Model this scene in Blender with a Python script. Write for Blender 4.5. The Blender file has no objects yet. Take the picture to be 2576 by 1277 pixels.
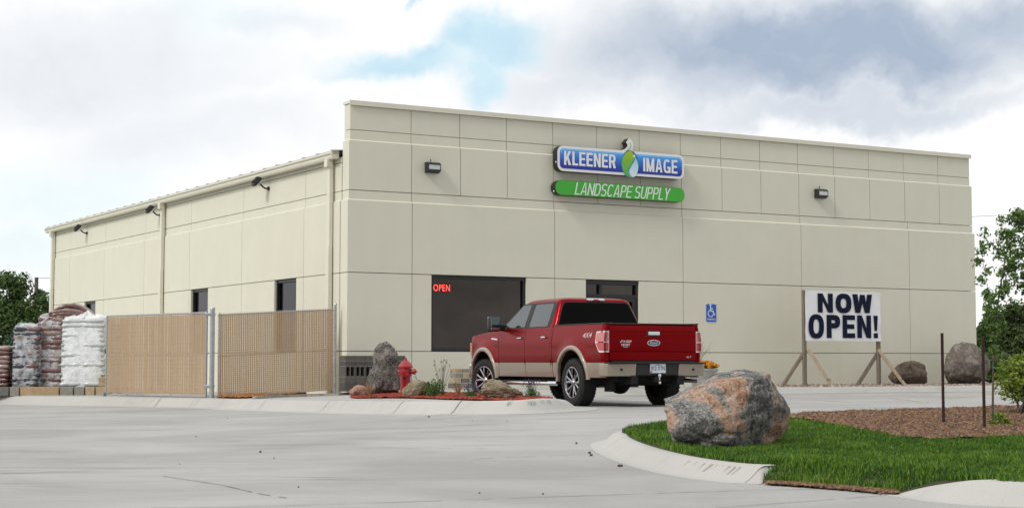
import bpy, bmesh, math, random
import numpy as np
from mathutils import Vector, Matrix, noise
from mathutils.geometry import delaunay_2d_cdt
random.seed(7)
R = math.radians
SC = bpy.context.scene
COL = SC.collection

# ------------------------------------------------------------------ camera
FPX = 4130.0
TILT = math.atan(273.5 / FPX)
ct, st = math.cos(TILT), math.sin(TILT)
cam_d = bpy.data.cameras.new('camera')
cam_d.sensor_width = 36.0
cam_d.lens = 36.0 * FPX / 2576.0
cam_d.clip_start = 0.1
cam_d.clip_end = 9000
cam = bpy.data.objects.new('camera', cam_d)
COL.objects.link(cam)
cam.location = (0, 0, 0)
cam.rotation_euler = (R(90) + TILT, 0, 0)
SC.camera = cam

def ray(u, v):
    X = (u - 1288.0) / FPX
    Z = (638.5 - v) / FPX
    return Vector((X, ct - Z * st, st + Z * ct))

# ------------------------------------------------------------------ view
SC.view_settings.view_transform = 'Standard'
SC.view_settings.look = 'None'
SC.view_settings.exposure = 0.08
SC.view_settings.gamma = 1.0

# ------------------------------------------------------------------ world
SUN_EL, SUN_AZ = 42.0, 226.0       # azimuth clockwise from +Y: from the left, a little behind the camera
W = bpy.data.worlds.new('World')
SC.world = W
W.use_nodes = True
nt = W.node_tree
for n in list(nt.nodes):
    nt.nodes.remove(n)
def wn(t, **k):
    n = nt.nodes.new(t)
    for a, b in k.items():
        setattr(n, a, b)
    return n
wl = nt.links.new
out = wn('ShaderNodeOutputWorld')
sky = wn('ShaderNodeTexSky', sky_type='NISHITA')
sky.sun_disc = False
sky.sun_elevation = R(SUN_EL)
sky.sun_rotation = R(SUN_AZ)
sky.air_density = 1.0
sky.dust_density = 1.5
bg1 = wn('ShaderNodeBackground'); bg1.inputs[1].default_value = 0.15
wl(sky.outputs[0], bg1.inputs[0])
tc = wn('ShaderNodeTexCoord')
# distorted direction
nz = wn('ShaderNodeTexNoise'); nz.inputs['Scale'].default_value = 7.0; nz.inputs['Detail'].default_value = 6; nz.inputs['Roughness'].default_value = .6
wl(tc.outputs['Generated'], nz.inputs['Vector'])
sub = wn('ShaderNodeVectorMath', operation='SUBTRACT'); sub.inputs[1].default_value = (.5, .5, .5)
wl(nz.outputs['Color'], sub.inputs[0])
scl = wn('ShaderNodeVectorMath', operation='SCALE'); scl.inputs['Scale'].default_value = 0.11
wl(sub.outputs[0], scl.inputs[0])
dd = wn('ShaderNodeVectorMath', operation='ADD')
wl(tc.outputs['Generated'], dd.inputs[0]); wl(scl.outputs[0], dd.inputs[1])
def blob(u, v, ru, rv, soft=.35, amp=1.0):
    c = ray(u, v).normalized()
    s = wn('ShaderNodeVectorMath', operation='SUBTRACT'); s.inputs[1].default_value = c
    wl(dd.outputs[0], s.inputs[0])
    m = wn('ShaderNodeVectorMath', operation='MULTIPLY')
    m.inputs[1].default_value = (FPX / ru, 1.0, FPX / rv)
    wl(s.outputs[0], m.inputs[0])
    l = wn('ShaderNodeVectorMath', operation='LENGTH'); wl(m.outputs[0], l.inputs[0])
    r_ = wn('ShaderNodeMapRange', interpolation_type='SMOOTHSTEP')
    r_.inputs['From Min'].default_value = 1.0 + soft; r_.inputs['From Max'].default_value = 1.0 - soft
    r_.inputs['To Min'].default_value = 0; r_.inputs['To Max'].default_value = amp
    wl(l.outputs['Value'], r_.inputs['Value'])
    return r_.outputs[0]
def vmax(socks):
    a = socks[0]
    for b in socks[1:]:
        m = wn('ShaderNodeMath', operation='MAXIMUM'); wl(a, m.inputs[0]); wl(b, m.inputs[1]); a = m.outputs[0]
    return a
gaps = vmax([blob(1010, 195, 190, 48, .6), blob(1240, 150, 120, 60, .6), blob(1235, 235, 60, 45, .6, .9), blob(1110, 8, 90, 14, .6), blob(880, 215, 100, 25, .6, .6),
             blob(180, 470, 260, 70, .9, .35), blob(60, 560, 150, 60, .9, .35), blob(560, 20, 180, 70, .8, .2)])
greys = vmax([blob(2080, 150, 560, 120, .7, 1.0), blob(2480, 90, 300, 100, .7, .85), blob(2150, 290, 420, 40, .7, .6), blob(200, 170, 420, 130, .8, .38),
              blob(480, 330, 300, 90, .9, .30), blob(1500, 250, 260, 60, .8, .35), blob(1620, 60, 180, 60, .8, .3), blob(700, 60, 140, 40, .8, .2)])
# general fine cloud variation over the whole sphere
n2 = wn('ShaderNodeTexNoise'); n2.inputs['Scale'].default_value = 3.2; n2.inputs['Detail'].default_value = 8; n2.inputs['Roughness'].default_value = .62
mp = wn('ShaderNodeMapping'); mp.inputs['Scale'].default_value = (1, 1, 2.6)
wl(dd.outputs[0], mp.inputs[0]); wl(mp.outputs[0], n2.inputs['Vector'])
rr = wn('ShaderNodeMapRange'); rr.inputs['From Min'].default_value = .38; rr.inputs['From Max'].default_value = .66
wl(n2.outputs['Fac'], rr.inputs['Value'])
n3 = wn('ShaderNodeTexNoise'); n3.inputs['Scale'].default_value = 14; n3.inputs['Detail'].default_value = 9; n3.inputs['Roughness'].default_value = .6
wl(mp.outputs[0], n3.inputs['Vector'])
# grey amount = greys*(.6+.5*n3) + .35*n2
g1 = wn('ShaderNodeMath', operation='MULTIPLY_ADD'); wl(n3.outputs['Fac'], g1.inputs[0]); g1.inputs[1].default_value = .7; g1.inputs[2].default_value = .58
g2 = wn('ShaderNodeMath', operation='MULTIPLY'); wl(greys, g2.inputs[0]); wl(g1.outputs[0], g2.inputs[1])
g3 = wn('ShaderNodeMath', operation='MULTIPLY_ADD'); wl(rr.outputs[0], g3.inputs[0]); g3.inputs[1].default_value = .10; wl(g2.outputs[0], g3.inputs[2])
g3.use_clamp = True
cmix = wn('ShaderNodeMix', data_type='RGBA')
cmix.inputs['A'].default_value = (1.02, 1.02, 1.02, 1)
cmix.inputs['B'].default_value = (.39, .47, .59, 1)
wl(g3.outputs[0], cmix.inputs['Factor'])
gt_ = wn('ShaderNodeMath', operation='MULTIPLY'); wl(gaps, gt_.inputs[0]); gt_.inputs[1].default_value = .8
cm2 = wn('ShaderNodeMix', data_type='RGBA'); wl(gt_.outputs[0], cm2.inputs['Factor']); wl(cmix.outputs['Result'], cm2.inputs['A']); cm2.inputs['B'].default_value = (.60, .86, .94, 1)
# heavy grey bank on the far side of the sky, behind the viewer
nrm_ = wn('ShaderNodeVectorMath', operation='DOT_PRODUCT'); wl(dd.outputs[0], nrm_.inputs[0]); nrm_.inputs[1].default_value = (.25, -.96, .12)
bk_ = wn('ShaderNodeMapRange', interpolation_type='SMOOTHSTEP'); bk_.inputs['From Min'].default_value = .35; bk_.inputs['From Max'].default_value = .95; bk_.inputs['To Max'].default_value = .7
wl(nrm_.outputs['Value'], bk_.inputs['Value'])
bn_ = wn('ShaderNodeMath', operation='MULTIPLY_ADD'); wl(n3.outputs['Fac'], bn_.inputs[0]); bn_.inputs[1].default_value = 2.6; bn_.inputs[2].default_value = -.35
bm_ = wn('ShaderNodeMath', operation='MULTIPLY'); wl(bk_.outputs[0], bm_.inputs[0]); wl(bn_.outputs[0], bm_.inputs[1]); bm_.use_clamp = True
cm3 = wn('ShaderNodeMix', data_type='RGBA'); wl(bm_.outputs[0], cm3.inputs['Factor']); wl(cm2.outputs['Result'], cm3.inputs['A']); cm3.inputs['B'].default_value = (.33, .33, .35, 1)
bg2 = wn('ShaderNodeBackground'); bg2.inputs[1].default_value = 1.0
wl(cm3.outputs['Result'], bg2.inputs[0])
# blue gaps soften with fine noise
gg = wn('ShaderNodeMath', operation='MULTIPLY'); wl(gaps, gg.inputs[0])
g5 = wn('ShaderNodeMapRange'); g5.inputs['From Min'].default_value = .3; g5.inputs['From Max'].default_value = .55; g5.inputs['To Min'].default_value = .12; g5.inputs['To Max'].default_value = .4
wl(n3.outputs['Fac'], g5.inputs['Value']); wl(g5.outputs[0], gg.inputs[1])
ms = wn('ShaderNodeMixShader')
wl(gg.outputs[0], ms.inputs[0]); wl(bg2.outputs[0], ms.inputs[1]); wl(bg1.outputs[0], ms.inputs[2])
wl(ms.outputs[0], out.inputs[0])

sd = bpy.data.lights.new('sun', 'SUN'); sd.energy = 1.7; sd.angle = R(13); sd.color = (1, .96, .9)
sun = bpy.data.objects.new('sun', sd); COL.objects.link(sun)
az, el = R(SUN_AZ), R(SUN_EL)
tosun = Vector((math.sin(az) * math.cos(el), math.cos(az) * math.cos(el), math.sin(el)))
sun.rotation_euler = tosun.to_track_quat('Z', 'Y').to_euler()

# ------------------------------------------------------------------ terrain functions
def S(t):
    t = max(0.0, min(1.0, t))
    return t * t * (3 - 2 * t)
def g(x, y):                       # pavement level
    return (-1.0 + .26 * S((y - 15) / 11) * S((x + 7) / 9)
            - .1 * S((-x - 3) / 9) * S((y - 28) / 10)
            - .085 * S((y - 30) / 11) * S(x / 3))
def top(x, y):                     # yard beside the building
    return -.60 - .07 * S((y - 30) / 9) - .19 * (1 - math.exp(-max(0.0, -x - 1.9) / 3))
def isl(x, y):                     # grass island
    return g(x, y) + .14
def hit(u, v, zf, y0=5.0, y1=140.0):
    r = ray(u, v)
    f = lambda Y: r.z / r.y * Y - zf(r.x / r.y * Y, Y)
    Y = y0; a = f(Y)
    while Y < y1:
        b = f(Y + .25)
        if a > 0 >= b:
            lo, hi = Y, Y + .25
            for _ in range(30):
                m = (lo + hi) / 2
                if f(m) > 0: lo = m
                else: hi = m
            return Vector((r.x / r.y * lo, lo, r.z / r.y * lo))
        a = b; Y += .25
    raise ValueError((u, v))
def P(u, v, Y):
    r = ray(u, v)
    return Vector((r.x / r.y * Y, Y, r.z / r.y * Y))

# ------------------------------------------------------------------ materials
def M(name, col, rough=.7, metal=0, var=.0, vscale=6, bump=0, bscale=60, spec=.5, coat=0, col2=None, emit=0, stretch=None, detail=6, coords='Object'):
    m = bpy.data.materials.new(name); m.use_nodes = True
    t = m.node_tree; b = t.nodes['Principled BSDF']
    b.inputs['Roughness'].default_value = rough
    b.inputs['Metallic'].default_value = metal
    b.inputs['Specular IOR Level'].default_value = spec
    if coat:
        b.inputs['Coat Weight'].default_value = coat
        b.inputs['Coat Roughness'].default_value = .04
    c = (*col, 1)
    b.inputs['Base Color'].default_value = c
    tcn = t.nodes.new('ShaderNodeTexCoord')
    vec = tcn.outputs[coords]
    if stretch:
        mpn = t.nodes.new('ShaderNodeMapping'); mpn.inputs['Scale'].default_value = stretch
        t.links.new(vec, mpn.inputs[0]); vec = mpn.outputs[0]
    if var or col2:
        nn = t.nodes.new('ShaderNodeTexNoise'); nn.inputs['Scale'].default_value = vscale; nn.inputs['Detail'].default_value = detail; nn.inputs['Roughness'].default_value = .65
        t.links.new(vec, nn.inputs['Vector'])
        mr = t.nodes.new('ShaderNodeMapRange'); mr.inputs['From Min'].default_value = .3; mr.inputs['From Max'].default_value = .7
        t.links.new(nn.outputs['Fac'], mr.inputs['Value'])
        mx = t.nodes.new('ShaderNodeMix'); mx.data_type = 'RGBA'
        if col2: A, B = c, (*col2, 1)
        else:
            A = (*[min(1, q * (1 + var)) for q in col], 1); B = (*[q * (1 - var) for q in col], 1)
        mx.inputs['A'].default_value = A; mx.inputs['B'].default_value = B
        t.links.new(mr.outputs[0], mx.inputs['Factor'])
        t.links.new(mx.outputs['Result'], b.inputs['Base Color'])
    if bump:
        nb = t.nodes.new('ShaderNodeTexNoise'); nb.inputs['Scale'].default_value = bscale; nb.inputs['Detail'].default_value = 5
        t.links.new(vec, nb.inputs['Vector'])
        bp = t.nodes.new('ShaderNodeBump'); bp.inputs['Strength'].default_value = bump; bp.inputs['Distance'].default_value = .02
        t.links.new(nb.outputs['Fac'], bp.inputs['Height']); t.links.new(bp.outputs[0], b.inputs['Normal'])
    if emit:
        b.inputs['Emission Color'].default_value = c
        b.inputs['Emission Strength'].default_value = emit
    return m

def add_streaks(m, amt=.06):
    t = m.node_tree; b = t.nodes['Principled BSDF']; src = b.inputs['Base Color'].links[0].from_socket; L = t.links.new
    tcn = t.nodes.new('ShaderNodeTexCoord'); mp_ = t.nodes.new('ShaderNodeMapping'); mp_.inputs['Scale'].default_value = (3.5, 3.5, .22); L(tcn.outputs['Object'], mp_.inputs[0])
    n = t.nodes.new('ShaderNodeTexNoise'); n.inputs['Scale'].default_value = 1.0; n.inputs['Detail'].default_value = 6; L(mp_.outputs[0], n.inputs['Vector'])
    r = t.nodes.new('ShaderNodeMapRange'); r.inputs['From Min'].default_value = .4; r.inputs['From Max'].default_value = .75; r.inputs['To Min'].default_value = 1; r.inputs['To Max'].default_value = 1 - amt * 2; L(n.outputs['Fac'], r.inputs['Value'])
    x = t.nodes.new('ShaderNodeVectorMath'); x.operation = 'SCALE'; L(src, x.inputs[0]); L(r.outputs[0], x.inputs['Scale']); L(x.outputs[0], b.inputs['Base Color'])

def leaf_mat(name, a, b_, scale=1.5):
    m = bpy.data.materials.new(name); m.use_nodes = True
    t = m.node_tree; b = t.nodes['Principled BSDF']
    b.inputs['Roughness'].default_value = .6
    geo = t.nodes.new('ShaderNodeNewGeometry')
    mx = t.nodes.new('ShaderNodeMix'); mx.data_type = 'RGBA'
    mx.inputs['A'].default_value = (*a, 1); mx.inputs['B'].default_value = (*b_, 1)
    t.links.new(geo.outputs['Random Per Island'], mx.inputs['Factor'])
    t.links.new(mx.outputs['Result'], b.inputs['Base Color'])
    tr = t.nodes.new('ShaderNodeBsdfTranslucent'); t.links.new(mx.outputs['Result'], tr.inputs[0])
    ms = t.nodes.new('ShaderNodeMixShader'); ms.inputs[0].default_value = .3
    o = t.nodes['Material Output']
    t.links.new(b.outputs[0], ms.inputs[1]); t.links.new(tr.outputs[0], ms.inputs[2]); t.links.new(ms.outputs[0], o.inputs[0])
    return m

def glass_mat(name, tint, ior=1.5, gl=(1, 1, 1)):
    m = bpy.data.materials.new(name); m.use_nodes = True
    t = m.node_tree; t.nodes.remove(t.nodes['Principled BSDF'])
    fr = t.nodes.new('ShaderNodeFresnel'); fr.inputs[0].default_value = ior
    a = t.nodes.new('ShaderNodeBsdfTransparent'); a.inputs[0].default_value = (*tint, 1)
    b = t.nodes.new('ShaderNodeBsdfGlossy'); b.inputs['Roughness'].default_value = .01; b.inputs['Color'].default_value = (*gl, 1)
    ms = t.nodes.new('ShaderNodeMixShader')
    t.links.new(fr.outputs[0], ms.inputs[0]); t.links.new(a.outputs[0], ms.inputs[1]); t.links.new(b.outputs[0], ms.inputs[2])
    t.links.new(ms.outputs[0], t.nodes['Material Output'].inputs[0])
    return m

def ground_mat(name, base, light, dark):
    """broom-finished concrete: broad patches, long tyre streaks, fine grain, small stains"""
    m = bpy.data.materials.new(name); m.use_nodes = True
    t = m.node_tree; b = t.nodes['Principled BSDF']; b.inputs['Roughness'].default_value = .85
    L = t.links.new
    tcn = t.nodes.new('ShaderNodeTexCoord')
    def noi(scale, detail, st=None, rot=0, dist=0):
        v = tcn.outputs['Object']
        if st:
            mm = t.nodes.new('ShaderNodeMapping'); mm.inputs['Scale'].default_value = st; mm.inputs['Rotation'].default_value = (0, 0, rot)
            L(v, mm.inputs[0]); v = mm.outputs[0]
        n = t.nodes.new('ShaderNodeTexNoise'); n.inputs['Scale'].default_value = scale; n.inputs['Detail'].default_value = detail; n.inputs['Roughness'].default_value = .6
        n.inputs['Distortion'].default_value = dist
        L(v, n.inputs['Vector']); return n.outputs['Fac']
    def mr(s, a, c, lo=0, hi=1):
        n = t.nodes.new('ShaderNodeMapRange'); n.inputs['From Min'].default_value = a; n.inputs['From Max'].default_value = c
        n.inputs['To Min'].default_value = lo; n.inputs['To Max'].default_value = hi; L(s, n.inputs['Value']); return n.outputs[0]
    def mix(f, A, B):
        n = t.nodes.new('ShaderNodeMix'); n.data_type = 'RGBA'; L(f, n.inputs['Factor'])
        for key, val in (('A', A), ('B', B)):
            if isinstance(val, tuple): n.inputs[key].default_value = (*val, 1)
            else: L(val, n.inputs[key])
        return n.outputs['Result']
    c = mix(mr(noi(.35, 5, None, 0, .6), .35, .65), base, light)
    c = mix(mr(noi(1.2, 6, (.25, 1.6, 1), R(12), .8), .55, .72, 0, .55), c, dark)
    c = mix(mr(noi(1.0, 6, (.2, 2.2, 1), R(-28), .5), .56, .75, 0, .5), c, light)
    c = mix(mr(noi(9, 6), .62, .72, 0, .35), c, dark)
    c = mix(mr(noi(60, 3), .3, .7, 0, .22), c, dark)
    L(c, b.inputs['Base Color'])
    bp = t.nodes.new('ShaderNodeBump'); bp.inputs['Strength'].default_value = .25; bp.inputs['Distance'].default_value = .01
    L(noi(120, 4), bp.inputs['Height']); L(bp.outputs[0], b.inputs['Normal'])
    return m

# ------------------------------------------------------------------ mesh builder
class MB:
    def __init__(s):
        s.v = []; s.f = []; s.m = []
    def add(s, vs, fs, mi=0):
        o = len(s.v)
        s.v += [tuple(q) for q in vs]
        s.f += [tuple(i + o for i in f) for f in fs]
        s.m += [mi] * len(fs)
        return s
    def box(s, c, d, mi=0, rot=None, bev=0):
        hx, hy, hz = d[0] / 2, d[1] / 2, d[2] / 2
        if bev:
            bm = bmesh.new(); bmesh.ops.create_cube(bm, size=1)
            for q in bm.verts: q.co = Vector((q.co.x * d[0], q.co.y * d[1], q.co.z * d[2]))
            bmesh.ops.bevel(bm, geom=bm.edges[:], offset=bev, segments=2, affect='EDGES', profile=.5)
            vs = [q.co.copy() for q in bm.verts]; fs = [[q.index for q in f.verts] for f in bm.faces]; bm.free()
        else:
            vs = [Vector((a * hx, b * hy, e * hz)) for a in (-1, 1) for b in (-1, 1) for e in (-1, 1)]
            fs = [(0, 1, 3, 2), (4, 6, 7, 5), (0, 4, 5, 1), (2, 3, 7, 6), (0, 2, 6, 4), (1, 5, 7, 3)]
        if rot is not None: vs = [rot @ q for q in vs]
        c = Vector(c)
        return s.add([q + c for q in vs], fs, mi)
    def bar(s, a, b, w, h=None, mi=0, bev=0):
        a, b = Vector(a), Vector(b); d = b - a
        q = d.to_track_quat('Y', 'Z').to_matrix()
        return s.box((a + b) / 2, (w, d.length, h or w), mi, q, bev)
    def tube(s, pts, r, n=8, mi=0, cap=True):
        pts = [Vector(p) for p in pts]
        rs = r if hasattr(r, '__len__') else [r] * len(pts)
        vs = []; fs = []
        up = None
        for i, p in enumerate(pts):
            d = (pts[min(i + 1, len(pts) - 1)] - pts[max(i - 1, 0)]).normalized()
            if up is None:
                up = Vector((0, 0, 1)) if abs(d.z) < .9 else Vector((1, 0, 0))
            a = d.cross(up).normalized(); up2 = a.cross(d).normalized(); up = up2
            for k in range(n):
                t = 2 * math.pi * k / n
                vs.append(p + (a * math.cos(t) + up2 * math.sin(t)) * rs[i])
        for i in range(len(pts) - 1):
            for k in range(n):
                fs.append((i * n + k, i * n + (k + 1) % n, (i + 1) * n + (k + 1) % n, (i + 1) * n + k))
        if cap:
            fs.append(tuple(range(n))[::-1]); fs.append(tuple((len(pts) - 1) * n + k for k in range(n)))
        return s.add(vs, fs, mi)
    def lathe(s, prof, n=20, c=(0, 0, 0), axis='Z', mi=0, cap=True):
        vs = []; fs = []; c = Vector(c)
        for (r, h) in prof:
            for k in range(n):
                t = 2 * math.pi * k / n
                a, b = r * math.cos(t), r * math.sin(t)
                vs.append(c + (Vector((a, b, h)) if axis == 'Z' else Vector((h, a, b)) if axis == 'X' else Vector((a, h, b))))
        for i in range(len(prof) - 1):
            for k in range(n):
                fs.append((i * n + k, i * n + (k + 1) % n, (i + 1) * n + (k + 1) % n, (i + 1) * n + k))
        if cap:
            fs.append(tuple(range(n))[::-1]); fs.append(tuple((len(prof) - 1) * n + k for k in range(n)))
        return s.add(vs, fs, mi)
    def prism(s, poly, f3, a, b, mi=0, mi_side=None):
        """poly: 2D list; f3(p, h) -> 3D; extruded from h=a to h=b"""
        n = len(poly)
        vs = [f3(p, a) for p in poly] + [f3(p, b) for p in poly]
        s.add(vs, [tuple(range(n))[::-1], tuple(range(n, 2 * n))], mi)
        o = len(s.v) - 2 * n
        for i in range(n):
            j = (i + 1) % n
            s.f.append((o + i, o + j, o + n + j, o + n + i)); s.m.append(mi if mi_side is None else mi_side)
        return s
    def grid(s, rows, mi=0, close=False):
        nr, nc = len(rows), len(rows[0])
        fs = []
        for i in range(nr - 1):
            for j in range(nc - 1 + (1 if close else 0)):
                k = (j + 1) % nc
                fs.append((i * nc + j, i * nc + k, (i + 1) * nc + k, (i + 1) * nc + j))
        return s.add([p for r_ in rows for p in r_], fs, mi)
    def build(s, name, mats, parent=None, smooth=False, fix=True, loc=None, merge=0):
        me = bpy.data.meshes.new(name)
        if not isinstance(mats, (list, tuple)): mats = [mats]
        vs = s.v
        if loc is not None:
            vs = [(a - loc[0], b - loc[1], c - loc[2]) for a, b, c in vs]
        me.from_pydata([tuple(q) for q in vs], [], s.f)
        for m in mats: me.materials.append(m)
        if len(mats) > 1: me.polygons.foreach_set('material_index', s.m)
        if fix or merge:
            bm = bmesh.new(); bm.from_mesh(me)
            if merge: bmesh.ops.remove_doubles(bm, verts=bm.verts, dist=merge)
            if fix: bmesh.ops.recalc_face_normals(bm, faces=bm.faces)
            bm.to_mesh(me); bm.free()
        if smooth:
            me.polygons.foreach_set('use_smooth', [True] * len(me.polygons))
            me.set_sharp_from_angle(angle=R(38 if smooth is True else smooth))
        me.update()
        o = bpy.data.objects.new(name, me); COL.objects.link(o)
        if loc is not None: o.location = loc
        if parent is not None: o.parent = parent
        return o

def tag(o, label=None, cat=None, group=None, kind=None):
    if label: o['label'] = label
    if cat: o['category'] = cat
    if group: o['group'] = group
    if kind: o['kind'] = kind
    return o
def thing(name, label, cat, loc=(0, 0, 0), rz=0, group=None):
    o = bpy.data.objects.new(name, None); COL.objects.link(o)
    o.location = loc; o.rotation_euler = (0, 0, rz); o.empty_display_size = .1
    return tag(o, label, cat, group)
def copy_tree(o, parent=None):
    c = o.copy(); COL.objects.link(c); c.parent = parent
    for ch in list(o.children): copy_tree(ch, c)
    return c

_tm = {}
def text_polys(body, shear=0, offset=0, spacing=1.0):
    """glyph outlines of Blender's built-in font as a flat mesh, normalised to width/height 1"""
    k = (body, shear, offset, spacing)
    if k in _tm: return _tm[k]
    cu = bpy.data.curves.new('lettering', 'FONT'); cu.body = body; cu.size = 1; cu.shear = shear; cu.offset = offset
    cu.space_character = spacing; cu.resolution_u = 4; cu.fill_mode = 'FRONT'
    ob = bpy.data.objects.new('lettering', cu); COL.objects.link(ob)
    dg = bpy.context.evaluated_depsgraph_get(); dg.update()
    me = bpy.data.meshes.new_from_object(ob.evaluated_get(dg))
    vs = [q.co.copy() for q in me.vertices]; fs = [tuple(p.vertices) for p in me.polygons]
    bpy.data.objects.remove(ob); bpy.data.curves.remove(cu); bpy.data.meshes.remove(me)
    x0 = min(q.x for q in vs); x1 = max(q.x for q in vs); y0 = min(q.y for q in vs); y1 = max(q.y for q in vs)
    r_ = ([((q.x - x0) / (x1 - x0), (q.y - y0) / (y1 - y0)) for q in vs], fs)
    _tm[k] = r_
    return r_
def put_text(mb, body, f3, x0, x1, z0, z1, mi=0, shear=0, offset=0, spacing=1.0):
    """f3(a, b) -> 3D point"""
    vs, fs = text_polys(body, shear, offset, spacing)
    mb.add([f3(x0 + (x1 - x0) * a, z0 + (z1 - z0) * b) for a, b in vs], fs, mi)

def cr(pts, n=8):
    """Catmull-Rom resample of a list of Vectors"""
    pts = [Vector(p) for p in pts]
    o = []
    for i in range(len(pts) - 1):
        p0 = pts[max(i - 1, 0)]; p1 = pts[i]; p2 = pts[i + 1]; p3 = pts[min(i + 2, len(pts) - 1)]
        for k in range(n):
            t = k / n
            o.append(.5 * ((2 * p1) + (p2 - p0) * t + (2 * p0 - 5 * p1 + 4 * p2 - p3) * t * t + (3 * p1 - p0 - 3 * p2 + p3) * t ** 3))
    o.append(pts[-1])
    return o

def inpoly_np(px, py, poly):
    inside = np.zeros(len(px), bool)
    n = len(poly); j = n - 1
    for i in range(n):
        xi, yi = poly[i]; xj, yj = poly[j]
        c = ((yi > py) != (yj > py)) & (px < (xj - xi) * (py - yi) / ((yj - yi) + 1e-12) + xi)
        inside ^= c; j = i
    return inside

def sheet(name, poly, zf, mat, step=.5, jitter=0.0, kind='structure', dz=0.0):
    poly = [(p[0], p[1]) for p in poly]
    xs = [p[0] for p in poly]; ys = [p[1] for p in poly]
    gx, gy = np.meshgrid(np.arange(min(xs), max(xs), step), np.arange(min(ys), max(ys), step))
    gx = gx.ravel() + np.random.RandomState(1).uniform(-.1, .1, gx.size) * step; gy = gy.ravel()
    ins = inpoly_np(gx, gy, poly)
    pts = [Vector(p) for p in poly] + [Vector((a, b)) for a, b in zip(gx[ins], gy[ins])]
    n = len(poly)
    vo, eo, fo, *_ = delaunay_2d_cdt(pts, [(i, (i + 1) % n) for i in range(n)], [], 1, 1e-5)
    vs = []
    for k, p in enumerate(vo):
        z = zf(p.x, p.y) + dz
        if jitter: z += jitter * noise.noise(Vector((p.x * 3, p.y * 3, 0)))
        vs.append((p.x, p.y, z))
    me = bpy.data.meshes.new(name); me.from_pydata(vs, [], [tuple(f) for f in fo])
    bm = bmesh.new(); bm.from_mesh(me); bmesh.ops.recalc_face_normals(bm, faces=bm.faces)
    bm.normal_update()
    if sum(f.normal.z for f in bm.faces) < 0:
        for f in bm.faces: f.normal_flip()
    bm.to_mesh(me); bm.free()
    me.polygons.foreach_set('use_smooth', [True] * len(me.polygons))
    me.materials.append(mat)
    o = bpy.data.objects.new(name, me); COL.objects.link(o)
    if kind: o['kind'] = kind
    return o

def skirt(o, depth=.3):
    bm = bmesh.new(); bm.from_mesh(o.data)
    r_ = bmesh.ops.extrude_edge_only(bm, edges=[e for e in bm.edges if e.is_boundary])
    for q in r_['geom']:
        if isinstance(q, bmesh.types.BMVert): q.co.z -= depth
    bm.to_mesh(o.data); bm.free()
    return o

def kerb(name, base, topl, mat, back=.14, pan=.35, n=8, kind='structure', endtaper=False):
    """rolled kerb swept between two lines: base (flow line) and topl (upper arris)"""
    B = cr(base, n); T = cr(topl, n)
    prof = [(0, 0), (.25, .18), (.5, .52), (.72, .82), (.88, .96), (1, 1)]
    rows = []
    for b, t in zip(B, T):
        d = Vector((t.x - b.x, t.y - b.y, 0)).normalized()
        r_ = []
        if pan: 
            q = b - d * pan; q.z = g(q.x, q.y) - .03; r_.append(q)
            q = q.copy(); q.z += .036; r_.append(q)
        b2 = b.copy(); b2.z += .004
        for a, h in prof:
            r_.append(Vector((b2.x + (t.x - b2.x) * a, b2.y + (t.y - b2.y) * a, b2.z + (t.z - b2.z) * h)))
        q = t + d * back; r_.append(q)
        q2 = q.copy(); q2.z -= .25; r_.append(q2)
        rows.append(r_)
    mb = MB().grid(rows)
    for r_ in (rows[0], rows[-1]):
        mb.add(r_ + [Vector((r_[1 if pan else 0].x, r_[1 if pan else 0].y, r_[-1].z))], [tuple(range(len(r_) + 1))])
    o = mb.build(name, mat, smooth=50)
    if kind: o['kind'] = kind
    return o
# ------------------------------------------------------------------ building frame of reference
YC = 40.5
AB = math.atan2(1.0022, 1.7085)
CORNER = P(877, 912, YC); CORNER.z = 0
RB = Matrix.Rotation(AB, 3, 'Z'); RBi = RB.inverted()
def L2W(x, y, z): return CORNER + RB @ Vector((x, y, z))
def fw(u, v, off=0.0):             # pixel -> facade-local point on the plane y = -off
    o = RBi @ (-CORNER); d = RBi @ ray(u, v)
    k = (-off - o.y) / d.y
    return o + d * k
def sw(u, v, off=0.0):             # pixel -> point on the side wall plane x = -off
    o = RBi @ (-CORNER); d = RBi @ ray(u, v)
    k = (-off - o.x) / d.x
    return o + d * k

# ------------------------------------------------------------------ ground
m_field = M('meadow', (.07, .1, .03), .9, var=.35, vscale=.3, bump=.4, bscale=8)
m_conc = ground_mat('pavement_concrete', (.300, .298, .291), (.42, .415, .40), (.185, .184, .180))
m_kerb = ground_mat('kerb_concrete', (.42, .415, .39), (.48, .472, .445), (.31, .305, .285))
m_walk = ground_mat('walk_concrete', (.37, .365, .35), (.42, .415, .40), (.29, .29, .28))
def axis(lo, hi, step, far):
    a = list(np.arange(lo, hi + .01, step))
    return [-q for q in far[::-1]] + a + far
ax = [-4000, -1500, -600, -250, -120, -80] + list(np.arange(-60, 80.1, 1.0)) + [100, 150, 300, 700, 1600, 4000]
ay = [-4000, -1500, -600, -200, -80] + list(np.arange(-30, 90.1, 1.0)) + [110, 150, 250, 500, 1200, 5000]
MB().grid([[(x, y, g(x, y) - .05) for x in ax] for y in ay]).build('ground', m_field, smooth=True)['kind'] = 'structure'
px_ = list(np.arange(-45, 60.1, .5)); py_ = list(np.arange(-25, 72.1, .5))
o = MB().grid([[(x, y, g(x, y)) for x in px_] for y in py_]).build('pavement', m_conc, smooth=True)
o['kind'] = 'structure'

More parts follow.
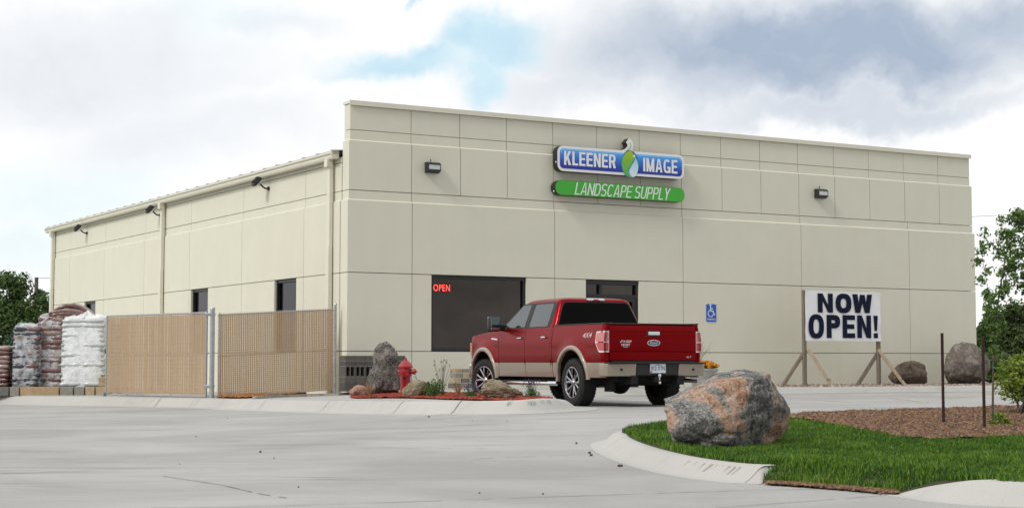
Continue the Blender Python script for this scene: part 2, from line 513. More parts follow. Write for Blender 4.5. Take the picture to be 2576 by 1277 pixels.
# saw-cut joints and cracks in the slab
m_joint = M('joint', (.19, .19, .185), .95, var=.35, vscale=4)
def ground_line(pts, w, wob=0.0, seed=0, fn=g, gaps=0):
    rnd = random.Random(seed)
    mb = MB()
    pp = []
    for a, b in zip(pts[:-1], pts[1:]):
        A = hit(*a, fn); B = hit(*b, fn)
        n = max(2, int((B - A).length / .12))
        for k in range(n): pp.append(A.lerp(B, k / n))
    pp.append(B)
    off = 0
    Ls = []; Rs = []
    for i, p in enumerate(pp):
        d = (pp[min(i + 1, len(pp) - 1)] - pp[max(0, i - 1)]); d.z = 0; d.normalize(); nn = Vector((-d.y, d.x, 0))
        off += rnd.uniform(-1, 1) * wob; off *= .9
        ww = w * rnd.uniform(.5, 1.2)
        c = p + nn * off
        a = c + nn * ww / 2; b = c - nn * ww / 2
        a.z = fn(a.x, a.y) + .005; b.z = fn(b.x, b.y) + .005
        Ls.append(a); Rs.append(b)
    for i in range(len(pp) - 1):
        if gaps and rnd.random() < gaps: continue
        mb.add([Ls[i], Rs[i], Rs[i + 1], Ls[i + 1]], [(0, 1, 2, 3)])
    return mb
J = MB()
for k, (pts, w, wob, gp) in enumerate([
        ([(-20, 1191), (120, 1187), (240, 1184)], .02, .002, .12), ([(260, 1186), (620, 1180), (760, 1178)], .012, .002, .6),
        ([(410, 1197), (560, 1220), (660, 1243), (740, 1255)], .016, .004, .3),
        ([(380, 1277), (560, 1276), (900, 1266), (1360, 1250), (1900, 1232), (2250, 1228)], .016, .003, .06),
        ([(700, 1135), (860, 1129), (1300, 1126)], .012, .003, .6), ([(1190, 1154), (1500, 1140), (1560, 1136)], .014, .003, .4),
        ([(1800, 1277), (2262, 1243)], .014, .003, .1), ([(180, 1145), (330, 1140)], .02, .003, .3), ([(1280, 1190), (1420, 1183)], .012, .004, .4)]):
    q = ground_line(pts, w, wob, k, g, gp); J.add(q.v, q.f)
o = J.build('pavement_joint', m_joint, fix=False); o['kind'] = 'structure'

# leaf litter and dark specks lying on the slab
m_litter = M('litter', (.10, .07, .05), .9)
rnd = random.Random(3); mb = MB()
for k in range(10):
    u = rnd.uniform(0, 1900); v = rnd.uniform(1045, 1270)
    if u > 1480 and v > 1080: u -= 900
    c = hit(u, v, g); r_ = rnd.uniform(.003, .008)
    mb.box(c + Vector((0, 0, .006)), (r_ * 2, r_ * 1.3, .01), 0, Matrix.Rotation(rnd.uniform(0, 3), 3, 'Z'))
for (u, v, r_) in [(1483, 1140, .012), (1487, 1146, .015), (1560, 1173, .022), (1450, 1116, .01), (655, 1138, .01), (1079, 1049, .012)]:
    mb.box(hit(u, v, g) + Vector((0, 0, .012)), (r_ * 2.2, r_, .02), 0, Matrix.Rotation(rnd.uniform(-.4, .4), 3, 'Z'))
o = mb.build('leaf_litter', m_litter); tag(o, 'dry leaf scraps and grit scattered over the grey concrete', 'litter', kind='stuff')

# yellow parking lines, worn
m_yel = M('worn_yellow_paint', (.50, .44, .26), .8, var=.12, vscale=12)
mb = MB()
for pts in ([(2021, 1004), (2140, 1011)], [(2384, 1001), (2480, 991), (2500, 988)], [(2240, 1000), (2330, 1012)]):
    q = ground_line(pts, .10, 0, 5, g, .12); mb.add(q.v, q.f)
o = mb.build('parking_line', m_yel, fix=False); o['kind'] = 'structure'

# ------------------------------------------------------------------ left island (yard beside the building)
def hp(l, f): return [hit(u, v, f) for u, v in l]
basepx = [(-260, 1013), (-60, 1016), (60, 1018), (262, 1021), (400, 1023), (524, 1026), (680, 1032), (839, 1037), (980, 1040), (1132, 1040.5), (1260, 1040), (1347, 1038), (1415, 1034)]
toppx = [(-260, 991), (-60, 994), (60, 995.5), (262, 998), (400, 1000), (524, 1002), (680, 1005), (839, 1007), (980, 1008), (1132, 1007.5), (1260, 1006), (1347, 1004), (1400, 1001)]
KB = hp(basepx, g); KT = []
for i, b in enumerate(KB):
    d = KB[min(i + 1, len(KB) - 1)] - KB[max(0, i - 1)]; d.z = 0; d.normalize()
    t = b + Vector((-d.y, d.x, 0)) * .24
    t.z = -(toppx[i][1] - 912) / 4139 * t.y
    KT.append(t)
ret = [(1.02, 26.2, -.24, .08), (1.10, 26.8, -.26, .0), (.98, 27.7, -.24, -.05), (.72, 28.5, -.24, -.1), (.05, 30.1, -.22, -.1),
       (-.80, 32.3, -.22, -.1), (-1.65, 34.7, -.22, -.1), (-1.95, 36.7, -.22, -.1)]
for (x, y, dx, dy) in ret:
    KB.append(Vector((x, y, g(x, y)))); KT.append(Vector((x + dx, y + dy, top(x + dx, y + dy))))
kerb('kerb', KB, KT, m_kerb, back=.16, pan=.3)

# yard fill behind the kerb, level with it
yard = [(p.x, p.y) for p in cr([t + (t - b).normalized() * .1 for b, t in zip(KB, KT)], 3)]
c = L2W(.6, -2.5, 0); e = L2W(.6, .5, 0); f_ = L2W(-.3, 30, 0); h = L2W(-14, 34, 0)
yard += [(c.x, c.y), (e.x, e.y), (f_.x, f_.y), (h.x - 8, h.y), (-24, 49)]
skirt(sheet('yard_pavement', yard, top, m_walk, .6, dz=-.004))

# kerb joints and scuff marks
mb = MB()
def across(i, f, w=.012):
    b = KB[i].lerp(KB[i + 1], f); t = KT[i].lerp(KT[i + 1], f)
    d = (KB[i + 1] - KB[i]).normalized() * w / 2
    dd_ = Vector((t.x - b.x, t.y - b.y, 0)).normalized()
    path = [b - dd_ * .3]; path[0].z = g(path[0].x, path[0].y) + .008
    for a, hh in [(0, 0), (.25, .18), (.5, .52), (.72, .82), (.88, .96), (1, 1)]:
        path.append(Vector((b.x + (t.x - b.x) * a, b.y + (t.y - b.y) * a, b.z + .008 + (t.z - b.z) * hh)))
    path.append(t + dd_ * .14 + Vector((0, 0, .006)))
    for A, B in zip(path[:-1], path[1:]):
        up = (-dd_ * (B.z - A.z) + Vector((0, 0, 1)) * .05).normalized() * .004
        mb.add([A - d + up, A + d + up, B + d + up, B - d + up], [(0, 1, 2, 3)])
for i, f, w in [(3, .9, .02), (4, .6, .02), (5, .8, .02), (6, .8, .015), (8, .05, .015), (9, .02, .022), (11, .4, .01)]: across(i, f, w)
mb.build('kerb_joint', m_joint, fix=False)['kind'] = 'structure'
m_scuff = M('tyre_scuff', (.335, .33, .315), .9, var=.3, vscale=30)
mb = MB()
for k in range(20):
    i, f = (10, .1 + k * .082)
    if f > 1: i, f = 11, (f - 1) * 1.1
    if k in (13, 14, 17): continue
    b = KB[i].lerp(KB[i + 1], f); t = KT[i].lerp(KT[i + 1], f); d = (KB[i + 1] - KB[i]).normalized() * .018
    A = b.lerp(t, .50); B = b.lerp(t, .72); A.z = b.z + (t.z - b.z) * .52 + .012; B.z = b.z + (t.z - b.z) * .82 + .010
    A -= d * .3
    off = Vector((-(t - b).x, -(t - b).y, 0)).normalized() * .02 + Vector((0, 0, .012))
    mb.add([A - d * .5 + off, A + d * .5 + off, B + d * .5 + off, B - d * .5 + off], [(0, 1, 2, 3)])
mb.build('kerb_scuff', m_scuff, fix=False)['kind'] = 'structure'

# ------------------------------------------------------------------ walk in front of the facade, and the gravel bed
def fz(x, y): return -.665
SWo = 2.5
def foff(t, off): w = L2W(t, -off, 0); return w
walk = [foff(.6, .05), foff(12.9, .05), foff(12.9, SWo), foff(.5, SWo)]
sheet('front_walk', [(p.x, p.y) for p in walk], fz, m_walk, .6, dz=.006)
fb = [foff(t, SWo + .16) for t in (.2, 3, 6, 9, 12, 14, 16, 18, 20, 21.4, 22.6, 23.4, 23.6)]
ft_ = [foff(t, SWo) for t in (.2, 3, 6, 9, 12, 14, 16, 18, 20, 21.3, 22.4, 23.15, 23.35)]
sh = [0] * 7 + [0, .1, .1, -.5, -1.6, -2.8]
for lst in (fb, ft_):
    for i, s_ in enumerate(sh):
        lst[i] = lst[i] + RB @ Vector((0, -s_, 0))
for p in fb: p.z = g(p.x, p.y)
for p in ft_: p.z = -.66
kerb('kerb', fb, ft_, m_kerb, back=.16, pan=0, n=5)
m_gravel = M('gravel_base', (.16, .13, .10), .95, var=.5, vscale=18, bump=.8, bscale=30)
bed = [foff(12.95, .03), foff(23.0, .03), foff(23.0, -.6)] + [Vector((p.x, p.y, 0)) for p in [q + RB @ Vector((0, .12, 0)) for q in ft_[::-1]] if (RBi @ (p - CORNER)).x > 12.95] + [foff(12.95, SWo - .14)]
o = sheet('gravel_bed', [(p.x, p.y) for p in bed], fz, m_gravel, .3, dz=-.02, jitter=.015)
# ------------------------------------------------------------------ scattering helpers
def scatter_pts(poly, n, seed, zf):
    rs = np.random.RandomState(seed)
    xs = [p[0] for p in poly]; ys = [p[1] for p in poly]
    out_ = []
    while len(out_) < n:
        a = rs.uniform(min(xs), max(xs), n * 2); b = rs.uniform(min(ys), max(ys), n * 2)
        k = inpoly_np(a, b, poly)
        out_ += list(zip(a[k], b[k]))
    return [(a, b, zf(a, b)) for a, b in out_[:n]]
def big_mesh(name, V, F, mats, mi=None):
    me = bpy.data.meshes.new(name)
    nv, nf = len(V), len(F); k = F.shape[1]
    me.vertices.add(nv); me.vertices.foreach_set('co', V.astype(np.float32).ravel())
    me.loops.add(nf * k); me.loops.foreach_set('vertex_index', F.astype(np.int32).ravel())
    me.polygons.add(nf); me.polygons.foreach_set('loop_start', np.arange(0, nf * k, k, dtype=np.int32))
    for m in mats: me.materials.append(m)
    if mi is not None: me.polygons.foreach_set('material_index', mi.astype(np.int32))
    me.update(calc_edges=True); me.validate()
    o = bpy.data.objects.new(name, me); COL.objects.link(o)
    return o
def chips(name, pts, size, mats, seed, flat=.5, lift=.5):
    """little angular chips: 5-sided wedges (4 base verts + ridge of 2)"""
    rs = np.random.RandomState(seed); n = len(pts)
    p = np.array(pts)
    a = rs.uniform(0, 6.28, n); s = size * rs.uniform(.5, 1.5, n); w = s * rs.uniform(.35, .7, n); h = s * flat * rs.uniform(.4, 1.2, n)
    tilt = rs.uniform(-.5, .5, n) * s
    ca, sa = np.cos(a), np.sin(a)
    def q(dx, dy, z): return np.stack([p[:, 0] + ca * dx - sa * dy, p[:, 1] + sa * dx + ca * dy, p[:, 2] + z], 1)
    V = np.stack([q(-s, -w, -.005 + 0 * s), q(s, -w, tilt * 0), q(s, w, 0 * s), q(-s, w, -.005 + 0 * s), q(-s * .6, 0 * s, h + np.maximum(tilt, 0)), q(s * .6, 0 * s, h - np.minimum(tilt, 0))], 1).reshape(-1, 3)
    base = (np.arange(n) * 6)[:, None]
    F = np.concatenate([base + np.array([[0, 1, 5, 4]]), base + np.array([[2, 3, 4, 5]]), base + np.array([[1, 2, 5, 5]])[:, [0, 1, 2, 2]], ], 0)
    F3 = np.concatenate([base + np.array([[0, 1, 5]]), base + np.array([[0, 5, 4]]), base + np.array([[2, 3, 4]]), base + np.array([[2, 4, 5]]), base + np.array([[1, 2, 5]]), base + np.array([[3, 0, 4]])], 0)
    mi = np.tile(rs.randint(0, len(mats), n), 6)
    return big_mesh(name, V, F3, mats, mi)
def island_mat(name, c1, c2, c3=None, rough=.8):
    m = bpy.data.materials.new(name); m.use_nodes = True
    t = m.node_tree; b = t.nodes['Principled BSDF']; b.inputs['Roughness'].default_value = rough
    geo = t.nodes.new('ShaderNodeNewGeometry')
    rp = t.nodes.new('ShaderNodeValToRGB')
    rp.color_ramp.elements[0].color = (*c1, 1); rp.color_ramp.elements[1].color = (*c2, 1)
    if c3:
        e_ = rp.color_ramp.elements.new(.85); e_.color = (*c2, 1); rp.color_ramp.elements[2].color = (*c3, 1)
    t.links.new(geo.outputs['Random Per Island'], rp.inputs[0]); t.links.new(rp.outputs[0], b.inputs['Base Color'])
    return m

# ------------------------------------------------------------------ BUILDING
m_wall = M('stucco', (.70, .688, .572), .85, var=.022, vscale=1.2, bump=.35, bscale=180)
add_streaks(m_wall, .009)
m_wall2 = M('stucco_chamfer', (.69, .68, .57), .8, var=.03, vscale=3)
m_back = M('joint_backing', (.34, .33, .27), .9)  # wall core, a darker cream than the panels, seen in the joints
m_trim = M('cream_metal', (.70, .68, .57), .45, var=.03, vscale=2)
m_roof = M('cream_roof', (.5, .49, .43), .5)
m_black = M('black_frame', (.012, .012, .013), .4)
m_glass = glass_mat('window_glass', (.12, .11, .10), 1.68, (1.0, .87, .77))
m_glass_s = glass_mat('side_window_glass', (.08, .08, .085), 1.5, (.8, .8, .85))
m_dark = M('dark_interior', (.03, .028, .026), .9, var=.4, vscale=3)
bld = thing('shop_building', 'long cream panelled single-storey shop with a tall flat front parapet and dark windows', 'building', CORNER, AB)
Z4, Z3, Z2, Z1, ZT = fw(877, 882.5).z, fw(877, 684.5).z, fw(877, 477).z, fw(877, 325).z, fw(877, 260).z
ZC1, ZC2 = fw(877, 350).z, fw(877, 500).z
ZB = -.95
TE = fw(2441, 600).x
G = .009; CH = .028
FJ = [fw(u, 600).x for u in (1033, 1156, 1274, 1391, 1502, 1609, 1713, 1815, 1913, 2008.5, 2099, 2187, 2275, 2362)]
FM = [fw(u, 600).x for u in (1033, 1391, 1713, 2010, 2281)]
def off_at(z, front=True):
    if z > ZC1: return 0.0
    if z > ZC2: return .045
    return .09
def frust(mb, ax0, ax1, zb, zt, ob, ot, depth, side, e0=False, e1=False, mi=0):
    """panel piece along axis a from ax0..ax1; outward offsets ob (bottom) and ot (top); e0/e1: end sticks out with the offset"""
    def pt(a, out_, z):
        return (a, -out_, z) if side == 'F' else (-out_, a, z)
    a0b, a0t = (ax0 - ob, ax0 - ot) if e0 else (ax0, ax0)
    a1b, a1t = (ax1 + ob, ax1 + ot) if e1 else (ax1, ax1)
    vs = [pt(a0b, ob, zb), pt(a1b, ob, zb), pt(a1b, -depth, zb), pt(a0b, -depth, zb), pt(a0t, ot, zt), pt(a1t, ot, zt), pt(a1t, -depth, zt), pt(a0t, -depth, zt)]
    mb.add(vs, [(0, 1, 2, 3), (4, 5, 6, 7), (0, 1, 5, 4), (1, 2, 6, 5), (2, 3, 7, 6), (3, 0, 4, 7)], mi)
def cell(mb, a0, a1, z0, z1, side, depth=.33, e0=False, e1=False, gb=G, gt=G, gl=G, gr=G):
    z0 += gb; z1 -= gt
    if not e0: a0 += gl
    if not e1: a1 -= gr
    cuts = [z0]
    ch = []
    for zc in (ZC2, ZC1):
        if side == 'S' and zc == ZC1: continue
        if z0 < zc - CH and z1 > zc: ch.append(zc)
    z = z0; o_ = off_at(z0 + .001) if side == 'F' else (.09 if z0 < ZC2 else .045)
    for zc in ch:
        nx = off_at(zc + .01) if side == 'F' else .045
        frust(mb, a0, a1, z, zc - CH, o_, o_, depth, side, e0, e1)
        frust(mb, a0, a1, zc - CH, zc, o_, nx, depth, side, e0, e1, 1)
        z, o_ = zc, nx
    frust(mb, a0, a1, z, z1, o_, o_, depth, side, e0, e1)
def rows_with_openings(mb, joints, a_start, a_end, z0, z1, side, opens, e0, e1, gb=G, gt=G):
    js = [a_start] + [j for j in joints if a_start < j < a_end] + [a_end]
    for i, (a, b) in enumerate(zip(js[:-1], js[1:])):
        E0 = e0 and i == 0; E1 = e1 and i == len(js) - 2
        op = sorted([o_ for o_ in opens if o_[0] < b and o_[1] > a])
        if not op:
            cell(mb, a, b, z0, z1, side, e0=E0, e1=E1, gb=gb, gt=gt); continue
        cur = a; first = True
        for (oa, ob) in op:
            if oa > cur: cell(mb, cur, oa, z0, z1, side, e0=E0 and first, gr=0, gl=G if first else 0, gb=gb, gt=gt)
            cur = max(cur, ob); first = False
        if cur < b: cell(mb, cur, b, z0, z1, side, e1=E1, gl=0, gb=gb, gt=gt)
# openings
W1 = (fw(1085, 780, .09).x, fw(1325, 780, .09).x)
D1 = (fw(1474, 780, .09).x, fw(1608.5, 780, .09).x)
mb = MB()
rows_with_openings(mb, FM, 0, TE, ZB, Z4, 'F', [D1], True, True, gb=0)
rows_with_openings(mb, FM, 0, TE, Z4, Z3, 'F', [W1, D1], True, True)
rows_with_openings(mb, FM, 0, TE, Z3, Z2, 'F', [], True, True)
rows_with_openings(mb, FJ, 0, TE, Z2, Z1, 'F', [], True, True)
rows_with_openings(mb, FJ, 0, TE, Z1, ZT, 'F', [], True, True, gt=0)
mb.build('front_wall', [m_wall, m_wall2], bld)
mb = MB()        # joint backing, with holes left at the openings
for a, b, z0, z1 in [(.02, W1[0], ZB, Z3), (W1[0], W1[1], ZB, Z4), (W1[1], D1[0], ZB, Z3), (D1[1], TE - .02, ZB, Z3), (.02, TE - .02, Z3, ZT - .02)]:
    mb.box(((a + b) / 2, .10, (z0 + z1) / 2), (b - a, .16, z1 - z0))
mb.build('front_wall_core', m_back, bld)
# parapet cap
mb = MB(); ZCAP = fw(877, 253).z
mb.box((TE / 2, .165, ZT + (ZCAP - ZT) / 2 + .004), (TE + .06, .41, ZCAP - ZT))
mb.box((TE / 2, -.052, ZT + .02), (TE + .08, .02, (ZCAP - ZT) + .05))
mb.build('parapet_cap', m_trim, bld)
# side wall
SE = sw(128, 700, .09).y
SJ = [sw(u, 700, .05).y for u in (767, 611, 479, 365, 264, 177)]
EAVE = sw(860, 391, .3).z
ops = [(sw(745, 750, .09).y, sw(690, 750, .09).y), (sw(523, 750, .09).y, sw(480, 750, .09).y), (sw(240, 770, .09).y, sw(212, 770, .09).y)]
mb = MB(); s0 = .37
rows_with_openings(mb, SJ, s0, SE, ZB, Z4, 'S', [], False, True, gb=0)
rows_with_openings(mb, SJ, s0, SE, Z4, Z3, 'S', ops, False, True)
rows_with_openings(mb, SJ, s0, SE, Z3, Z2, 'S', [], False, True)
rows_with_openings(mb, SJ, s0, SE, Z2, EAVE - .10, 'S', [], False, True)
cell(mb, s0, SE, EAVE - .10, EAVE + .05, 'S', e1=True)
mb.build('side_wall', [m_wall, m_wall2], bld)
mb = MB(); cur = s0
for a, b in ops + [(SE, SE)]:
    mb.box((.10, (cur + a) / 2, (ZB + EAVE) / 2), (.16, a - cur, EAVE - ZB))
    if b > a:
        mb.box((.10, (a + b) / 2, (ZB + Z4) / 2), (.16, b - a, Z4 - ZB)); mb.box((.10, (a + b) / 2, (Z3 + EAVE) / 2), (.16, b - a, EAVE - Z3))
    cur = b
mb.build('side_wall_core', m_back, bld)
# other walls and roof
mb = MB()
mb.box((TE / 2, SE - .12, (ZB + 5.3) / 2), (TE, .22, 5.3 - ZB)); mb.box((TE - .12, SE / 2, (ZB + EAVE) / 2), (.22, SE - .8, EAVE - ZB))
mb.box((TE / 2, .31, (Z3 + 1 + ZT) / 2), (TE - .1, .08, ZT - Z3 - 1.1))
mb.build('rear_wall', m_wall, bld)
GT = sw(864, 371, .3).z
mb = MB(); mid = TE / 2
mb.add([(-.3, .37, GT), (mid, .37, GT + .75), (mid, SE + .25, GT + .75), (-.3, SE + .25, GT)], [(0, 1, 2, 3)])
mb.add([(TE + .3, .37, GT), (mid, .37, GT + .75), (mid, SE + .25, GT + .75), (TE + .3, SE + .25, GT)], [(0, 1, 2, 3)])
mb.add([(-.28, .37, GT - .05), (mid, .37, GT + .70), (mid, SE + .2, GT + .70), (-.28, SE + .2, GT - .05)], [(0, 1, 2, 3)])
y = .5
while y < SE + .2:
    mb.bar((-.3, y, GT + .012), (2.5, y, GT + .004 + 2.8 * .75 / (mid + .3)), .05, .035); y += .9
mb.build('roof', m_roof, bld)
# gutter with boxed end
gz0, gz1 = EAVE, GT - .01
prof = [(-.10, gz0), (-.25, gz0), (-.27, gz0 + .05), (-.27, gz0 + .10), (-.31, gz0 + .13), (-.31, gz1), (-.29, gz1), (-.28, gz0 + .14), (-.10, gz0 + .10)]
mb = MB().prism(prof, lambda p, h: (p[0], h, p[1]), .46, SE + .3)
mb.prism([(-.10, gz0), (-.25, gz0), (-.32, gz0 + .1), (-.32, gz1 + .02), (-.10, gz1 + .02)], lambda p, h: (p[0], h, p[1]), .43, .455)
mb.build('gutter', m_trim, bld)
for u in (829, 406.5, 131.5):
    s_ = sw(u, 700, .15).y
    mb = MB(); mb.box((-.16, s_, (EAVE + 2.9) / 2 + .0), (.10, .17, EAVE - 2.9), 0, None, .012)
    mb.box((-.175, s_, (2.9 + ZB) / 2), (.11, .19, 2.9 - ZB), 0, None, .012)
    mb.box((-.21, s_, EAVE - .08), (.15, .2, .2), 0, None, .01)
    dsp = mb.build('downspout', m_trim, bld)
# windows
def window(a, b, z0, z1, side, fr, mg, depth=.10, jl=None):
    def bx(mb, a0, a1, b0, b1, d0, d1, mi=0):
        if side == 'F': mb.box(((a0 + a1) / 2, (d0 + d1) / 2, (b0 + b1) / 2), (a1 - a0, abs(d1 - d0), b1 - b0), mi)
        else: mb.box(((d0 + d1) / 2, (a0 + a1) / 2, (b0 + b1) / 2), (abs(d1 - d0), a1 - a0, b1 - b0), mi)
    z0 += .004; z1 -= .004; a += .004; b -= .004
    w = MB(); d0, d1 = -.03, .12
    bx(w, a, a + fr, z0, z1, d0, d1); bx(w, b - fr, b, z0, z1, d0, d1); bx(w, a + fr, b - fr, z0, z0 + fr, d0, d1); bx(w, a + fr, b - fr, z1 - fr, z1, d0, d1)
    o_ = w.build('window_frame', m_black, bld)
    q = MB(); bx(q, a + fr, b - fr, z0 + fr, z1 - fr, .04, .05); q.build('window_pane', mg, o_)
    return o_
window(W1[0], W1[1], Z4 + G, Z3 - G, 'F', .075, m_glass)
for a, b in ops: window(a, b, Z4 + G, Z3 - G, 'S', .07, m_glass_s)
# entrance
a, b = D1; ztop = Z3 - G
mb = MB()
mb.box((a + .04, .04, (ZB + ztop) / 2), (.08, .14, ztop - ZB)); mb.box((b - .04, .04, (ZB + ztop) / 2), (.08, .14, ztop - ZB))
mb.box(((a + b) / 2, .04, ztop - .06), (b - a - .16, .14, .11)); mb.box(((a + b) / 2, .04, ztop - .42), (b - a - .16, .14, .09))
xs_ = a + (b - a) * .30
mb.box((xs_, .045, (ZB + ztop) / 2), (.09, .13, ztop - ZB - .1))
mb.box(((a + xs_) / 2, .045, .1), (xs_ - a - .1, .12, .08))
dfr = mb.build('entrance_frame', m_black, bld)
mb = MB(); mb.box(((a + b) / 2, .06, (ZB + ztop) / 2), (b - a - .1, .01, ztop - ZB - .1)); mb.build('glazing', m_glass, dfr)
mb = MB(); da, db = xs_ + .05, b - .09
for x0 in (da + .05, db - .05): mb.box((x0, .0, (ztop - .47 - .66) / 2), (.10, .05, ztop - .47 + .66))
mb.box(((da + db) / 2, .0, ztop - .52), (db - da - .2, .05, .1)); mb.box(((da + db) / 2, .0, -.56), (db - da - .2, .05, .2))
dr = mb.build('door', m_black, bld)
MB().tube([(da + .14, -.03, .2), (da + .14, -.07, .2), (da + .14, -.07, .55), (da + .14, -.03, .55)], .012).build('door_handle', M('steel', (.5, .5, .5), .3, 1), dr, smooth=True)
# inside: floor and a counter seen through the shop window
mb = MB(); mb.box((TE / 2, 4.4, 1.0), (TE - .6, .1, 4.0)); mb.box((TE / 2, 2.4, -.62), (TE - .6, 4, .1)); mb.box((TE / 2, 2.4, 3.05), (TE - .6, 4, .05))
mb.build('interior_wall', m_dark, bld)

# shop counter items inside the window
lx = fw(1158, 860, .0)
k = thing('display_rack', 'dark display rack just inside the big shop window', 'rack', L2W(lx.x + .2, .55, -.57), AB)
mb = MB()
for i in range(4): mb.box((0, 0, .15 + i * .38), (.42, .4, .03), 0, None, 0)
for sx in (-1, 1):
    for sy in (-1, 1): mb.box((sx * .2, sy * .19, .63), (.025, .025, 1.26))
mb.box((0, .19, .63), (.4, .01, 1.2))
mb.build('rack_frame', m_black, k)

# neon sign
m_neon = M('neon_red', (1.0, .06, .04), .5, emit=3.2)
neon = MB()
A_ = fw(1092, 731, -.0); B_ = fw(1133, 716, -.0)
put_text(neon, 'OPEN', lambda x, z: (x, .03, z), A_.x, B_.x, A_.z, B_.z, offset=-.01, spacing=1.12)
o = neon.build('neon_sign', m_neon, fix=False); o.location = CORNER; o.rotation_euler = (0, 0, AB)
tag(o, 'small glowing red neon sign reading OPEN in the corner of the big shop window', 'neon sign')

# ------------------------------------------------------------------ wall packs on the facade
m_lamp_blk = M('lamp_housing', (.018, .018, .02), .45)
m_lens = M('lamp_lens', (.52, .54, .55), .12, coat=1, var=.18, vscale=9)
def wallpack(u, v, label):
    p = fw(u, v, .045); t = thing('wall_light', label, 'light', L2W(p.x, -.05, p.z), AB, 'box lights on the front wall')
    w, h, d = .18, .135, .20
    mb = MB()
    side = [(0, -h), (0, h), (-.13, h), (-d, h - .05), (-d, -.08), (-.10, -h)]
    for sx in (-1, 1):   # cheeks
        mb.prism(side, lambda p_, q: (q, p_[0], p_[1]), sx * w, sx * (w - .02))
    mb.prism([(0, h), (-.13, h), (-d - .005, h - .05), (-d - .005, h - .07), (-.128, h - .02), (0, h - .025)], lambda p_, q: (q, p_[0], p_[1]), -w - .003, w + .003)
    mb.prism([(0, -h + .003), (0, -h + .04), (-.11, -h + .03), (-d - .004, -.05), (-d - .004, -.08), (-.10, -h + .003)], lambda p_, q: (q, p_[0], p_[1]), -w + .02, w - .02)
    mb.box((0, -.01, 0), (w * 2 - .05, .02, h * 2 - .08))
    mb.build('housing', m_lamp_blk, t)
    mb = MB(); mb.prism([(-.12, h - .03), (-d, h - .07), (-d, -.055), (-.11, -h + .04)], lambda p_, q: (q, p_[0], p_[1]), -w + .022, w - .022)
    mb.build('lens', m_lens, t)
    MB().lathe([(.012, h), (.012, h + .06), (.018, h + .06), (.018, h + .075)], 8, (-.05, -.08, 0)).build('photocell', m_lamp_blk, t)
wallpack(1084, 423, 'black box wall light left of the blue sign, high on the front wall')
wallpack(2060, 488, 'black box wall light right of the signs, above the NOW OPEN banner')
# flood lights on the side wall
def flood(u, v, label):
    p = sw(u, v, .1); t = thing('flood_light', label, 'light', L2W(-.05, p.y, p.z), AB, 'arm floodlights under the side eave')
    MB().lathe([(.07, 0), (.07, .03), (.04, .05)], 12, (0, 0, 0)).build('wall_plate', m_lamp_blk, t).rotation_euler = (0, R(-90), 0)
    MB().tube([(-.03, 0, 0), (-.12, 0, .0), (-.20, .0, .05), (-.28, 0, .13)], .028, 8).build('arm', m_lamp_blk, t, smooth=True)
    mb = MB(); q = Matrix.Rotation(R(-50), 3, 'Y')
    mb.box((-.40, 0, .20), (.34, .26, .11), 0, q @ Matrix.Rotation(R(90), 3, 'X') @ Matrix.Rotation(R(-90), 3, 'X'), .03)
    for i in range(5): mb.box((-.43, -.09 + i * .045, .25), (.24, .012, .08), 0, q)
    mb.build('lamp_head', m_lamp_blk, t)
    t.scale = (.9, .9, .85)
flood(672, 474, 'arm floodlight nearest the front corner under the long side eave')
flood(400, 541, 'arm floodlight beside the middle downspout under the side eave')
flood(216, 586, 'arm floodlight farthest back under the long side eave')

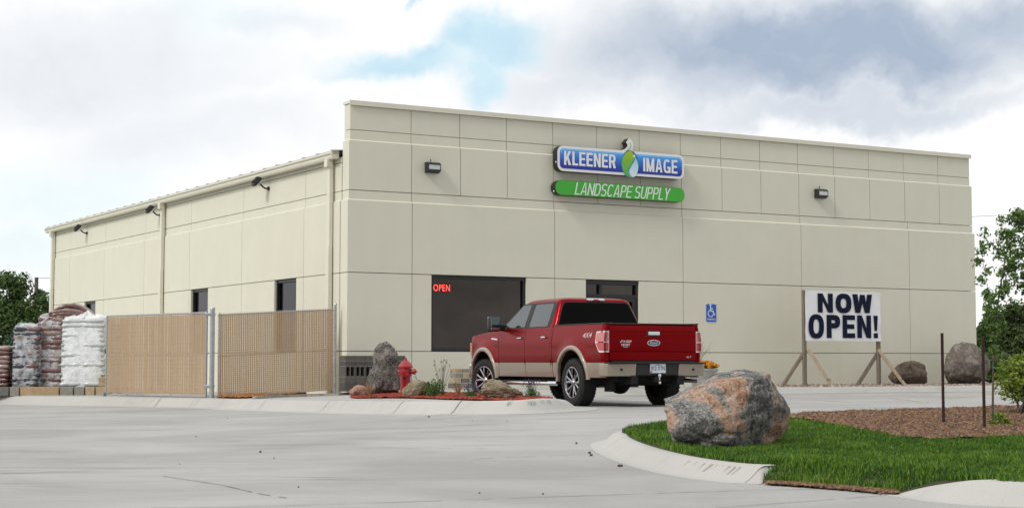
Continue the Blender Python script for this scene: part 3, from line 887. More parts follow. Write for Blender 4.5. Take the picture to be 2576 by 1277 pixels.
def glyph(mb, ch_, x0, x1, z0, z1, s_, f3_):
    """s_: stroke width as a fraction of the cell width"""
    W_, H_ = x1 - x0, z1 - z0; w = s_ * W_
    lay = [0]          # each stroke lies a hair in front of the last, so none share a plane
    def P2(a_, b_): return Vector(f3_(x0 + a_, z0 + b_)) + Vector((0, -.0004 * lay[0], 0))
    def quad(pts):
        lay[0] = (lay[0] + 1) % 7
        mb.add([P2(a_, b_) for a_, b_ in pts], [tuple(range(len(pts)))])
    def rect(a0, b0, a1, b1): quad([(a0, b0), (a1, b0), (a1, b1), (a0, b1)])
    def ring(cx, cy, rx, ry, wx, wy, t0, t1, n=28, p_=2.5):
        pr_ = None
        for i in range(n + 1):
            t = R(t0 + (t1 - t0) * i / n); c_, s2 = math.cos(t), math.sin(t)
            e_ = 2 / p_
            o_ = (cx + math.copysign(abs(c_) ** e_, c_) * rx, cy + math.copysign(abs(s2) ** e_, s2) * ry)
            i_ = (cx + math.copysign(abs(c_) ** e_, c_) * (rx - wx), cy + math.copysign(abs(s2) ** e_, s2) * (ry - wy))
            if pr_: quad([pr_[0], o_, i_, pr_[1]])
            pr_ = (o_, i_)
    h = w * .82
    if ch_ == 'N': rect(0, 0, w, H_); rect(W_ - w, 0, W_, H_); quad([(w, H_), (w, H_ - 1.55 * w * H_ / W_ * .8), (W_ - w, 0), (W_ - w, 1.55 * w * H_ / W_ * .8)])
    elif ch_ == 'O': ring(W_ / 2, H_ / 2, W_ / 2, H_ / 2 * 1.02, w * 1.05, h, 0, 360)
    elif ch_ == 'W':
        d_ = w * 1.02
        quad([(0, H_), (d_, H_), (W_ * .25 + d_ * .52, 0), (W_ * .25 - d_ * .45, 0)]); quad([(W_ - d_, H_), (W_, H_), (W_ * .75 + d_ * .45, 0), (W_ * .75 - d_ * .52, 0)])
        quad([(W_ * .5 - d_ * .48, H_ * .98), (W_ * .5 + d_ * .0, H_ * .98), (W_ * .5 + d_ * .0, H_ * .52), (W_ * .25 + d_ * .52, 0), (W_ * .25 - d_ * .0, 0)])
        quad([(W_ * .5 + d_ * .0, H_ * .98), (W_ * .5 + d_ * .48, H_ * .98), (W_ * .75 + d_ * .0, 0), (W_ * .75 - d_ * .52, 0), (W_ * .5 + d_ * .0, H_ * .52)])
    elif ch_ == 'P':
        rect(0, 0, w, H_); rect(w, H_ - h, W_ * .55, H_); rect(w, H_ * .42 - .0, W_ * .55, H_ * .42 + h)
        ring(W_ * .55, (H_ + H_ * .42) / 2, W_ * .45, H_ * .29, w, h, 90, -90, 16)
    elif ch_ == 'E': rect(0, 0, w, H_); rect(w, 0, W_, h); rect(w, H_ - h, W_, H_); rect(w, H_ / 2 - h * .48, W_ * .94, H_ / 2 + h * .48)
    elif ch_ == '!': quad([(0, H_), (W_, H_), (W_ * .78, H_ * .32), (W_ * .22, H_ * .32)]); rect(W_ * .02, 0, W_ * .98, H_ * .22)
    elif ch_ == 'K':
        rect(0, 0, w, H_); quad([(w, H_ * .58), (W_ - w * 1.25, H_), (W_, H_), (w, H_ * .26)]); quad([(W_ * .38, H_ * .56), (W_ * .56, H_ * .66), (W_, 0), (W_ - w * 1.25, 0)])
    elif ch_ == 'L': rect(0, 0, w, H_); rect(w, 0, W_, h)
    elif ch_ == 'I': rect(0, 0, W_, H_)
    elif ch_ == 'R':
        rect(0, 0, w, H_); rect(w, H_ - h, W_ * .55, H_); rect(w, H_ * .40, W_ * .55, H_ * .40 + h)
        ring(W_ * .55, H_ * .70, W_ * .42, H_ * .30, w, h, 90, -90, 16); quad([(W_ * .48, H_ * .42), (W_ * .48 + w, H_ * .46), (W_, 0), (W_ - w * 1.1, 0)])
    elif ch_ == 'A': quad([(0, 0), (w, 0), (W_ / 2 + w * .1, H_), (W_ / 2 - w * .55, H_)]); quad([(W_, 0), (W_ - w, 0), (W_ / 2 - w * .1, H_), (W_ / 2 + w * .55, H_)]); rect(W_ * .22, H_ * .22, W_ * .78, H_ * .22 + h)
    elif ch_ == 'M': rect(0, 0, w, H_); rect(W_ - w, 0, W_, H_); quad([(w * .0, H_), (w * 1.1, H_), (W_ / 2 + w * .4, 0), (W_ / 2 - w * .4, 0)]); quad([(W_, H_), (W_ - w * 1.1, H_), (W_ / 2 - w * .4, 0), (W_ / 2 + w * .4, 0)])
    elif ch_ == 'G': ring(W_ / 2, H_ / 2, W_ / 2, H_ / 2 * 1.02, w, h, 45, 330, 24); rect(W_ * .52, H_ * .32, W_, H_ * .32 + h); rect(W_ - w, 0, W_, H_ * .32)
    elif ch_ == 'D': rect(0, 0, w, H_); rect(w, 0, W_ * .45, h); rect(w, H_ - h, W_ * .45, H_); ring(W_ * .45, H_ / 2, W_ * .55, H_ / 2, w, h, 90, -90, 18)
    elif ch_ == 'S': ring(W_ / 2, H_ * .735, W_ / 2, H_ * .275, w, h, 25, 270, 18); ring(W_ / 2, H_ * .265, W_ / 2, H_ * .275, w, h, 90, -155, 18)
    elif ch_ == 'C': ring(W_ / 2, H_ / 2, W_ / 2, H_ / 2 * 1.02, w, h, 40, 320, 24)
    elif ch_ == 'U': rect(0, H_ * .3, w, H_); rect(W_ - w, H_ * .3, W_, H_); ring(W_ / 2, H_ * .3, W_ / 2, H_ * .3, w, h, 180, 360, 18)
    elif ch_ == 'Y': quad([(0, H_), (w * 1.15, H_), (W_ / 2 + w * .5, H_ * .42), (W_ / 2 - w * .5, H_ * .42)]); quad([(W_, H_), (W_ - w * 1.15, H_), (W_ / 2 - w * .5, H_ * .42), (W_ / 2 + w * .5, H_ * .42)]); rect(W_ / 2 - w / 2, 0, W_ / 2 + w / 2, H_ * .43)

GW = dict(K=.98, L=.80, E=.86, N=.98, R=.96, I=.30, M=1.16, A=1.02, G=1.04, D=.98, S=.92, C=.98, U=.95, P=.90, Y=.98, O=1.06, W=1.35)
def word(mb, txt, f3_, x0, x1, z0, z1, sw_, gap=.15):
    """letters from strokes with a common stem width sw_ * cap height"""
    H_ = z1 - z0; tot = sum((GW[c_] if c_ != ' ' else .32) for c_ in txt) + gap * (len(txt) - 1)
    k_ = (x1 - x0) / tot; x = x0
    stem = sw_ * H_ * 1.25
    for n_, c_ in enumerate(txt):
        w_ = (GW[c_] if c_ != ' ' else .32) * k_
        if c_ != ' ':
            o_ = len(mb.v)
            glyph(mb, c_, x, x + w_, z0, z1, 1.0 if c_ == 'I' else stem / w_, f3_)
        x += w_ + gap * k_
# ------------------------------------------------------------------ signs
def front_thing(name, label, cat, t, z, off, group=None):
    return thing(name, label, cat, L2W(t, -off, z), AB, None)
def smooth_face(mb, poly, f3, a, b, mi=0, ms=None): mb.prism(poly, f3, a, b, mi, ms)
def rrect(x0, x1, z0, z1, r, n=6):
    o_ = []
    for cx, cz, a0 in ((x1 - r, z1 - r, 0), (x0 + r, z1 - r, 90), (x0 + r, z0 + r, 180), (x1 - r, z0 + r, 270)):
        for k_ in range(n + 1):
            t = R(a0 + 90 * k_ / n); o_.append((cx + r * math.cos(t), cz + r * math.sin(t)))
    return o_
so = .30   # face stands this far off the wall
sx0, sx1 = fw(1402, 405, so).x, fw(1720.5, 420, so).x
sz0 = (fw(1402, 431, so).z + fw(1720, 450, so).z) / 2; sz1 = (fw(1402, 368, so).z + fw(1720, 387.5, so).z) / 2
m_sw = M('sign_white', (.82, .82, .83), .35)
m_sret = M('sign_return', (.015, .014, .014), .4)
def grad_mat(name, z0, z1, stops):
    m = bpy.data.materials.new(name); m.use_nodes = True
    t = m.node_tree; b = t.nodes['Principled BSDF']; b.inputs['Roughness'].default_value = .3
    c_ = t.nodes.new('ShaderNodeTexCoord'); s_ = t.nodes.new('ShaderNodeSeparateXYZ'); mr = t.nodes.new('ShaderNodeMapRange')
    mr.inputs['From Min'].default_value = z0; mr.inputs['From Max'].default_value = z1
    rp = t.nodes.new('ShaderNodeValToRGB')
    rp.color_ramp.elements[0].position = stops[0][0]; rp.color_ramp.elements[0].color = (*stops[0][1], 1)
    rp.color_ramp.elements[1].position = stops[-1][0]; rp.color_ramp.elements[1].color = (*stops[-1][1], 1)
    for p_, c2 in stops[1:-1]:
        e_ = rp.color_ramp.elements.new(p_); e_.color = (*c2, 1)
    L = t.links.new
    L(c_.outputs['Object'], s_.inputs[0]); L(s_.outputs['Z'], mr.inputs['Value']); L(mr.outputs[0], rp.inputs[0]); L(rp.outputs[0], b.inputs['Base Color'])
    return m
scx, scz = (sx0 + sx1) / 2, (sz0 + sz1) / 2; sw2, sh2 = (sx1 - sx0) / 2, (sz1 - sz0) / 2
sg = front_thing('shop_sign', 'blue rounded wall sign reading KLEENER IMAGE with a white border and leaf and drop emblem', 'sign', scx, scz, so)
f3 = lambda p_, h: (p_[0], h, p_[1])
body = rrect(-sw2, sw2, -sh2, sh2, .17)
# stem poking above the top edge
stx = fw(1583, 370, so).x - scx
def stem_poly(w):
    pts = [(stx - .13, sh2 - .02), (stx - .03, sh2 + .10), (stx + .0, sh2 + .20), (stx - .05, sh2 + .26)]
    return pts
mb = MB(); smooth_face(mb, body, f3, .0, .22)
stem = [(stx - .28, sh2 - .01), (stx - .14, sh2 + .04), (stx - .06, sh2 + .12), (stx - .06, sh2 + .17), (stx - .11, sh2 + .22), (stx - .02, sh2 + .335), (stx + .05, sh2 + .325), (stx + .11, sh2 + .24), (stx + .13, sh2 + .14), (stx + .11, sh2 + .04), (stx + .14, sh2 - .01)]
mb.prism(stem, f3, .001, .219)
mb.build('cabinet', m_sret, sg)
mb = MB(); mb.prism(rrect(-sw2 + .004, sw2 - .004, -sh2 + .004, sh2 - .004, .17), f3, -.006, -.001)
mb.prism([(x * 1.0, z) for x, z in stem], f3, -.0055, -.0015)
mb.build('border', m_sw, sg)
m_sb = grad_mat('sign_blue', -sh2 + .07, sh2 - .07, [(0, (.006, .020, .30)), (.3, (.008, .055, .44)), (.65, (.02, .20, .72)), (.9, (.06, .38, .90)), (1, (.12, .48, .92))])
MB().prism(rrect(-sw2 + .075, sw2 - .075, -sh2 + .075, sh2 - .075, .11), f3, -.012, -.0065).build('blue_panel', m_sb, sg)
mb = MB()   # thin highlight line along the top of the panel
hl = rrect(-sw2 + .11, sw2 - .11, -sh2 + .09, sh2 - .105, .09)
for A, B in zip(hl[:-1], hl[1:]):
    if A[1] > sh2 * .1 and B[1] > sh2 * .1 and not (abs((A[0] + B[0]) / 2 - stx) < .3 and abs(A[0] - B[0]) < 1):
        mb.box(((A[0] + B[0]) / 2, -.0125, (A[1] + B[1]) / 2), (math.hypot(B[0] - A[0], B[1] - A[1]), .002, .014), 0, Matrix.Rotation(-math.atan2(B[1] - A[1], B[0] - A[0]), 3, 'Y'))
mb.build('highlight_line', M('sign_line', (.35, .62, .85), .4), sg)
def px2l(u, v): 
    p_ = fw(u, v, so); return p_.x - scx, p_.z - scz
kl = px2l(1418, 420); kr = px2l(1548, 415); il = px2l(1617, 420); ir = px2l(1703, 420)
lz0, lz1 = -.185, .185
mb = MB()
lf = lambda x, z: (x, -.020, z)
word(mb, 'KLEENER', lf, kl[0], kr[0], lz0 + .015, lz1 + .015, .155); mb.build('lettering', m_sw, sg, fix=False); mb = MB()
word(mb, 'IMAGE', lf, il[0], ir[0], lz0 - .01, lz1 - .01, .150)
mb.build('lettering', m_sw, sg, fix=False)
# emblem: circle split into a leaf and a drop
ex = px2l(1584, 408); er = .245; ecx = ex[0]; ecz = -.02
def circ(cx, cz, rx, rz, n=28): return [(cx + rx * math.cos(2 * math.pi * k_ / n), cz + rz * math.sin(2 * math.pi * k_ / n)) for k_ in range(n)]
MB().prism(circ(ecx, ecz, .285, .37), f3, -.024, -.013).build('emblem_disc', grad_mat('emblem_teal', -.4, .36, [(0, (.10, .42, .22)), (.5, (.06, .32, .42)), (1, (.02, .12, .22))]), sg)
leaf = [(.03, .36), (.11, .26), (.12, .14), (.04, .02), (-.05, -.09), (-.09, -.21), (-.05, -.31), (.02, -.365), (-.08, -.34), (-.20, -.22), (-.265, -.02), (-.24, .16), (-.13, .30), (-.03, .36)]
leaf = [(p_.x, p_.y) for p_ in cr([(a_, b_, 0) for a_, b_ in leaf], 4)]
MB().prism([(ecx + a_, ecz + b_) for a_, b_ in leaf], f3, -.029, -.0245).build('emblem_leaf', grad_mat('emblem_green', -.35, .35, [(0, (.10, .42, .05)), (.6, (.20, .48, .02)), (1, (.42, .52, .01))]), sg)
drop = [(.15, .20), (.14, .08), (.07, -.02), (.0, -.13), (-.03, -.22), (.01, -.31), (.09, -.355), (.18, -.31), (.24, -.20), (.26, -.05), (.22, .10), (.15, .20)]
drop = [(p_.x, p_.y) for p_ in cr([(a_, b_, 0) for a_, b_ in drop], 4)]
MB().prism([(ecx + a_, ecz + b_) for a_, b_ in drop], f3, -.0292, -.0247).build('emblem_drop', grad_mat('emblem_drop', -.35, .25, [(0, (.68, .80, .86)), (.5, (.50, .72, .84)), (1, (.16, .55, .80))]), sg)
MB().tube([(ecx - .12, -.03, sh2 - .02), (ecx - .02, -.03, sh2 + .05), (ecx + .03, -.03, sh2 + .13), (ecx + .01, -.03, sh2 + .22)], [.012, .011, .009, .006], 6).build('emblem_stem', M('stem_green', (.12, .30, .08), .5), sg)
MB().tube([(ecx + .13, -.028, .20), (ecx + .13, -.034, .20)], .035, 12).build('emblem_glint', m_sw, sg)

gx0, gx1 = fw(1396.5, 474, so).x, fw(1722, 490, so).x
gz0_ = (fw(1410, 491, so).z + fw(1705, 507.5, so).z) / 2; gz1_ = (fw(1410, 453, so).z + fw(1705, 472, so).z) / 2
gcx, gcz = (gx0 + gx1) / 2, (gz0_ + gz1_) / 2; gw, gh = (gx1 - gx0) / 2, (gz1_ - gz0_) / 2
gs = front_thing('shop_sign', 'long green rounded wall sign reading LANDSCAPE SUPPLY in white italics', 'sign', gcx, gcz, so)
MB().prism(rrect(-gw, gw, -gh, gh, gh * .97, 8), f3, .0, .22).build('cabinet', m_sret, gs)
MB().prism(rrect(-gw + .006, gw - .006, -gh + .006, gh - .006, gh * .96, 8), f3, -.006, -.001).build('green_panel', M('sign_green', (.045, .40, .028), .35), gs)
mb = MB()
ll = fw(1446, 480, so).x - gcx; lr = fw(1686, 485, so).x - gcx
word(mb, 'LANDSCAPE SUPPLY', lambda x, z: (x + .22 * z, -.012, z), ll + .02, lr - .02, -.165, .165, .10, .12)
mb.build('lettering', M('sign_pale', (.72, .82, .72), .4), gs, fix=False)
for gg_, w_ in ((sg, sw2), (gs, gw)):
    mb = MB()
    for xx in (-w_ * .7, w_ * .7): MB().box((xx, .24, 0), (.06, .06, .1)).build('bracket', m_black, gg_)
    MB().tube([(-w_ - .004, .06, -.10), (-w_ - .01, .06, -.10)], .025, 8).build('vent_cap', m_sw, gg_)

# accessible parking sign
ax0, ax1 = fw(1777, 786, .1).x, fw(1801.5, 786, .1).x; az0 = fw(1789, 808.5, .1).z; az1 = fw(1789, 764.5, .1).z
asg = front_thing('parking_sign', 'small blue accessible parking sign with a white wheelchair symbol screwed to the front wall', 'sign', (ax0 + ax1) / 2, (az0 + az1) / 2, .1)
aw, ah = (ax1 - ax0) / 2, (az1 - az0) / 2
MB().prism(rrect(-aw, aw, -ah, ah, .03), f3, -.004, .006).build('plate', M('sign_blue_flat', (.012, .10, .50), .4), asg)
mb = MB()
k_ = aw / .16
def Lb(x0, z0, x1, z1, w): 
    mb.box(((x0 + x1) / 2 * k_, -.006, (z0 + z1) / 2 * k_), (w * k_, .003, (math.hypot(x1 - x0, z1 - z0) + w * .6) * k_), 0, Matrix.Rotation(math.atan2(x1 - x0, z1 - z0), 3, 'Y'))
mb.prism(circ(-.03 * k_, .205 * k_, .026 * k_, .026 * k_, 12), f3, -.0075, -.0045)
Lb(-.03, .17, -.02, .05, .028); Lb(-.025, .115, .05, .11, .02); Lb(-.02, .05, .055, .045, .028); Lb(.055, .045, .09, -.05, .026); Lb(.09, -.05, .12, -.035, .02)
pr = None
for i in range(15):
    t = R(100 + i * 17); q = (-.02 + .085 * math.cos(t), -.015 + .085 * math.sin(t))
    if pr: Lb(pr[0], pr[1], q[0], q[1], .022)
    pr = q
mb.build('symbol', m_sw, asg, fix=False); mb = MB()
put_text(mb, 'PARKING', lambda x, z: (x, -.006, z), -aw * .82, aw * .82, -ah * .84, -ah * .62, offset=.01)
mb.build('lettering', m_sw, asg, fix=False)
# ------------------------------------------------------------------ beds in the yard
def mulch(name, pxpoly, zf, n, size, cols, base, seed, label, dz=.02, flat=.5, step=.25, poly=None):
    poly = poly or [(p.x, p.y) for p in cr([hit(u, v, zf) for u, v in pxpoly + [pxpoly[0]]], 3)[:-1]]
    bs = sheet(name, poly, lambda x, y: zf(x, y), M(name + '_base', base, .95, var=.4, vscale=40), step, .02, None, dz)
    pts = [(a, b, c_ + dz + .02 * noise.noise(Vector((a * 3, b * 3, 0)))) for a, b, c_ in scatter_pts(poly, n, seed, zf)]
    ch = chips(name, pts, size, cols, seed, flat)
    # one object: join chips into the base sheet
    bm = bmesh.new(); bm.from_mesh(ch.data)
    off = len(bs.data.materials)
    for m in ch.data.materials: bs.data.materials.append(m)
    for f in bm.faces: f.material_index += off
    bm2 = bmesh.new(); bm2.from_mesh(bs.data)
    tmp = bpy.data.meshes.new('tmp'); bm.to_mesh(tmp); bm2.from_mesh(tmp); bm2.to_mesh(bs.data)
    bm.free(); bm2.free(); bpy.data.meshes.remove(tmp)
    me = ch.data; bpy.data.objects.remove(ch); bpy.data.meshes.remove(me)
    tag(bs, label, 'ground cover', kind='stuff')
    return poly
mr = [M('bark_red', (.26, .030, .014), .9), M('bark_red_dark', (.10, .014, .009), .9), M('bark_orange', (.34, .055, .02), .85)]
def kin(i, f=0, d=.19):
    b = KB[i].lerp(KB[min(i + 1, len(KB) - 1)], f); t = KT[i].lerp(KT[min(i + 1, len(KB) - 1)], f); q = t + Vector(((t - b).x, (t - b).y, 0)).normalized() * d
    return Vector((q.x, q.y, 0))
rmp = [kin(7, .0), kin(7, .5), kin(8), kin(8, .5), kin(9), kin(9, .5), kin(10), kin(10, .5), kin(11), kin(12), kin(13), kin(14), kin(15), kin(16)]
bkp = [hit(u, v, top) for u, v in [(1240, 992.5), (1140, 990), (1000, 991), (930, 995), (880, 1000)]]
rmp = [(p.x, p.y) for p in rmp] + [(p.x, p.y) for p in bkp]
mulch('red_mulch', None, top, 15000, .024, mr, (.22, .035, .02), 1, 'bright red bark mulch in the kerbed bed around the rocks and hydrant', poly=rmp)
mo = [M('chip_orange', (.42, .17, .04), .9), M('chip_orange_dark', (.25, .09, .02), .9)]
mulch('orange_mulch', [(545, 1000), (570, 996), (640, 993), (690, 991), (770, 989), (700, 994), (650, 999), (600, 1001.5)], top, 3500, .03, mo, (.30, .12, .03), 2, 'orange wood chip strip along the foot of the slatted fence', dz=.03)
mulch('red_mulch', [(712, 989), (740, 983), (850, 981), (1000, 978), (1010, 984), (880, 987), (800, 989), (740, 991)], top, 2500, .03, mr, (.22, .035, .02), 3, 'thin red mulch strip at the foot of the wall behind the fence post', dz=.03)
# narrow dark edging boards
m_edge = M('edging', (.30, .28, .25), .9, var=.4, vscale=10)
def edging(pts, label):
    mb = MB(); pp = [hit(u, v, top) for u, v in pts]
    for A, B in zip(pp[:-1], pp[1:]): mb.bar(A + Vector((0, 0, .02)), B + Vector((0, 0, .02)), .10, .07)
    o = mb.build('edging_board', m_edge); tag(o, label, 'edging')
edging([(640, 1002), (700, 998.5), (770, 996), (838, 994)], 'grey edging board between orange wood chips and the pale walk')
edging([(846, 993.5), (905, 990), (960, 985.5)], 'grey edging board running toward the tall grey stone')

# ------------------------------------------------------------------ rocks
def rock(name, loc, size, seed, mat, label, cat='rock', sub_=5, rough=.25, fac=0, rz=0, shape=None, cuts=9, group=None, flatb=.12):
    bm = bmesh.new(); bmesh.ops.create_icosphere(bm, subdivisions=sub_, radius=1)
    rnd = random.Random(seed)
    planes = []
    for i in range(cuts):
        n_ = Vector((rnd.gauss(0, 1), rnd.gauss(0, 1), rnd.gauss(0, .8))).normalized(); planes.append((n_, rnd.uniform(.66, .9)))
    so_ = Vector((seed * 3.1, seed * 1.7, 0))
    for q in bm.verts:
        p = q.co.copy()
        for n_, d in planes:
            e_ = p.dot(n_) - d
            if e_ > 0: p -= n_ * e_ * .92
        r_ = 1 + rough * (noise.fractal(p * 1.3 + so_, 1, 2, 3)) * .5
        p *= r_
        nn = noise.fractal(p * 4 + so_, .9, 2.1, 4); p *= 1 + rough * .16 * nn
        rid = abs(noise.noise(p * 2.4 + so_ * 2)); p *= 1 - rough * .28 * max(0, .14 - rid) / .14 * .5
        if fac: p.z += fac * .03 * math.sin(p.z * 22 + 3 * noise.noise(p * 2)) ; p.x *= 1 + fac * .035 * math.sin(p.z * 24 + 4 * noise.noise(p * 2 + so_))
        if shape: p = shape(p)
        q.co = p
    zmin = -1 + flatb * 2
    mn = Vector((min(q.co.x for q in bm.verts), min(q.co.y for q in bm.verts), max(min(q.co.z for q in bm.verts), zmin)))
    mx = Vector([max(q.co[i] for q in bm.verts) for i in range(3)])
    for q in bm.verts:
        q.co = Vector([((q.co[i] - mn[i]) / (mx[i] - mn[i]) - (.5 if i < 2 else 0)) * size[i] for i in range(3)])
        if q.co.z < -.06: q.co.z = -.06 - (q.co.z + .06) * -.1
    me = bpy.data.meshes.new(name); bm.to_mesh(me); bm.free()
    me.polygons.foreach_set('use_smooth', [True] * len(me.polygons)); me.materials.append(mat)
    o = bpy.data.objects.new(name, me); COL.objects.link(o); o.location = loc; o.rotation_euler = (0, 0, rz)
    return tag(o, label, cat, group)
def rock_mat(name, cols, scale=2.2, spec_cols=((.02, .02, .02), (.6, .55, .5)), bump=.6, layered=None, veins=True, sp=.55, sharp=.04):
    m = bpy.data.materials.new(name); m.use_nodes = True
    t = m.node_tree; b = t.nodes['Principled BSDF']; b.inputs['Roughness'].default_value = .8; b.inputs['Specular IOR Level'].default_value = .3
    L = t.links.new; tcn = t.nodes.new('ShaderNodeTexCoord'); vec = tcn.outputs['Object']
    if layered:
        mm = t.nodes.new('ShaderNodeMapping'); mm.inputs['Scale'].default_value = layered; L(vec, mm.inputs[0]); vec = mm.outputs[0]
    n1 = t.nodes.new('ShaderNodeTexNoise'); n1.inputs['Scale'].default_value = scale; n1.inputs['Detail'].default_value = 7; n1.inputs['Roughness'].default_value = .6; n1.inputs['Distortion'].default_value = .7
    L(vec, n1.inputs['Vector'])
    rp = t.nodes.new('ShaderNodeValToRGB'); L(n1.outputs['Fac'], rp.inputs[0])
    k = len(cols)
    while len(rp.color_ramp.elements) > 1: rp.color_ramp.elements.remove(rp.color_ramp.elements[0])
    rp.color_ramp.elements[0].position = .30; rp.color_ramp.elements[0].color = (*cols[0], 1)
    for i in range(1, k):
        c0 = .36 + .30 * (i - .5) / (k - 1) if k > 1 else .5
        a_ = rp.color_ramp.elements.new(c0 - sharp); a_.color = (*cols[i - 1], 1)
        a_ = rp.color_ramp.elements.new(c0 + sharp); a_.color = (*cols[i], 1)
    c = rp.outputs[0]
    def ov(c, scale_, lo, hi, col, f=1.0, kind='N', det=4):
        n = t.nodes.new('ShaderNodeTexNoise') if kind == 'N' else t.nodes.new('ShaderNodeTexVoronoi')
        n.inputs['Scale'].default_value = scale_
        if kind == 'N': n.inputs['Detail'].default_value = det; src = n.outputs['Fac']
        else: src = n.outputs['Distance']
        L(vec, n.inputs['Vector'])
        mr_ = t.nodes.new('ShaderNodeMapRange'); mr_.inputs['From Min'].default_value = lo; mr_.inputs['From Max'].default_value = hi; mr_.inputs['To Max'].default_value = f
        L(src, mr_.inputs['Value'])
        mx_ = t.nodes.new('ShaderNodeMix'); mx_.data_type = 'RGBA'; L(mr_.outputs[0], mx_.inputs['Factor']); L(c, mx_.inputs['A']); mx_.inputs['B'].default_value = (*col, 1)
        return mx_.outputs['Result']
    c = ov(c, 34, .54, .62, spec_cols[0], sp)
    c = ov(c, 42, .58, .66, spec_cols[1], sp)
    c = ov(c, 11, .56, .66, spec_cols[0], sp * .7)
    if veins:   # thin pale cracks
        wv = t.nodes.new('ShaderNodeTexNoise'); wv.inputs['Scale'].default_value = 3.3; wv.inputs['Detail'].default_value = 5; wv.inputs['Distortion'].default_value = 1.4
        L(vec, wv.inputs['Vector'])
        sb = t.nodes.new('ShaderNodeMath'); sb.operation = 'SUBTRACT'; sb.inputs[1].default_value = .5; L(wv.outputs['Fac'], sb.inputs[0])
        ab = t.nodes.new('ShaderNodeMath'); ab.operation = 'ABSOLUTE'; L(sb.outputs[0], ab.inputs[0])
        mr_ = t.nodes.new('ShaderNodeMapRange'); mr_.inputs['From Min'].default_value = .012; mr_.inputs['From Max'].default_value = .0; mr_.inputs['To Max'].default_value = .6; L(ab.outputs[0], mr_.inputs['Value'])
        mx_ = t.nodes.new('ShaderNodeMix'); mx_.data_type = 'RGBA'; L(mr_.outputs[0], mx_.inputs['Factor']); L(c, mx_.inputs['A']); mx_.inputs['B'].default_value = (*spec_cols[1], 1)
        c = mx_.outputs['Result']
    L(c, b.inputs['Base Color'])
    nb = t.nodes.new('ShaderNodeTexNoise'); nb.inputs['Scale'].default_value = 9; nb.inputs['Detail'].default_value = 9; nb.inputs['Roughness'].default_value = .7; L(vec, nb.inputs['Vector'])
    bp = t.nodes.new('ShaderNodeBump'); bp.inputs['Strength'].default_value = bump; bp.inputs['Distance'].default_value = .05; L(nb.outputs['Fac'], bp.inputs['Height']); L(bp.outputs[0], b.inputs['Normal'])
    return m
m_granite = rock_mat('pink_granite', [(.38, .21, .13), (.42, .28, .20), (.23, .225, .215), (.12, .12, .118), (.24, .235, .22), (.40, .235, .155), (.40, .32, .25)], 1.05, bump=1.0, sharp=.008)
m_grey_rock = rock_mat('grey_limestone', [(.05, .047, .04), (.14, .125, .11), (.075, .073, .068), (.24, .22, .195), (.045, .043, .04)], 2.6, ((.02, .02, .018), (.45, .42, .38)), bump=.9)  # near-black bands put the shade of the stone's hollows into its colour
m_tan_rock = rock_mat('tan_layered_rock', [(.16, .12, .075), (.34, .29, .20), (.22, .17, .10), (.44, .40, .31)], 3.0, ((.06, .045, .03), (.5, .47, .4)), bump=1.0, layered=(1, 1, 3.2), veins=False)
m_pink_rock = rock_mat('rosy_rock', [(.30, .20, .15), (.38, .22, .15), (.28, .22, .17)], 4, ((.08, .06, .05), (.5, .42, .36)), bump=.5)
m_brown_rock = rock_mat('brown_rock', [(.075, .055, .04), (.13, .095, .07), (.06, .05, .04)], 2.5, ((.02, .018, .015), (.22, .18, .14)), bump=.7, sp=.3)
m_taupe_rock = rock_mat('taupe_rock', [(.20, .17, .14), (.13, .11, .095), (.27, .235, .20)], 2.6, ((.05, .04, .035), (.40, .35, .30)), bump=.7, sp=.35)

def lin(t, pts):
    for (a_, b_), (c_, d_) in zip(pts[:-1], pts[1:]):
        if t <= c_: return b_ + (d_ - b_) * max(0, (t - a_)) / (c_ - a_)
    return pts[-1][1]
def boulder_shape(p):
    # long slope up from the left, crown right of the middle, steep right flank, undercut foot at the left
    p = p.copy(); x = p.x
    if p.z > 0: p.z *= lin(x, [(-1, .30), (-.75, .48), (-.45, .74), (-.15, .98), (.25, 1.02), (.5, .98), (.7, 1.05), (1, 1.1)])
    else:
        if x < -.3: p.x -= .22 * p.z * (x + .3) * -1
    return p
b0 = hit(1834, 1133, isl)
bw = 334 / 4139 * b0.y
rock('granite_boulder', (P(1832, 1124, b0.y + .35).x, b0.y + .42, isl(b0.x, b0.y) - .02), (bw, .95, (1130 - 934) / 4139 * (b0.y + .35) + .03), 5, m_granite, 'huge pink and grey granite boulder sitting on the grass island', 'boulder', 6, .19, shape=boulder_shape, cuts=18, flatb=.10)
def rock_px(name, u0, u1, vt, vb, zf, mat, seed, label, dep=.8, **k):
    uc = (u0 + u1) / 2; b = hit(uc, vb, zf); w = (u1 - u0) / 4139 * b.y; h = (vb - vt) / 4139 * b.y
    return rock(name, (P(uc, vb, b.y + w * dep * .4).x, b.y + w * dep * .4, zf(b.x, b.y) - .01), (w, w * dep, h + .03), seed, mat, label, **k)
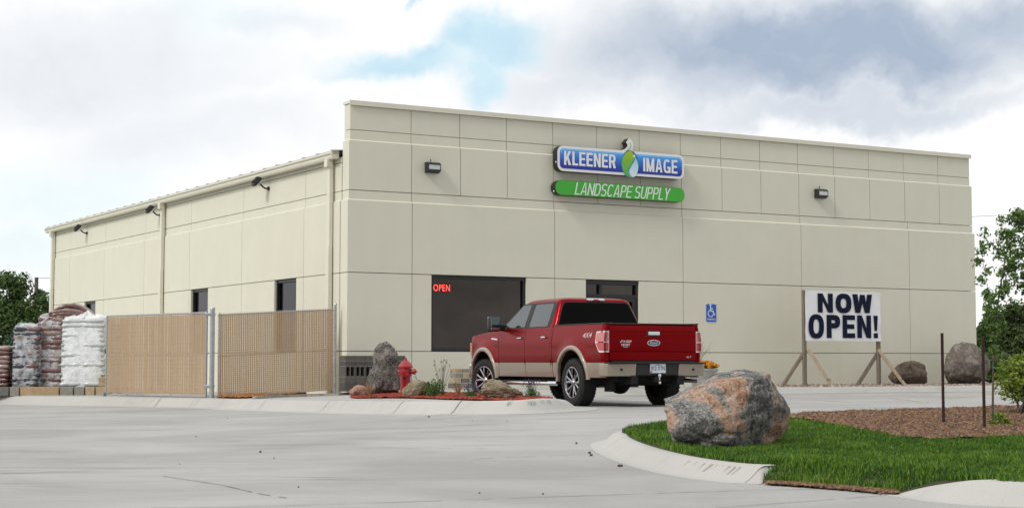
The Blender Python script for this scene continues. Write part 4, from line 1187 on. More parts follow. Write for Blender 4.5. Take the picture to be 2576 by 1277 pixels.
# tall two-lobed grey stone: big lobe above, wider foot
def tall_shape(p):
    p = p.copy(); h = max(0, min(1, (p.z + 1) / 2)); rho = math.sqrt(max(.03, 1 - min(1, abs(p.z)) ** 2))
    w = lin(h, [(0, .95), (.2, 1.0), (.42, .98), (.50, .90), (.56, .80), (.68, .88), (.78, .84), (.87, .72), (.94, .54), (.98, .36), (1.01, .1)])
    k = w / rho if rho > .3 else w / .3
    p.x = p.x * k * .9 + (.10 if h > .52 else -.02 + .05 * S((h - .3) / .25)); p.y *= min(k, 1.6)
    return p
rock_px('standing_stone', 917, 1004, 860, 994, top, m_grey_rock, 24, 'tall upright grey standing stone in the red mulch beside the hydrant', dep=.75, cat='rock', sub_=5, rough=.26, shape=tall_shape, cuts=0, flatb=.03)
rock_px('rock', 878, 926, 970, 999, top, m_pink_rock, 4, 'small rosy rock at the foot of the tall grey stone', dep=.8, rough=.3, sub_=4, cuts=10)
rock_px('rock', 1010, 1075, 957, 1000, top, m_tan_rock, 11, 'pale tan rock beside the hydrant, with green plants on its right', dep=.7, rough=.35, sub_=4, cuts=10, shape=lambda p: Vector((p.x + .35 * p.z, p.y, p.z)))
rock_px('rock', 1208, 1318, 956, 1006, top, m_tan_rock, 8, 'flat layered tan rock in front of the truck front wheel', dep=.6, rough=.38, sub_=5, cuts=9, fac=1.0, shape=lambda p: Vector((p.x, p.y, p.z - .38 * max(0, p.x) * (1 if p.z > 0 else 0))))
# wall boulders on the gravel bed
def rock_wall(u0, u1, vt, vb, off, mat, seed, label, **k):
    a_ = fw(u0, vb, off); b_ = fw(u1, vb, off); w = (b_.x - a_.x) * .92; zt = fw((u0 + u1) / 2, vt, off).z
    return rock('boulder', L2W((a_.x + b_.x) / 2, -off, -.68), (w, w * .6, zt + .70), seed, mat, label, 'boulder', 5, .28, rz=AB, flatb=.1, **k)
rock_wall(2247, 2333, 908, 970, 1.1, m_brown_rock, 13, 'dark brown pointed boulder by the wall right of the NOW OPEN banner', cuts=8, shape=lambda p: Vector((p.x * (1 - .35 * max(0, p.z)), p.y, p.z)))
rock_wall(2372, 2482, 860, 963, 1.3, m_taupe_rock, 17, 'big taupe rounded boulder standing at the right end of the building', cuts=7, shape=lambda p: Vector((p.x * (1 - .2 * max(0, p.z)), p.y, p.z)))
# gravel stones
gp = [(p.x, p.y) for p in bed]
mg = [M('pebble_tan', (.34, .28, .22), .8), M('pebble_grey', (.22, .20, .18), .8), M('pebble_rust', (.24, .12, .08), .8), M('pebble_pale', (.46, .42, .36), .8)]
chip = chips('gravel', scatter_pts(gp, 9000, 9, lambda x, y: fz(x, y) - .01), .035, mg, 9, 1.1)
tag(chip, 'mixed brown river gravel in the bed along the foot of the front wall', 'gravel', kind='stuff')

# ------------------------------------------------------------------ right island
nose = [(1508, 1122), (1517, 1133), (1546, 1149), (1598, 1168), (1668, 1187), (1745, 1201), (1810, 1209), (1866, 1214)]
B2 = [hit(u, v, g) for u, v in nose]; T2 = []
pre = hit(1530, 1093, g)
for i, b in enumerate(B2):
    d = B2[min(i + 1, len(B2) - 1)] - (B2[i - 1] if i else pre); d.z = 0; d.normalize()
    t = b + Vector((-d.y, d.x, 0)) * .24
    T2.append(Vector((t.x, t.y, isl(t.x, t.y))))
eb = hit(1916, 1216, g); et = eb + Vector((.02, .05, .012))
lb_, lt_ = B2[-1].copy(), T2[-1].copy()
for f in (.12, .35, .6, .82, 1.0):
    B2.append(lb_.lerp(eb, f)); q = lt_.lerp(et, f); T2.append(q)
backpx = [(1552, 1086), (1575, 1079), (1610, 1073), (1700, 1064), (1850, 1055), (2000, 1047), (2160, 1041), (2380, 1034), (2600, 1027), (2900, 1018)]
backT = [hit(u, v, isl) for u, v in backpx]; backB = []
for i, t in enumerate(backT):
    d = backT[min(i + 1, len(backT) - 1)] - backT[max(0, i - 1)]; d.z = 0; d.normalize()
    b = t + Vector((-d.y, d.x, 0)) * .2; b.z = g(b.x, b.y); backB.append(b)
allB = backB[::-1] + B2; allT = backT[::-1] + T2
kerb('kerb', allB, allT, m_kerb, back=.13, pan=.10)
mb = MB()          # tyre scuffs on the island kerb
for k, f in enumerate([.3, .55, .8, 1.02, 1.27, 1.5, 1.75, 1.97, 2.2]):
    i0 = 4 + int(f); ff = f % 1
    b = B2[i0].lerp(B2[i0 + 1], ff); t = T2[i0].lerp(T2[i0 + 1], ff); d = (B2[i0 + 1] - B2[i0]).normalized() * (.028 if k % 3 else .045)
    lo, hi = (.40, .72) if k < 11 else (.5, .8)
    nrm_ = Vector((-(t - b).x, -(t - b).y, 0)).normalized() * .005 + Vector((0, 0, .006))
    A = b.lerp(t, lo); Bq = b.lerp(t, hi); A.z = b.z + (t.z - b.z) * (.36 if k < 11 else .5); Bq.z = b.z + (t.z - b.z) * .82
    mb.add([A - d * .8 + nrm_, A + d * .1 + nrm_, Bq + d * .7 + nrm_, Bq - d * .2 + nrm_], [(0, 1, 2, 3)])
mb.build('kerb_scuff', M('faint_scuff', (.36, .355, .335), .9, var=.15, vscale=30), fix=False)['kind'] = 'structure'
# right kerb with a tapered end
kb = [(2255, 1243), (2300, 1250), (2380, 1262), (2480, 1270), (2600, 1275), (2750, 1285)]
B3 = [hit(u, v, g) for u, v in kb]; T3 = []
hs = [.01, .08, .15, .15, .15, .15]
for i, b in enumerate(B3):
    d = B3[min(i + 1, len(B3) - 1)] - B3[max(0, i - 1)]; d.z = 0; d.normalize()
    t = b + Vector((-d.y, d.x, 0)) * (.04, .13, .26, .26, .26, .26)[i]; T3.append(Vector((t.x, t.y, g(t.x, t.y) + hs[i])))
kerb('kerb', B3, T3, m_kerb, back=.17, pan=.12)
def inward(lst_b, lst_t, k_): return [t + Vector(((t - b).x, (t - b).y, 0)).normalized() * k_ for b, t in zip(lst_b, lst_t)]
ib = inward(allB, allT, .06)
ir = [t + Vector(((t - b).x, (t - b).y, 0)).normalized() * k_ for b, t, k_ in zip(B3, T3, (-.0, .02, .06, .06, .06, .06))]
foot = [hit(u, v, g) for u, v in [(1926, 1217), (1955, 1219), (1990, 1221), (2060, 1226), (2120, 1230), (2180, 1235), (2230, 1240)]]
isl_poly = [(p.x, p.y) for p in cr(ib, 4)] + [(p.x, p.y + .03) for p in foot] + [(p.x, p.y) for p in ir] + [(9, 10.5), (22, 12)]
isl_np = isl_poly
def dist_poly(x, y, pts):
    return min(math.hypot(x - a.x, y - a.y) for a in pts)
def isl_h(x, y):       # the lawn dips to the pavement where the kerb is interrupted
    d = min(math.hypot(x - a.x, y - a.y) for a in foot_d)
    return g(x, y) + .022 + (.123 + .01 * S((y - 14) / 4)) * S((d - .03) / .5)
foot_d = [hit(u, v, g) for u, v in [(1945, 1218), (1975, 1220), (2010, 1222), (2050, 1225), (2100, 1229), (2150, 1233), (2200, 1238), (2245, 1242)]]
m_soil = M('lawn_soil', (.05, .045, .022), .95, var=.3, vscale=10)
skirt(sheet('lawn', isl_poly, isl_h, m_soil, .35), .2)
# brown mulch at the back of the island
mb_cols = [M('bark_brown', (.16, .08, .042), .9), M('bark_brown_dark', (.06, .032, .018), .9), M('bark_tan', (.29, .17, .095), .9), M('bark_grey', (.18, .12, .08), .9), M('bark_brown_mid', (.12, .058, .03), .9)]
mpx = [(1988, 1056), (2030, 1061), (2110, 1074), (2180, 1088), (2260, 1102), (2350, 1108), (2460, 1107), (2576, 1102), (2760, 1098)]
front_m = [hit(u, v, isl_h) for u, v in mpx]
inb = inward(backB, backT, .13)
mp = [(p.x, p.y) for p in front_m] + [(p.x, p.y) for p in inb[::-1] if p.x > front_m[0].x + .05]
mp2 = [p for p in mp]
bs = sheet('brown_mulch', mp2, isl_h, M('brown_mulch_base', (.10, .055, .03), .95, var=.4, vscale=30), .3, .03, None, .035)
pts = [(a, b, isl_h(a, b) + .035 + .03 * noise.noise(Vector((a * 3, b * 3, 0)))) for a, b, _ in scatter_pts(mp2, 100000, 5, lambda x, y: 0) if a < 9.5]
ch = chips('brown_mulch_chips', pts, .019, mb_cols, 5, .6)
tag(bs, 'brown bark mulch bed behind the grass around the metal stakes', 'ground cover', kind='stuff')
tag(ch, 'loose brown bark chips covering the bed around the metal stakes', 'ground cover', kind='stuff')

# grass
def grass(name, poly, n, zf, mats, h, seed, label, excl=None, wid=.0045):
    rs = np.random.RandomState(seed)
    P_ = []
    pts = scatter_pts(poly, n, seed, lambda x, y: 0)
    a = np.array([(p[0], p[1]) for p in pts])
    if excl: a = a[~inpoly_np(a[:, 0], a[:, 1], excl)]
    n = len(a)
    z = np.array([zf(x, y) for x, y in a])
    ang = rs.uniform(0, 6.28, n); cl = np.array([noise.noise(Vector((x * 2.2, y * 2.2, 4))) + .7 * noise.noise(Vector((x * 7, y * 7, 9))) + .5 * noise.noise(Vector((x * .6, y * .6, 2))) for x, y in a])
    hh = h * rs.uniform(.55, 1.25, n) * (1 + .38 * cl); ln = hh * rs.uniform(.1, .7, n); la = rs.uniform(0, 6.28, n)
    w = wid * rs.uniform(.7, 1.4, n)
    cx, sx = np.cos(ang) * w, np.sin(ang) * w
    lx_, ly_ = np.cos(la) * ln, np.sin(la) * ln
    V = np.empty((n, 5, 3))
    V[:, 0] = np.stack([a[:, 0] - cx, a[:, 1] - sx, z - .01], 1); V[:, 1] = np.stack([a[:, 0] + cx, a[:, 1] + sx, z - .01], 1)
    V[:, 2] = np.stack([a[:, 0] + cx * .8 + lx_ * .35, a[:, 1] + sx * .8 + ly_ * .35, z + hh * .6], 1)
    V[:, 3] = np.stack([a[:, 0] - cx * .8 + lx_ * .35, a[:, 1] - sx * .8 + ly_ * .35, z + hh * .6], 1)
    V[:, 4] = np.stack([a[:, 0] + lx_, a[:, 1] + ly_, z + hh], 1)
    base = (np.arange(n) * 5)[:, None]
    F = np.concatenate([base + np.array([[0, 1, 2]]), base + np.array([[0, 2, 3]]), base + np.array([[3, 2, 4]])], 0)
    sel = rs.rand(n) + .5 * cl
    mi = np.where(sel > .90, 2, np.where(sel > .5, 1, 0)); mi = np.tile(mi, 3)
    o = big_mesh(name, V.reshape(-1, 3), F, mats, mi)
    return tag(o, label, 'grass', kind='stuff')
gm = [leaf_mat('blade_dark', (.026, .075, .004), (.04, .11, .006)), leaf_mat('blade_mid', (.075, .19, .006), (.125, .25, .010)), leaf_mat('blade_pale', (.17, .26, .03), (.13, .25, .02))]
near_poly = [p for p in isl_poly]
clip = [p for p in isl_poly if True]
grass('grass', [(min(a, 7.6), b) for a, b in isl_poly], 230000, isl_h, gm, .050, 3, 'thick bright green lawn grass covering the kerbed island', excl=mp2)
tall_ = [(1536, 1100), (1600, 1078), (1660, 1066), (1700, 1064), (1660, 1080), (1600, 1095)]
# dry straw where the kerb is missing
dry = []
rs = random.Random(4)
for k in range(5500):
    i = rs.random() * (len(foot_d) - 1); a_ = foot_d[int(i)].lerp(foot_d[min(int(i) + 1, len(foot_d) - 1)], i % 1)
    x, y = a_.x + rs.gauss(0, .03), a_.y + rs.gauss(0, .045)
    dry.append((x, y, g(x, y) + .012 + rs.random() * .015))
ch = chips('dry_straw', dry, .018, [M('straw', (.22, .13, .06), .9), M('straw_dark', (.10, .055, .03), .9)], 8, .3)
tag(ch, 'dry brown straw along the front edge of the lawn between the two kerbs', 'ground cover', kind='stuff')

# ------------------------------------------------------------------ plants
def leaf_cloud(mb, centers, n, size, seed, spread=None, droop=.3, mi=0):
    rs = random.Random(seed)
    for k in range(n):
        c_, r_ = centers[rs.randrange(len(centers))]
        d = Vector((rs.gauss(0, 1), rs.gauss(0, 1), rs.gauss(0, 1))); d.normalize()
        rad = rs.random() ** .45
        p = Vector(c_) + Vector((d.x * r_[0], d.y * r_[1], d.z * r_[2])) * rad
        s_ = size * rs.uniform(.6, 1.4)
        nrm = (d + Vector((rs.gauss(0, .7), rs.gauss(0, .7), rs.gauss(0, .7) + .3))).normalized()
        a_ = nrm.orthogonal().normalized(); a_ = Matrix.Rotation(rs.uniform(0, 6.28), 3, nrm) @ a_; b_ = nrm.cross(a_)
        mb.add([p - a_ * s_ * .5, p - b_ * s_ * .28 + nrm * s_ * .08, p + a_ * s_ * .55 - nrm * s_ * .1, p + b_ * s_ * .28 + nrm * s_ * .08], [(0, 1, 2, 3)], mi)
def tree(name, label, base, height, crown, trunk_r, mats, seed, nleaf, leaf, trunk_h=None, group=None, cat='tree'):
    """crown = (rx, ry, rz, centre height); limbs end in leaf clumps scattered through the crown's volume"""
    rs = random.Random(seed); t = thing(name, label, cat, base, 0, group)
    rx, ry, rz, ch_ = crown
    cl = []
    for k in range(60):
        d = Vector((rs.gauss(0, 1), rs.gauss(0, 1), rs.gauss(0, 1))).normalized(); q = rs.uniform(.35, 1.0)
        c_ = Vector((d.x * rx * q, d.y * ry * q, ch_ + d.z * rz * q)); s_ = rs.uniform(.18, .36)
        cl.append((c_, (rx * s_, ry * s_, rz * s_ * .75)))
    mb = MB()
    hb = max(ch_ - rz * .9, height * .12)
    mb.tube([(0, 0, -.1), (.02, 0, hb), (0, .03, ch_), (.05, 0, ch_ + rz * .6)], [trunk_r, trunk_r * .8, trunk_r * .45, trunk_r * .12], 8)
    for c_, _ in cl[:18]:
        st_ = Vector((0, 0, rs.uniform(hb * .9, ch_)))
        mb.tube([st_, st_.lerp(c_, .5) + Vector((0, 0, .1 * rz)), c_], [trunk_r * .3, trunk_r * .2, trunk_r * .06], 5)
    mb.build('trunk', m_bark, t, smooth=True)
    mb = MB(); leaf_cloud(mb, cl, nleaf, leaf, seed)
    for i in range(len(mb.m)): mb.m[i] = 0
    mb.build('crown', mats, t, fix=False)
    return t
m_bark = M('bark', (.09, .07, .055), .9, var=.4, vscale=14, bump=.6, bscale=30)
m_leaf_far = leaf_mat('leaf_far', (.03, .075, .016), (.12, .19, .045))
m_leaf_far2 = leaf_mat('leaf_far_olive', (.022, .05, .012), (.09, .13, .03))
m_leaf_teal = leaf_mat('leaf_teal', (.02, .06, .045), (.07, .13, .08))
gfar = lambda x, y: g(x, y) - .05
def far_tree(u, Y, vtop, wpx, label, seed, mat, n=5200, low=.0):
    x = (u - 1288) / 4139 * Y; zt = (912 - vtop) / 4139 * Y; zb = g(x, Y) - .05; H = zt - zb
    w = wpx / 4139 * Y / 2
    tree('broadleaf_tree', label, (x, Y, zb), H, (w, w, H * .46, H * .54), .14 + H * .015, mat, seed, int(n * 1.6), .14 + H * .009, group='trees beyond the lot')
far_tree(30, 76, 700, 205, 'dark green tree behind the bagged pallets, tallest at the left edge', 1, m_leaf_far, 9000)
far_tree(98, 70, 768, 120, 'lower dark green tree between the utility pole and the building', 2, m_leaf_far, 7000)
far_tree(-30, 66, 770, 130, 'bushy dark tree cut off by the left edge of the photo', 3, m_leaf_far2, 6500)
far_tree(62, 64, 838, 120, 'bluish low tree just above the wrapped bags', 4, m_leaf_teal, 6000)
far_tree(2548, 84, 752, 170, 'broad green tree behind the sapling, right of the building', 6, m_leaf_far2, 9000)
far_tree(2482, 78, 800, 70, 'narrow green tree showing just past the building corner', 7, m_leaf_far, 6000)
far_tree(2590, 70, 820, 120, 'green tree low on the right edge of the photo', 8, m_leaf_far2, 6000)
far_tree(2490, 66, 885, 110, 'low bushy tree behind the taupe boulder', 9, m_leaf_far, 6000)
far_tree(2700, 90, 760, 190, 'green tree out past the right edge', 10, m_leaf_far, 5000)


# utility pole and wires
m_pole = M('weathered_pole', (.12, .10, .085), .9, var=.3, vscale=5)
xp, Yp = P(90, 800, 95).x, 95
up = thing('utility_pole', 'distant wooden utility pole rising behind the left trees', 'pole', (xp, Yp, -1.1))
hp_ = (912 - 697) / 4139 * Yp + 1.1
MB().tube([(0, 0, 0), (0, 0, hp_)], [.16, .11], 8).build('pole', m_pole, up, smooth=True)
MB().lathe([(.16, hp_ - 1.5), (.18, hp_ - 1.48), (.18, hp_ - .8), (.12, hp_ - .76)], 10, (.3, 0, 0)).build('transformer', m_pole, up)
mb = MB()
def wire(a, b, sag, name, label):
    pts = [Vector(a).lerp(Vector(b), k / 14) - Vector((0, 0, sag * 4 * (k / 14) * (1 - k / 14))) for k in range(15)]
    o = MB().tube(pts, .012, 4).build(name, m_black); tag(o, label, 'wire')
wire((xp, Yp, hp_ - 1.15), (xp + 26, Yp + 18, 8.8), .6, 'power_line', 'thin power line running from the distant utility pole toward the building roof')
ca = P(2480, 541, 100); cb = P(2800, 520, 92)
wire(P(2420, 546, 104), cb, .05, 'power_line', 'thin power line crossing the pale sky above the sapling')

# sapling, right
m_leaf_sap = leaf_mat('leaf_sapling', (.05, .12, .02), (.17, .27, .06))
m_leaf_lime = leaf_mat('leaf_lime', (.07, .14, .012), (.26, .33, .04))
sb_ = hit(2497, 1075, isl_h)
sp = thing('sapling', 'young slim tree with sparse dark leaves tied beside the right stake', 'tree', sb_)
sc_ = sb_.y / 4139
def sl(du, dv, dy=0): return Vector((du * sc_, dy, dv * sc_))
mb = MB()
trunk = [sl(0, -6), sl(4, 100, .02), (sl(9, 210, .03)), sl(22, 330, .0), sl(38, 430, -.05), sl(56, 488, .0), sl(78, 540)]
mb.tube(trunk, [.016, .013, .011, .010, .008, .006, .003], 8)
branches = [(sl(16, 290), [sl(-2, 350, .05), sl(-12, 430, .1), sl(-4, 490, .1)]), (sl(22, 330), [sl(50, 380, -.1), sl(66, 440, -.12)]), (sl(38, 430), [sl(30, 470, .1), sl(40, 515, .12)]),
            (sl(30, 380), [sl(70, 420, .1), sl(110, 470, .1)]), (sl(60, 520), [sl(100, 520, 0), sl(140, 545, 0)]), (sl(12, 240), [sl(0, 290, -.1), sl(-6, 330, -.1)]), (sl(26, 350), [sl(90, 360, 0), sl(150, 400, .1)])]
for s_, pts in branches: mb.tube([s_] + pts, [.006, .004, .003, .002][:len(pts) + 1], 5)
mb.build('trunk', m_bark, sp, smooth=True)
cl = []
rs = random.Random(11)
for s_, pts in branches + [(trunk[4], trunk[5:])]:
    full = [s_] + pts
    for A, B in zip(full[:-1], full[1:]):
        for k in range(3):
            c_ = A.lerp(B, (k + .7) / 3); cl.append((c_ + Vector((rs.gauss(0, .04), rs.gauss(0, .07), rs.gauss(0, .04))), (.085, .10, .075)))
for (du, dv) in [(0, 250), (-8, 270), (4, 225), (-8, 300), (8, 200)]: cl.append((sl(du, dv), (.05, .05, .05)))
for (du, dv) in [(88, 500), (110, 520), (70, 470), (95, 430), (60, 400), (120, 400), (90, 380), (72, 525), (100, 470), (115, 455), (60, 440), (80, 350), (105, 345), (50, 370), (75, 310), (40, 330), (20, 270), (30, 245), (85, 410), (118, 500), (18, 185)]: cl.append((sl(du, dv, .1), (.10, .1, .08)))
mb = MB(); leaf_cloud(mb, cl, 3600, .048, 5); mb.build('crown', m_leaf_sap, sp, fix=False)
m_tie = M('green_tie', (.02, .16, .12), .6)
for dv in (150, 205): MB().lathe([(.018, -.01), (.02, 0), (.018, .01)], 8, sl(7, dv), cap=False).build('tree_tie', m_tie, sp)
# lime bush at the right edge
lb = hit(2560, 1046, isl_h)
bsh = thing('shrub', 'lime green leafy shrub at the right edge behind the sapling', 'shrub', lb)
q = lb.y / 4139
mb = MB()
for k in range(14):
    a_ = rs.uniform(0, 6.28); mb.tube([(rs.uniform(-.05, .05), rs.uniform(-.05, .05), -.02), (math.cos(a_) * .12 + .12, math.sin(a_) * .15, .35), (math.cos(a_) * .35 + .2, math.sin(a_) * .35, .8)], [.012, .009, .004], 5)
mb.build('stem', m_bark, bsh)
cl = [((du * q, dy, dv * q), (46 * q, .3, 40 * q)) for du, dv, dy in [(20, 125, 0), (45, 90, .1), (5, 95, -.1), (60, 130, 0), (30, 60, .1), (-12, 110, 0), (80, 100, 0), (100, 70, 0), (-5, 70, .1)]]
mb = MB(); leaf_cloud(mb, cl, 3200, .055, 9); mb.build('foliage', m_leaf_lime, bsh, fix=False)
# small plant at sapling foot
pb = hit(2514, 1077, isl_h)
pl = thing('small_plant', 'little lime green plant in the mulch at the foot of the sapling', 'plant', pb)
mb = MB(); q = pb.y / 4139
for k in range(7):
    a_ = rs.uniform(0, 6.28); mb.tube([(0, 0, 0), (math.cos(a_) * .05, math.sin(a_) * .05, .1), (math.cos(a_) * .12, math.sin(a_) * .1, .2)], .004, 4)
mb.build('stem', M('green_stem', (.08, .14, .03), .7), pl)
mb = MB(); leaf_cloud(mb, [((du * q, 0, dv * q), (15 * q, .1, 10 * q)) for du, dv in [(-12, 15), (0, 35), (12, 20), (4, 8), (20, 12), (-16, 8)]], 420, .04, 10); mb.build('foliage', m_leaf_lime, pl, fix=False)

# generic little bed plants
def bed_plant(u, vb, w, h, label, seed, kind):
    b_ = hit(u, vb, top); q = b_.y / 4139; t = thing('bed_plant', label, 'plant', b_); rs = random.Random(seed)
    W_, H_ = w * q, h * q
    mb = MB(); tips = []
    for k in range({'leafy': 16, 'twig': 12, 'lav': 22, 'grass': 50}[kind]):
        a_ = rs.uniform(0, 6.28); r_ = rs.uniform(.1, .5) * W_; hh = H_ * rs.uniform(.55, 1)
        p1 = Vector((math.cos(a_) * r_ * .4, math.sin(a_) * r_ * .4, hh * .5)); p2 = Vector((math.cos(a_) * r_, math.sin(a_) * r_, hh)); tips.append((p1, p2))
        mb.tube([(0, 0, 0), p1, p2], [.004, .003, .002], 4)
    mb.build('stem', {'leafy': m_stemg, 'twig': m_stemb, 'lav': m_stemg, 'grass': m_stemt}[kind], t)
    if kind == 'grass': return t
    mb = MB()
    if kind == 'leafy': leaf_cloud(mb, [((p.x * .9, p.y * .9, p.z * f), (W_ * .16, W_ * .16, H_ * .11)) for a_, p in tips for f in (.35, .6, .85)], 520, .04, seed)
    if kind == 'twig': leaf_cloud(mb, [((p.x, p.y, p.z), (W_ * .06, W_ * .06, H_ * .05)) for a_, p in tips], 130, .022, seed)
    if kind == 'lav': leaf_cloud(mb, [((0, 0, H_ * .25), (W_ * .42, W_ * .4, H_ * .25))], 420, .028, seed)
    mb.build('foliage', {'leafy': m_leaf_bed, 'twig': m_leaf_brn, 'lav': m_leaf_bed}[kind], t, fix=False)
    if kind == 'lav':
        mb = MB(); leaf_cloud(mb, [((p.x, p.y, p.z), (.012, .012, .045)) for a_, p in tips], 420, .016, seed); mb.build('blossom', m_lav, t, fix=False)
    return t
m_stemg = M('stem_green_dull', (.07, .11, .04), .8); m_stemb = M('stem_brown', (.10, .06, .035), .8); m_stemt = M('stem_tan', (.33, .20, .10), .8)
m_leaf_bed = leaf_mat('leaf_bed', (.03, .09, .015), (.13, .22, .05)); m_leaf_brn = leaf_mat('leaf_brown', (.10, .07, .03), (.16, .12, .06)); m_lav = leaf_mat('lavender', (.08, .04, .14), (.16, .10, .24))
bed_plant(1092, 1001, 60, 52, 'leafy green perennial in the red mulch right of the pale tan rock', 1, 'leafy')
bed_plant(1066, 999, 40, 45, 'small leafy plant against the pale tan rock', 2, 'leafy')
bed_plant(1112, 998, 50, 95, 'tall wispy twigs rising behind the leafy green perennial', 3, 'twig')
bed_plant(1152, 998, 34, 38, 'tuft of tan ornamental grass between the two flowering plants', 4, 'grass')
bed_plant(1182, 1001, 48, 36, 'small lavender with purple spikes left of the flat layered rock', 5, 'lav')
bed_plant(1338, 1001, 56, 46, 'small lavender with purple spikes right of the flat layered rock', 6, 'lav')
bed_plant(930, 1000, 36, 40, 'tan grass tuft at the foot of the tall grey stone', 7, 'grass')
bed_plant(1262, 975, 70, 60, 'bare brown twigs sprouting above the flat layered rock', 8, 'twig')
bed_plant(1222, 999, 30, 26, 'low green plant tucked at the left end of the flat layered rock', 9, 'leafy')

# ------------------------------------------------------------------ hydrant
hb = hit(1020, 990, top); q = hb.y / 4139; hs_ = 90 * q / .76
m_red = M('hydrant_red', (.33, .004, .007), .38, coat=.4, var=.12, vscale=20)
hy = thing('fire_hydrant', 'red fire hydrant standing in the mulch beside the tall grey stone', 'hydrant', hb, R(-12))
def Z(a_): return a_ * hs_
hy.scale = (1.28, 1.28, 1.0)
MB().lathe([(Z(.12), 0), (Z(.12), Z(.04)), (Z(.085), Z(.05)), (Z(.085), Z(.36)), (Z(.10), Z(.38)), (Z(.10), Z(.42)), (Z(.09), Z(.43)), (Z(.09), Z(.54)), (Z(.12), Z(.55)), (Z(.12), Z(.59))], 20).build('barrel', m_red, hy, smooth=True)
MB().lathe([(Z(.115), Z(.592)), (Z(.10), Z(.62)), (Z(.07), Z(.675)), (Z(.035), Z(.70)), (Z(.03), Z(.72))], 20).build('bonnet', m_red, hy, smooth=True)
MB().lathe([(Z(.024), Z(.70)), (Z(.02), Z(.765))], 5).build('operating_nut', m_red, hy)
for sx in (-1, 1):
    MB().lathe([(Z(.055), sx * Z(.07)), (Z(.05), sx * Z(.12)), (Z(.062), sx * Z(.125)), (Z(.062), sx * Z(.165)), (Z(.022), sx * Z(.168)), (Z(.022), sx * Z(.195))], 12, (0, 0, Z(.47)), 'X').build('side_outlet', m_red, hy, smooth=True)
MB().lathe([(Z(.075), -Z(.07)), (Z(.07), -Z(.12)), (Z(.085), -Z(.125)), (Z(.085), -Z(.165)), (Z(.022), -Z(.168)), (Z(.022), -Z(.19))], 14, (0, 0, Z(.45)), 'Y').build('front_outlet', m_red, hy, smooth=True)
m_gal = M('galvanised', (.42, .44, .45), .38, .85, var=.15, vscale=8)
MB().tube([(Z(.17), -.02, Z(.40)), (Z(.20), -.03, Z(.30)), (Z(.17), -.04, Z(.24)), (Z(.10), -.05, Z(.28))], .012, 6).build('chain', m_gal, hy)

# ------------------------------------------------------------------ fence and gate
m_slat = M('tan_slat', (.47, .315, .17), .6, var=.08, vscale=14, stretch=(1, 1, .15))
m_wire = M('chain_wire', (.52, .44, .34), .5, .1)
def linkpanel(t, L, H, z0, slat_mat, seed, dark=0):
    """mesh of woven wire with vertical slats; local x along, z up"""
    rs = random.Random(seed)
    mb = MB(); p_ = .046
    n = int(L / p_)
    for i in range(n):
        x = (i + .5) * L / n
        w = L / n * .76
        mb.box((x, rs.uniform(-.004, .004), z0 + H / 2), (w, .006, H - .02 - rs.random() * .01), 0, Matrix.Rotation(rs.uniform(-.12, .12), 3, 'Z'))
    sl_ = mb.build('slat_panel', slat_mat, t)
    V = []; F = []
    mb = MB(); hz = .05; m_ = int(H / hz); r_ = .0035
    for i in range(n + 1):
        x0 = i * L / n
        vs = []
        for k in range(m_ + 2):
            x = min(max(x0 + (L / n * .5 if k % 2 else -L / n * .5) * 1.0, 0), L); z = z0 + k * hz
            vs.append((x, -.012 if k % 2 else -.007, z))
        for A, B in zip(vs[:-1], vs[1:]):
            mb.add([(A[0] - r_, A[1], A[2]), (A[0] + r_, A[1], A[2]), (B[0] + r_, B[1], B[2]), (B[0] - r_, B[1], B[2])], [(0, 1, 2, 3)])
            if True:
                mb.add([(2 * x0 - A[0] - r_, A[1] - .002, A[2]), (2 * x0 - A[0] + r_, A[1] - .002, A[2]), (2 * x0 - B[0] + r_, B[1] - .002, B[2]), (2 * x0 - B[0] - r_, B[1] - .002, B[2])], [(0, 1, 2, 3)])
    # twisted barbs on top
    for i in range(n):
        x = (i + .5) * L / n
        mb.bar((x - .012, -.01, z0 + H), (x + .012, -.008, z0 + H + .05), .004); mb.bar((x + .012, -.01, z0 + H), (x - .012, -.008, z0 + H + .05), .004)
    mb.build('wire_mesh', m_wire, t, fix=False)
# fixed panel
YL, YR = 39.2, 40.5
A = P(548, 912, YL); B = P(838, 912, YR)
def zpx(v, Y): return -(v - 912) / 4139 * Y
A0 = A.copy(); A0.z = 0; B0 = B.copy(); B0.z = 0
Lf = (B0 - A0).length; ang = math.atan2(B0.y - A0.y, B0.x - A0.x)
zl0, zr0 = zpx(1001, YL), zpx(981, YR); zl1, zr1 = zpx(791.6, YL), zpx(779, YR)
fn = thing('chain_link_fence', 'tan slatted chain link fence panel between the thick galvanised post and the building corner', 'fence', (A0.x, A0.y, 0), ang)
H_ = ((zl1 - zl0) + (zr1 - zr0)) / 2
linkpanel(fn, Lf, H_, zl0, m_slat, 1)
slope = (zr0 - zl0) / Lf
for ch_ in fn.children:          # follow the rise of the ground
    for vv in ch_.data.vertices: vv.co.z += slope * vv.co.x
MB().tube([(0, .02, zl1), (Lf, .02, zl1 + slope * Lf)], .021, 10).build('top_rail', m_gal, fn, smooth=True)
MB().tube([(0, .02, zl0 + H_ * .5), (Lf, .02, zl0 + H_ * .5 + slope * Lf)], .016, 10).build('mid_rail', m_gal, fn, smooth=True)
pr_ = MB().lathe([(.034, zr0 - .1), (.034, zpx(767, YR)), (.042, zpx(766, YR)), (.03, zpx(762.5, YR)), (.008, zpx(761.5, YR))], 12, (Lf + .05, 0, 0)); pr_.build('post', m_gal, fn, smooth=True)
MB().tube([(.03, -.02, zl0), (.03, -.02, zl1 + .06)], .012, 8).build('tension_bar', m_gal, fn)
for f in (.06, .3, .55, .85): MB().lathe([(.040, -.012), (.040, .012)], 12, (Lf + .05, 0, zr0 + (zr1 - zr0) * f), cap=False).build('post_band', m_gal, fn)
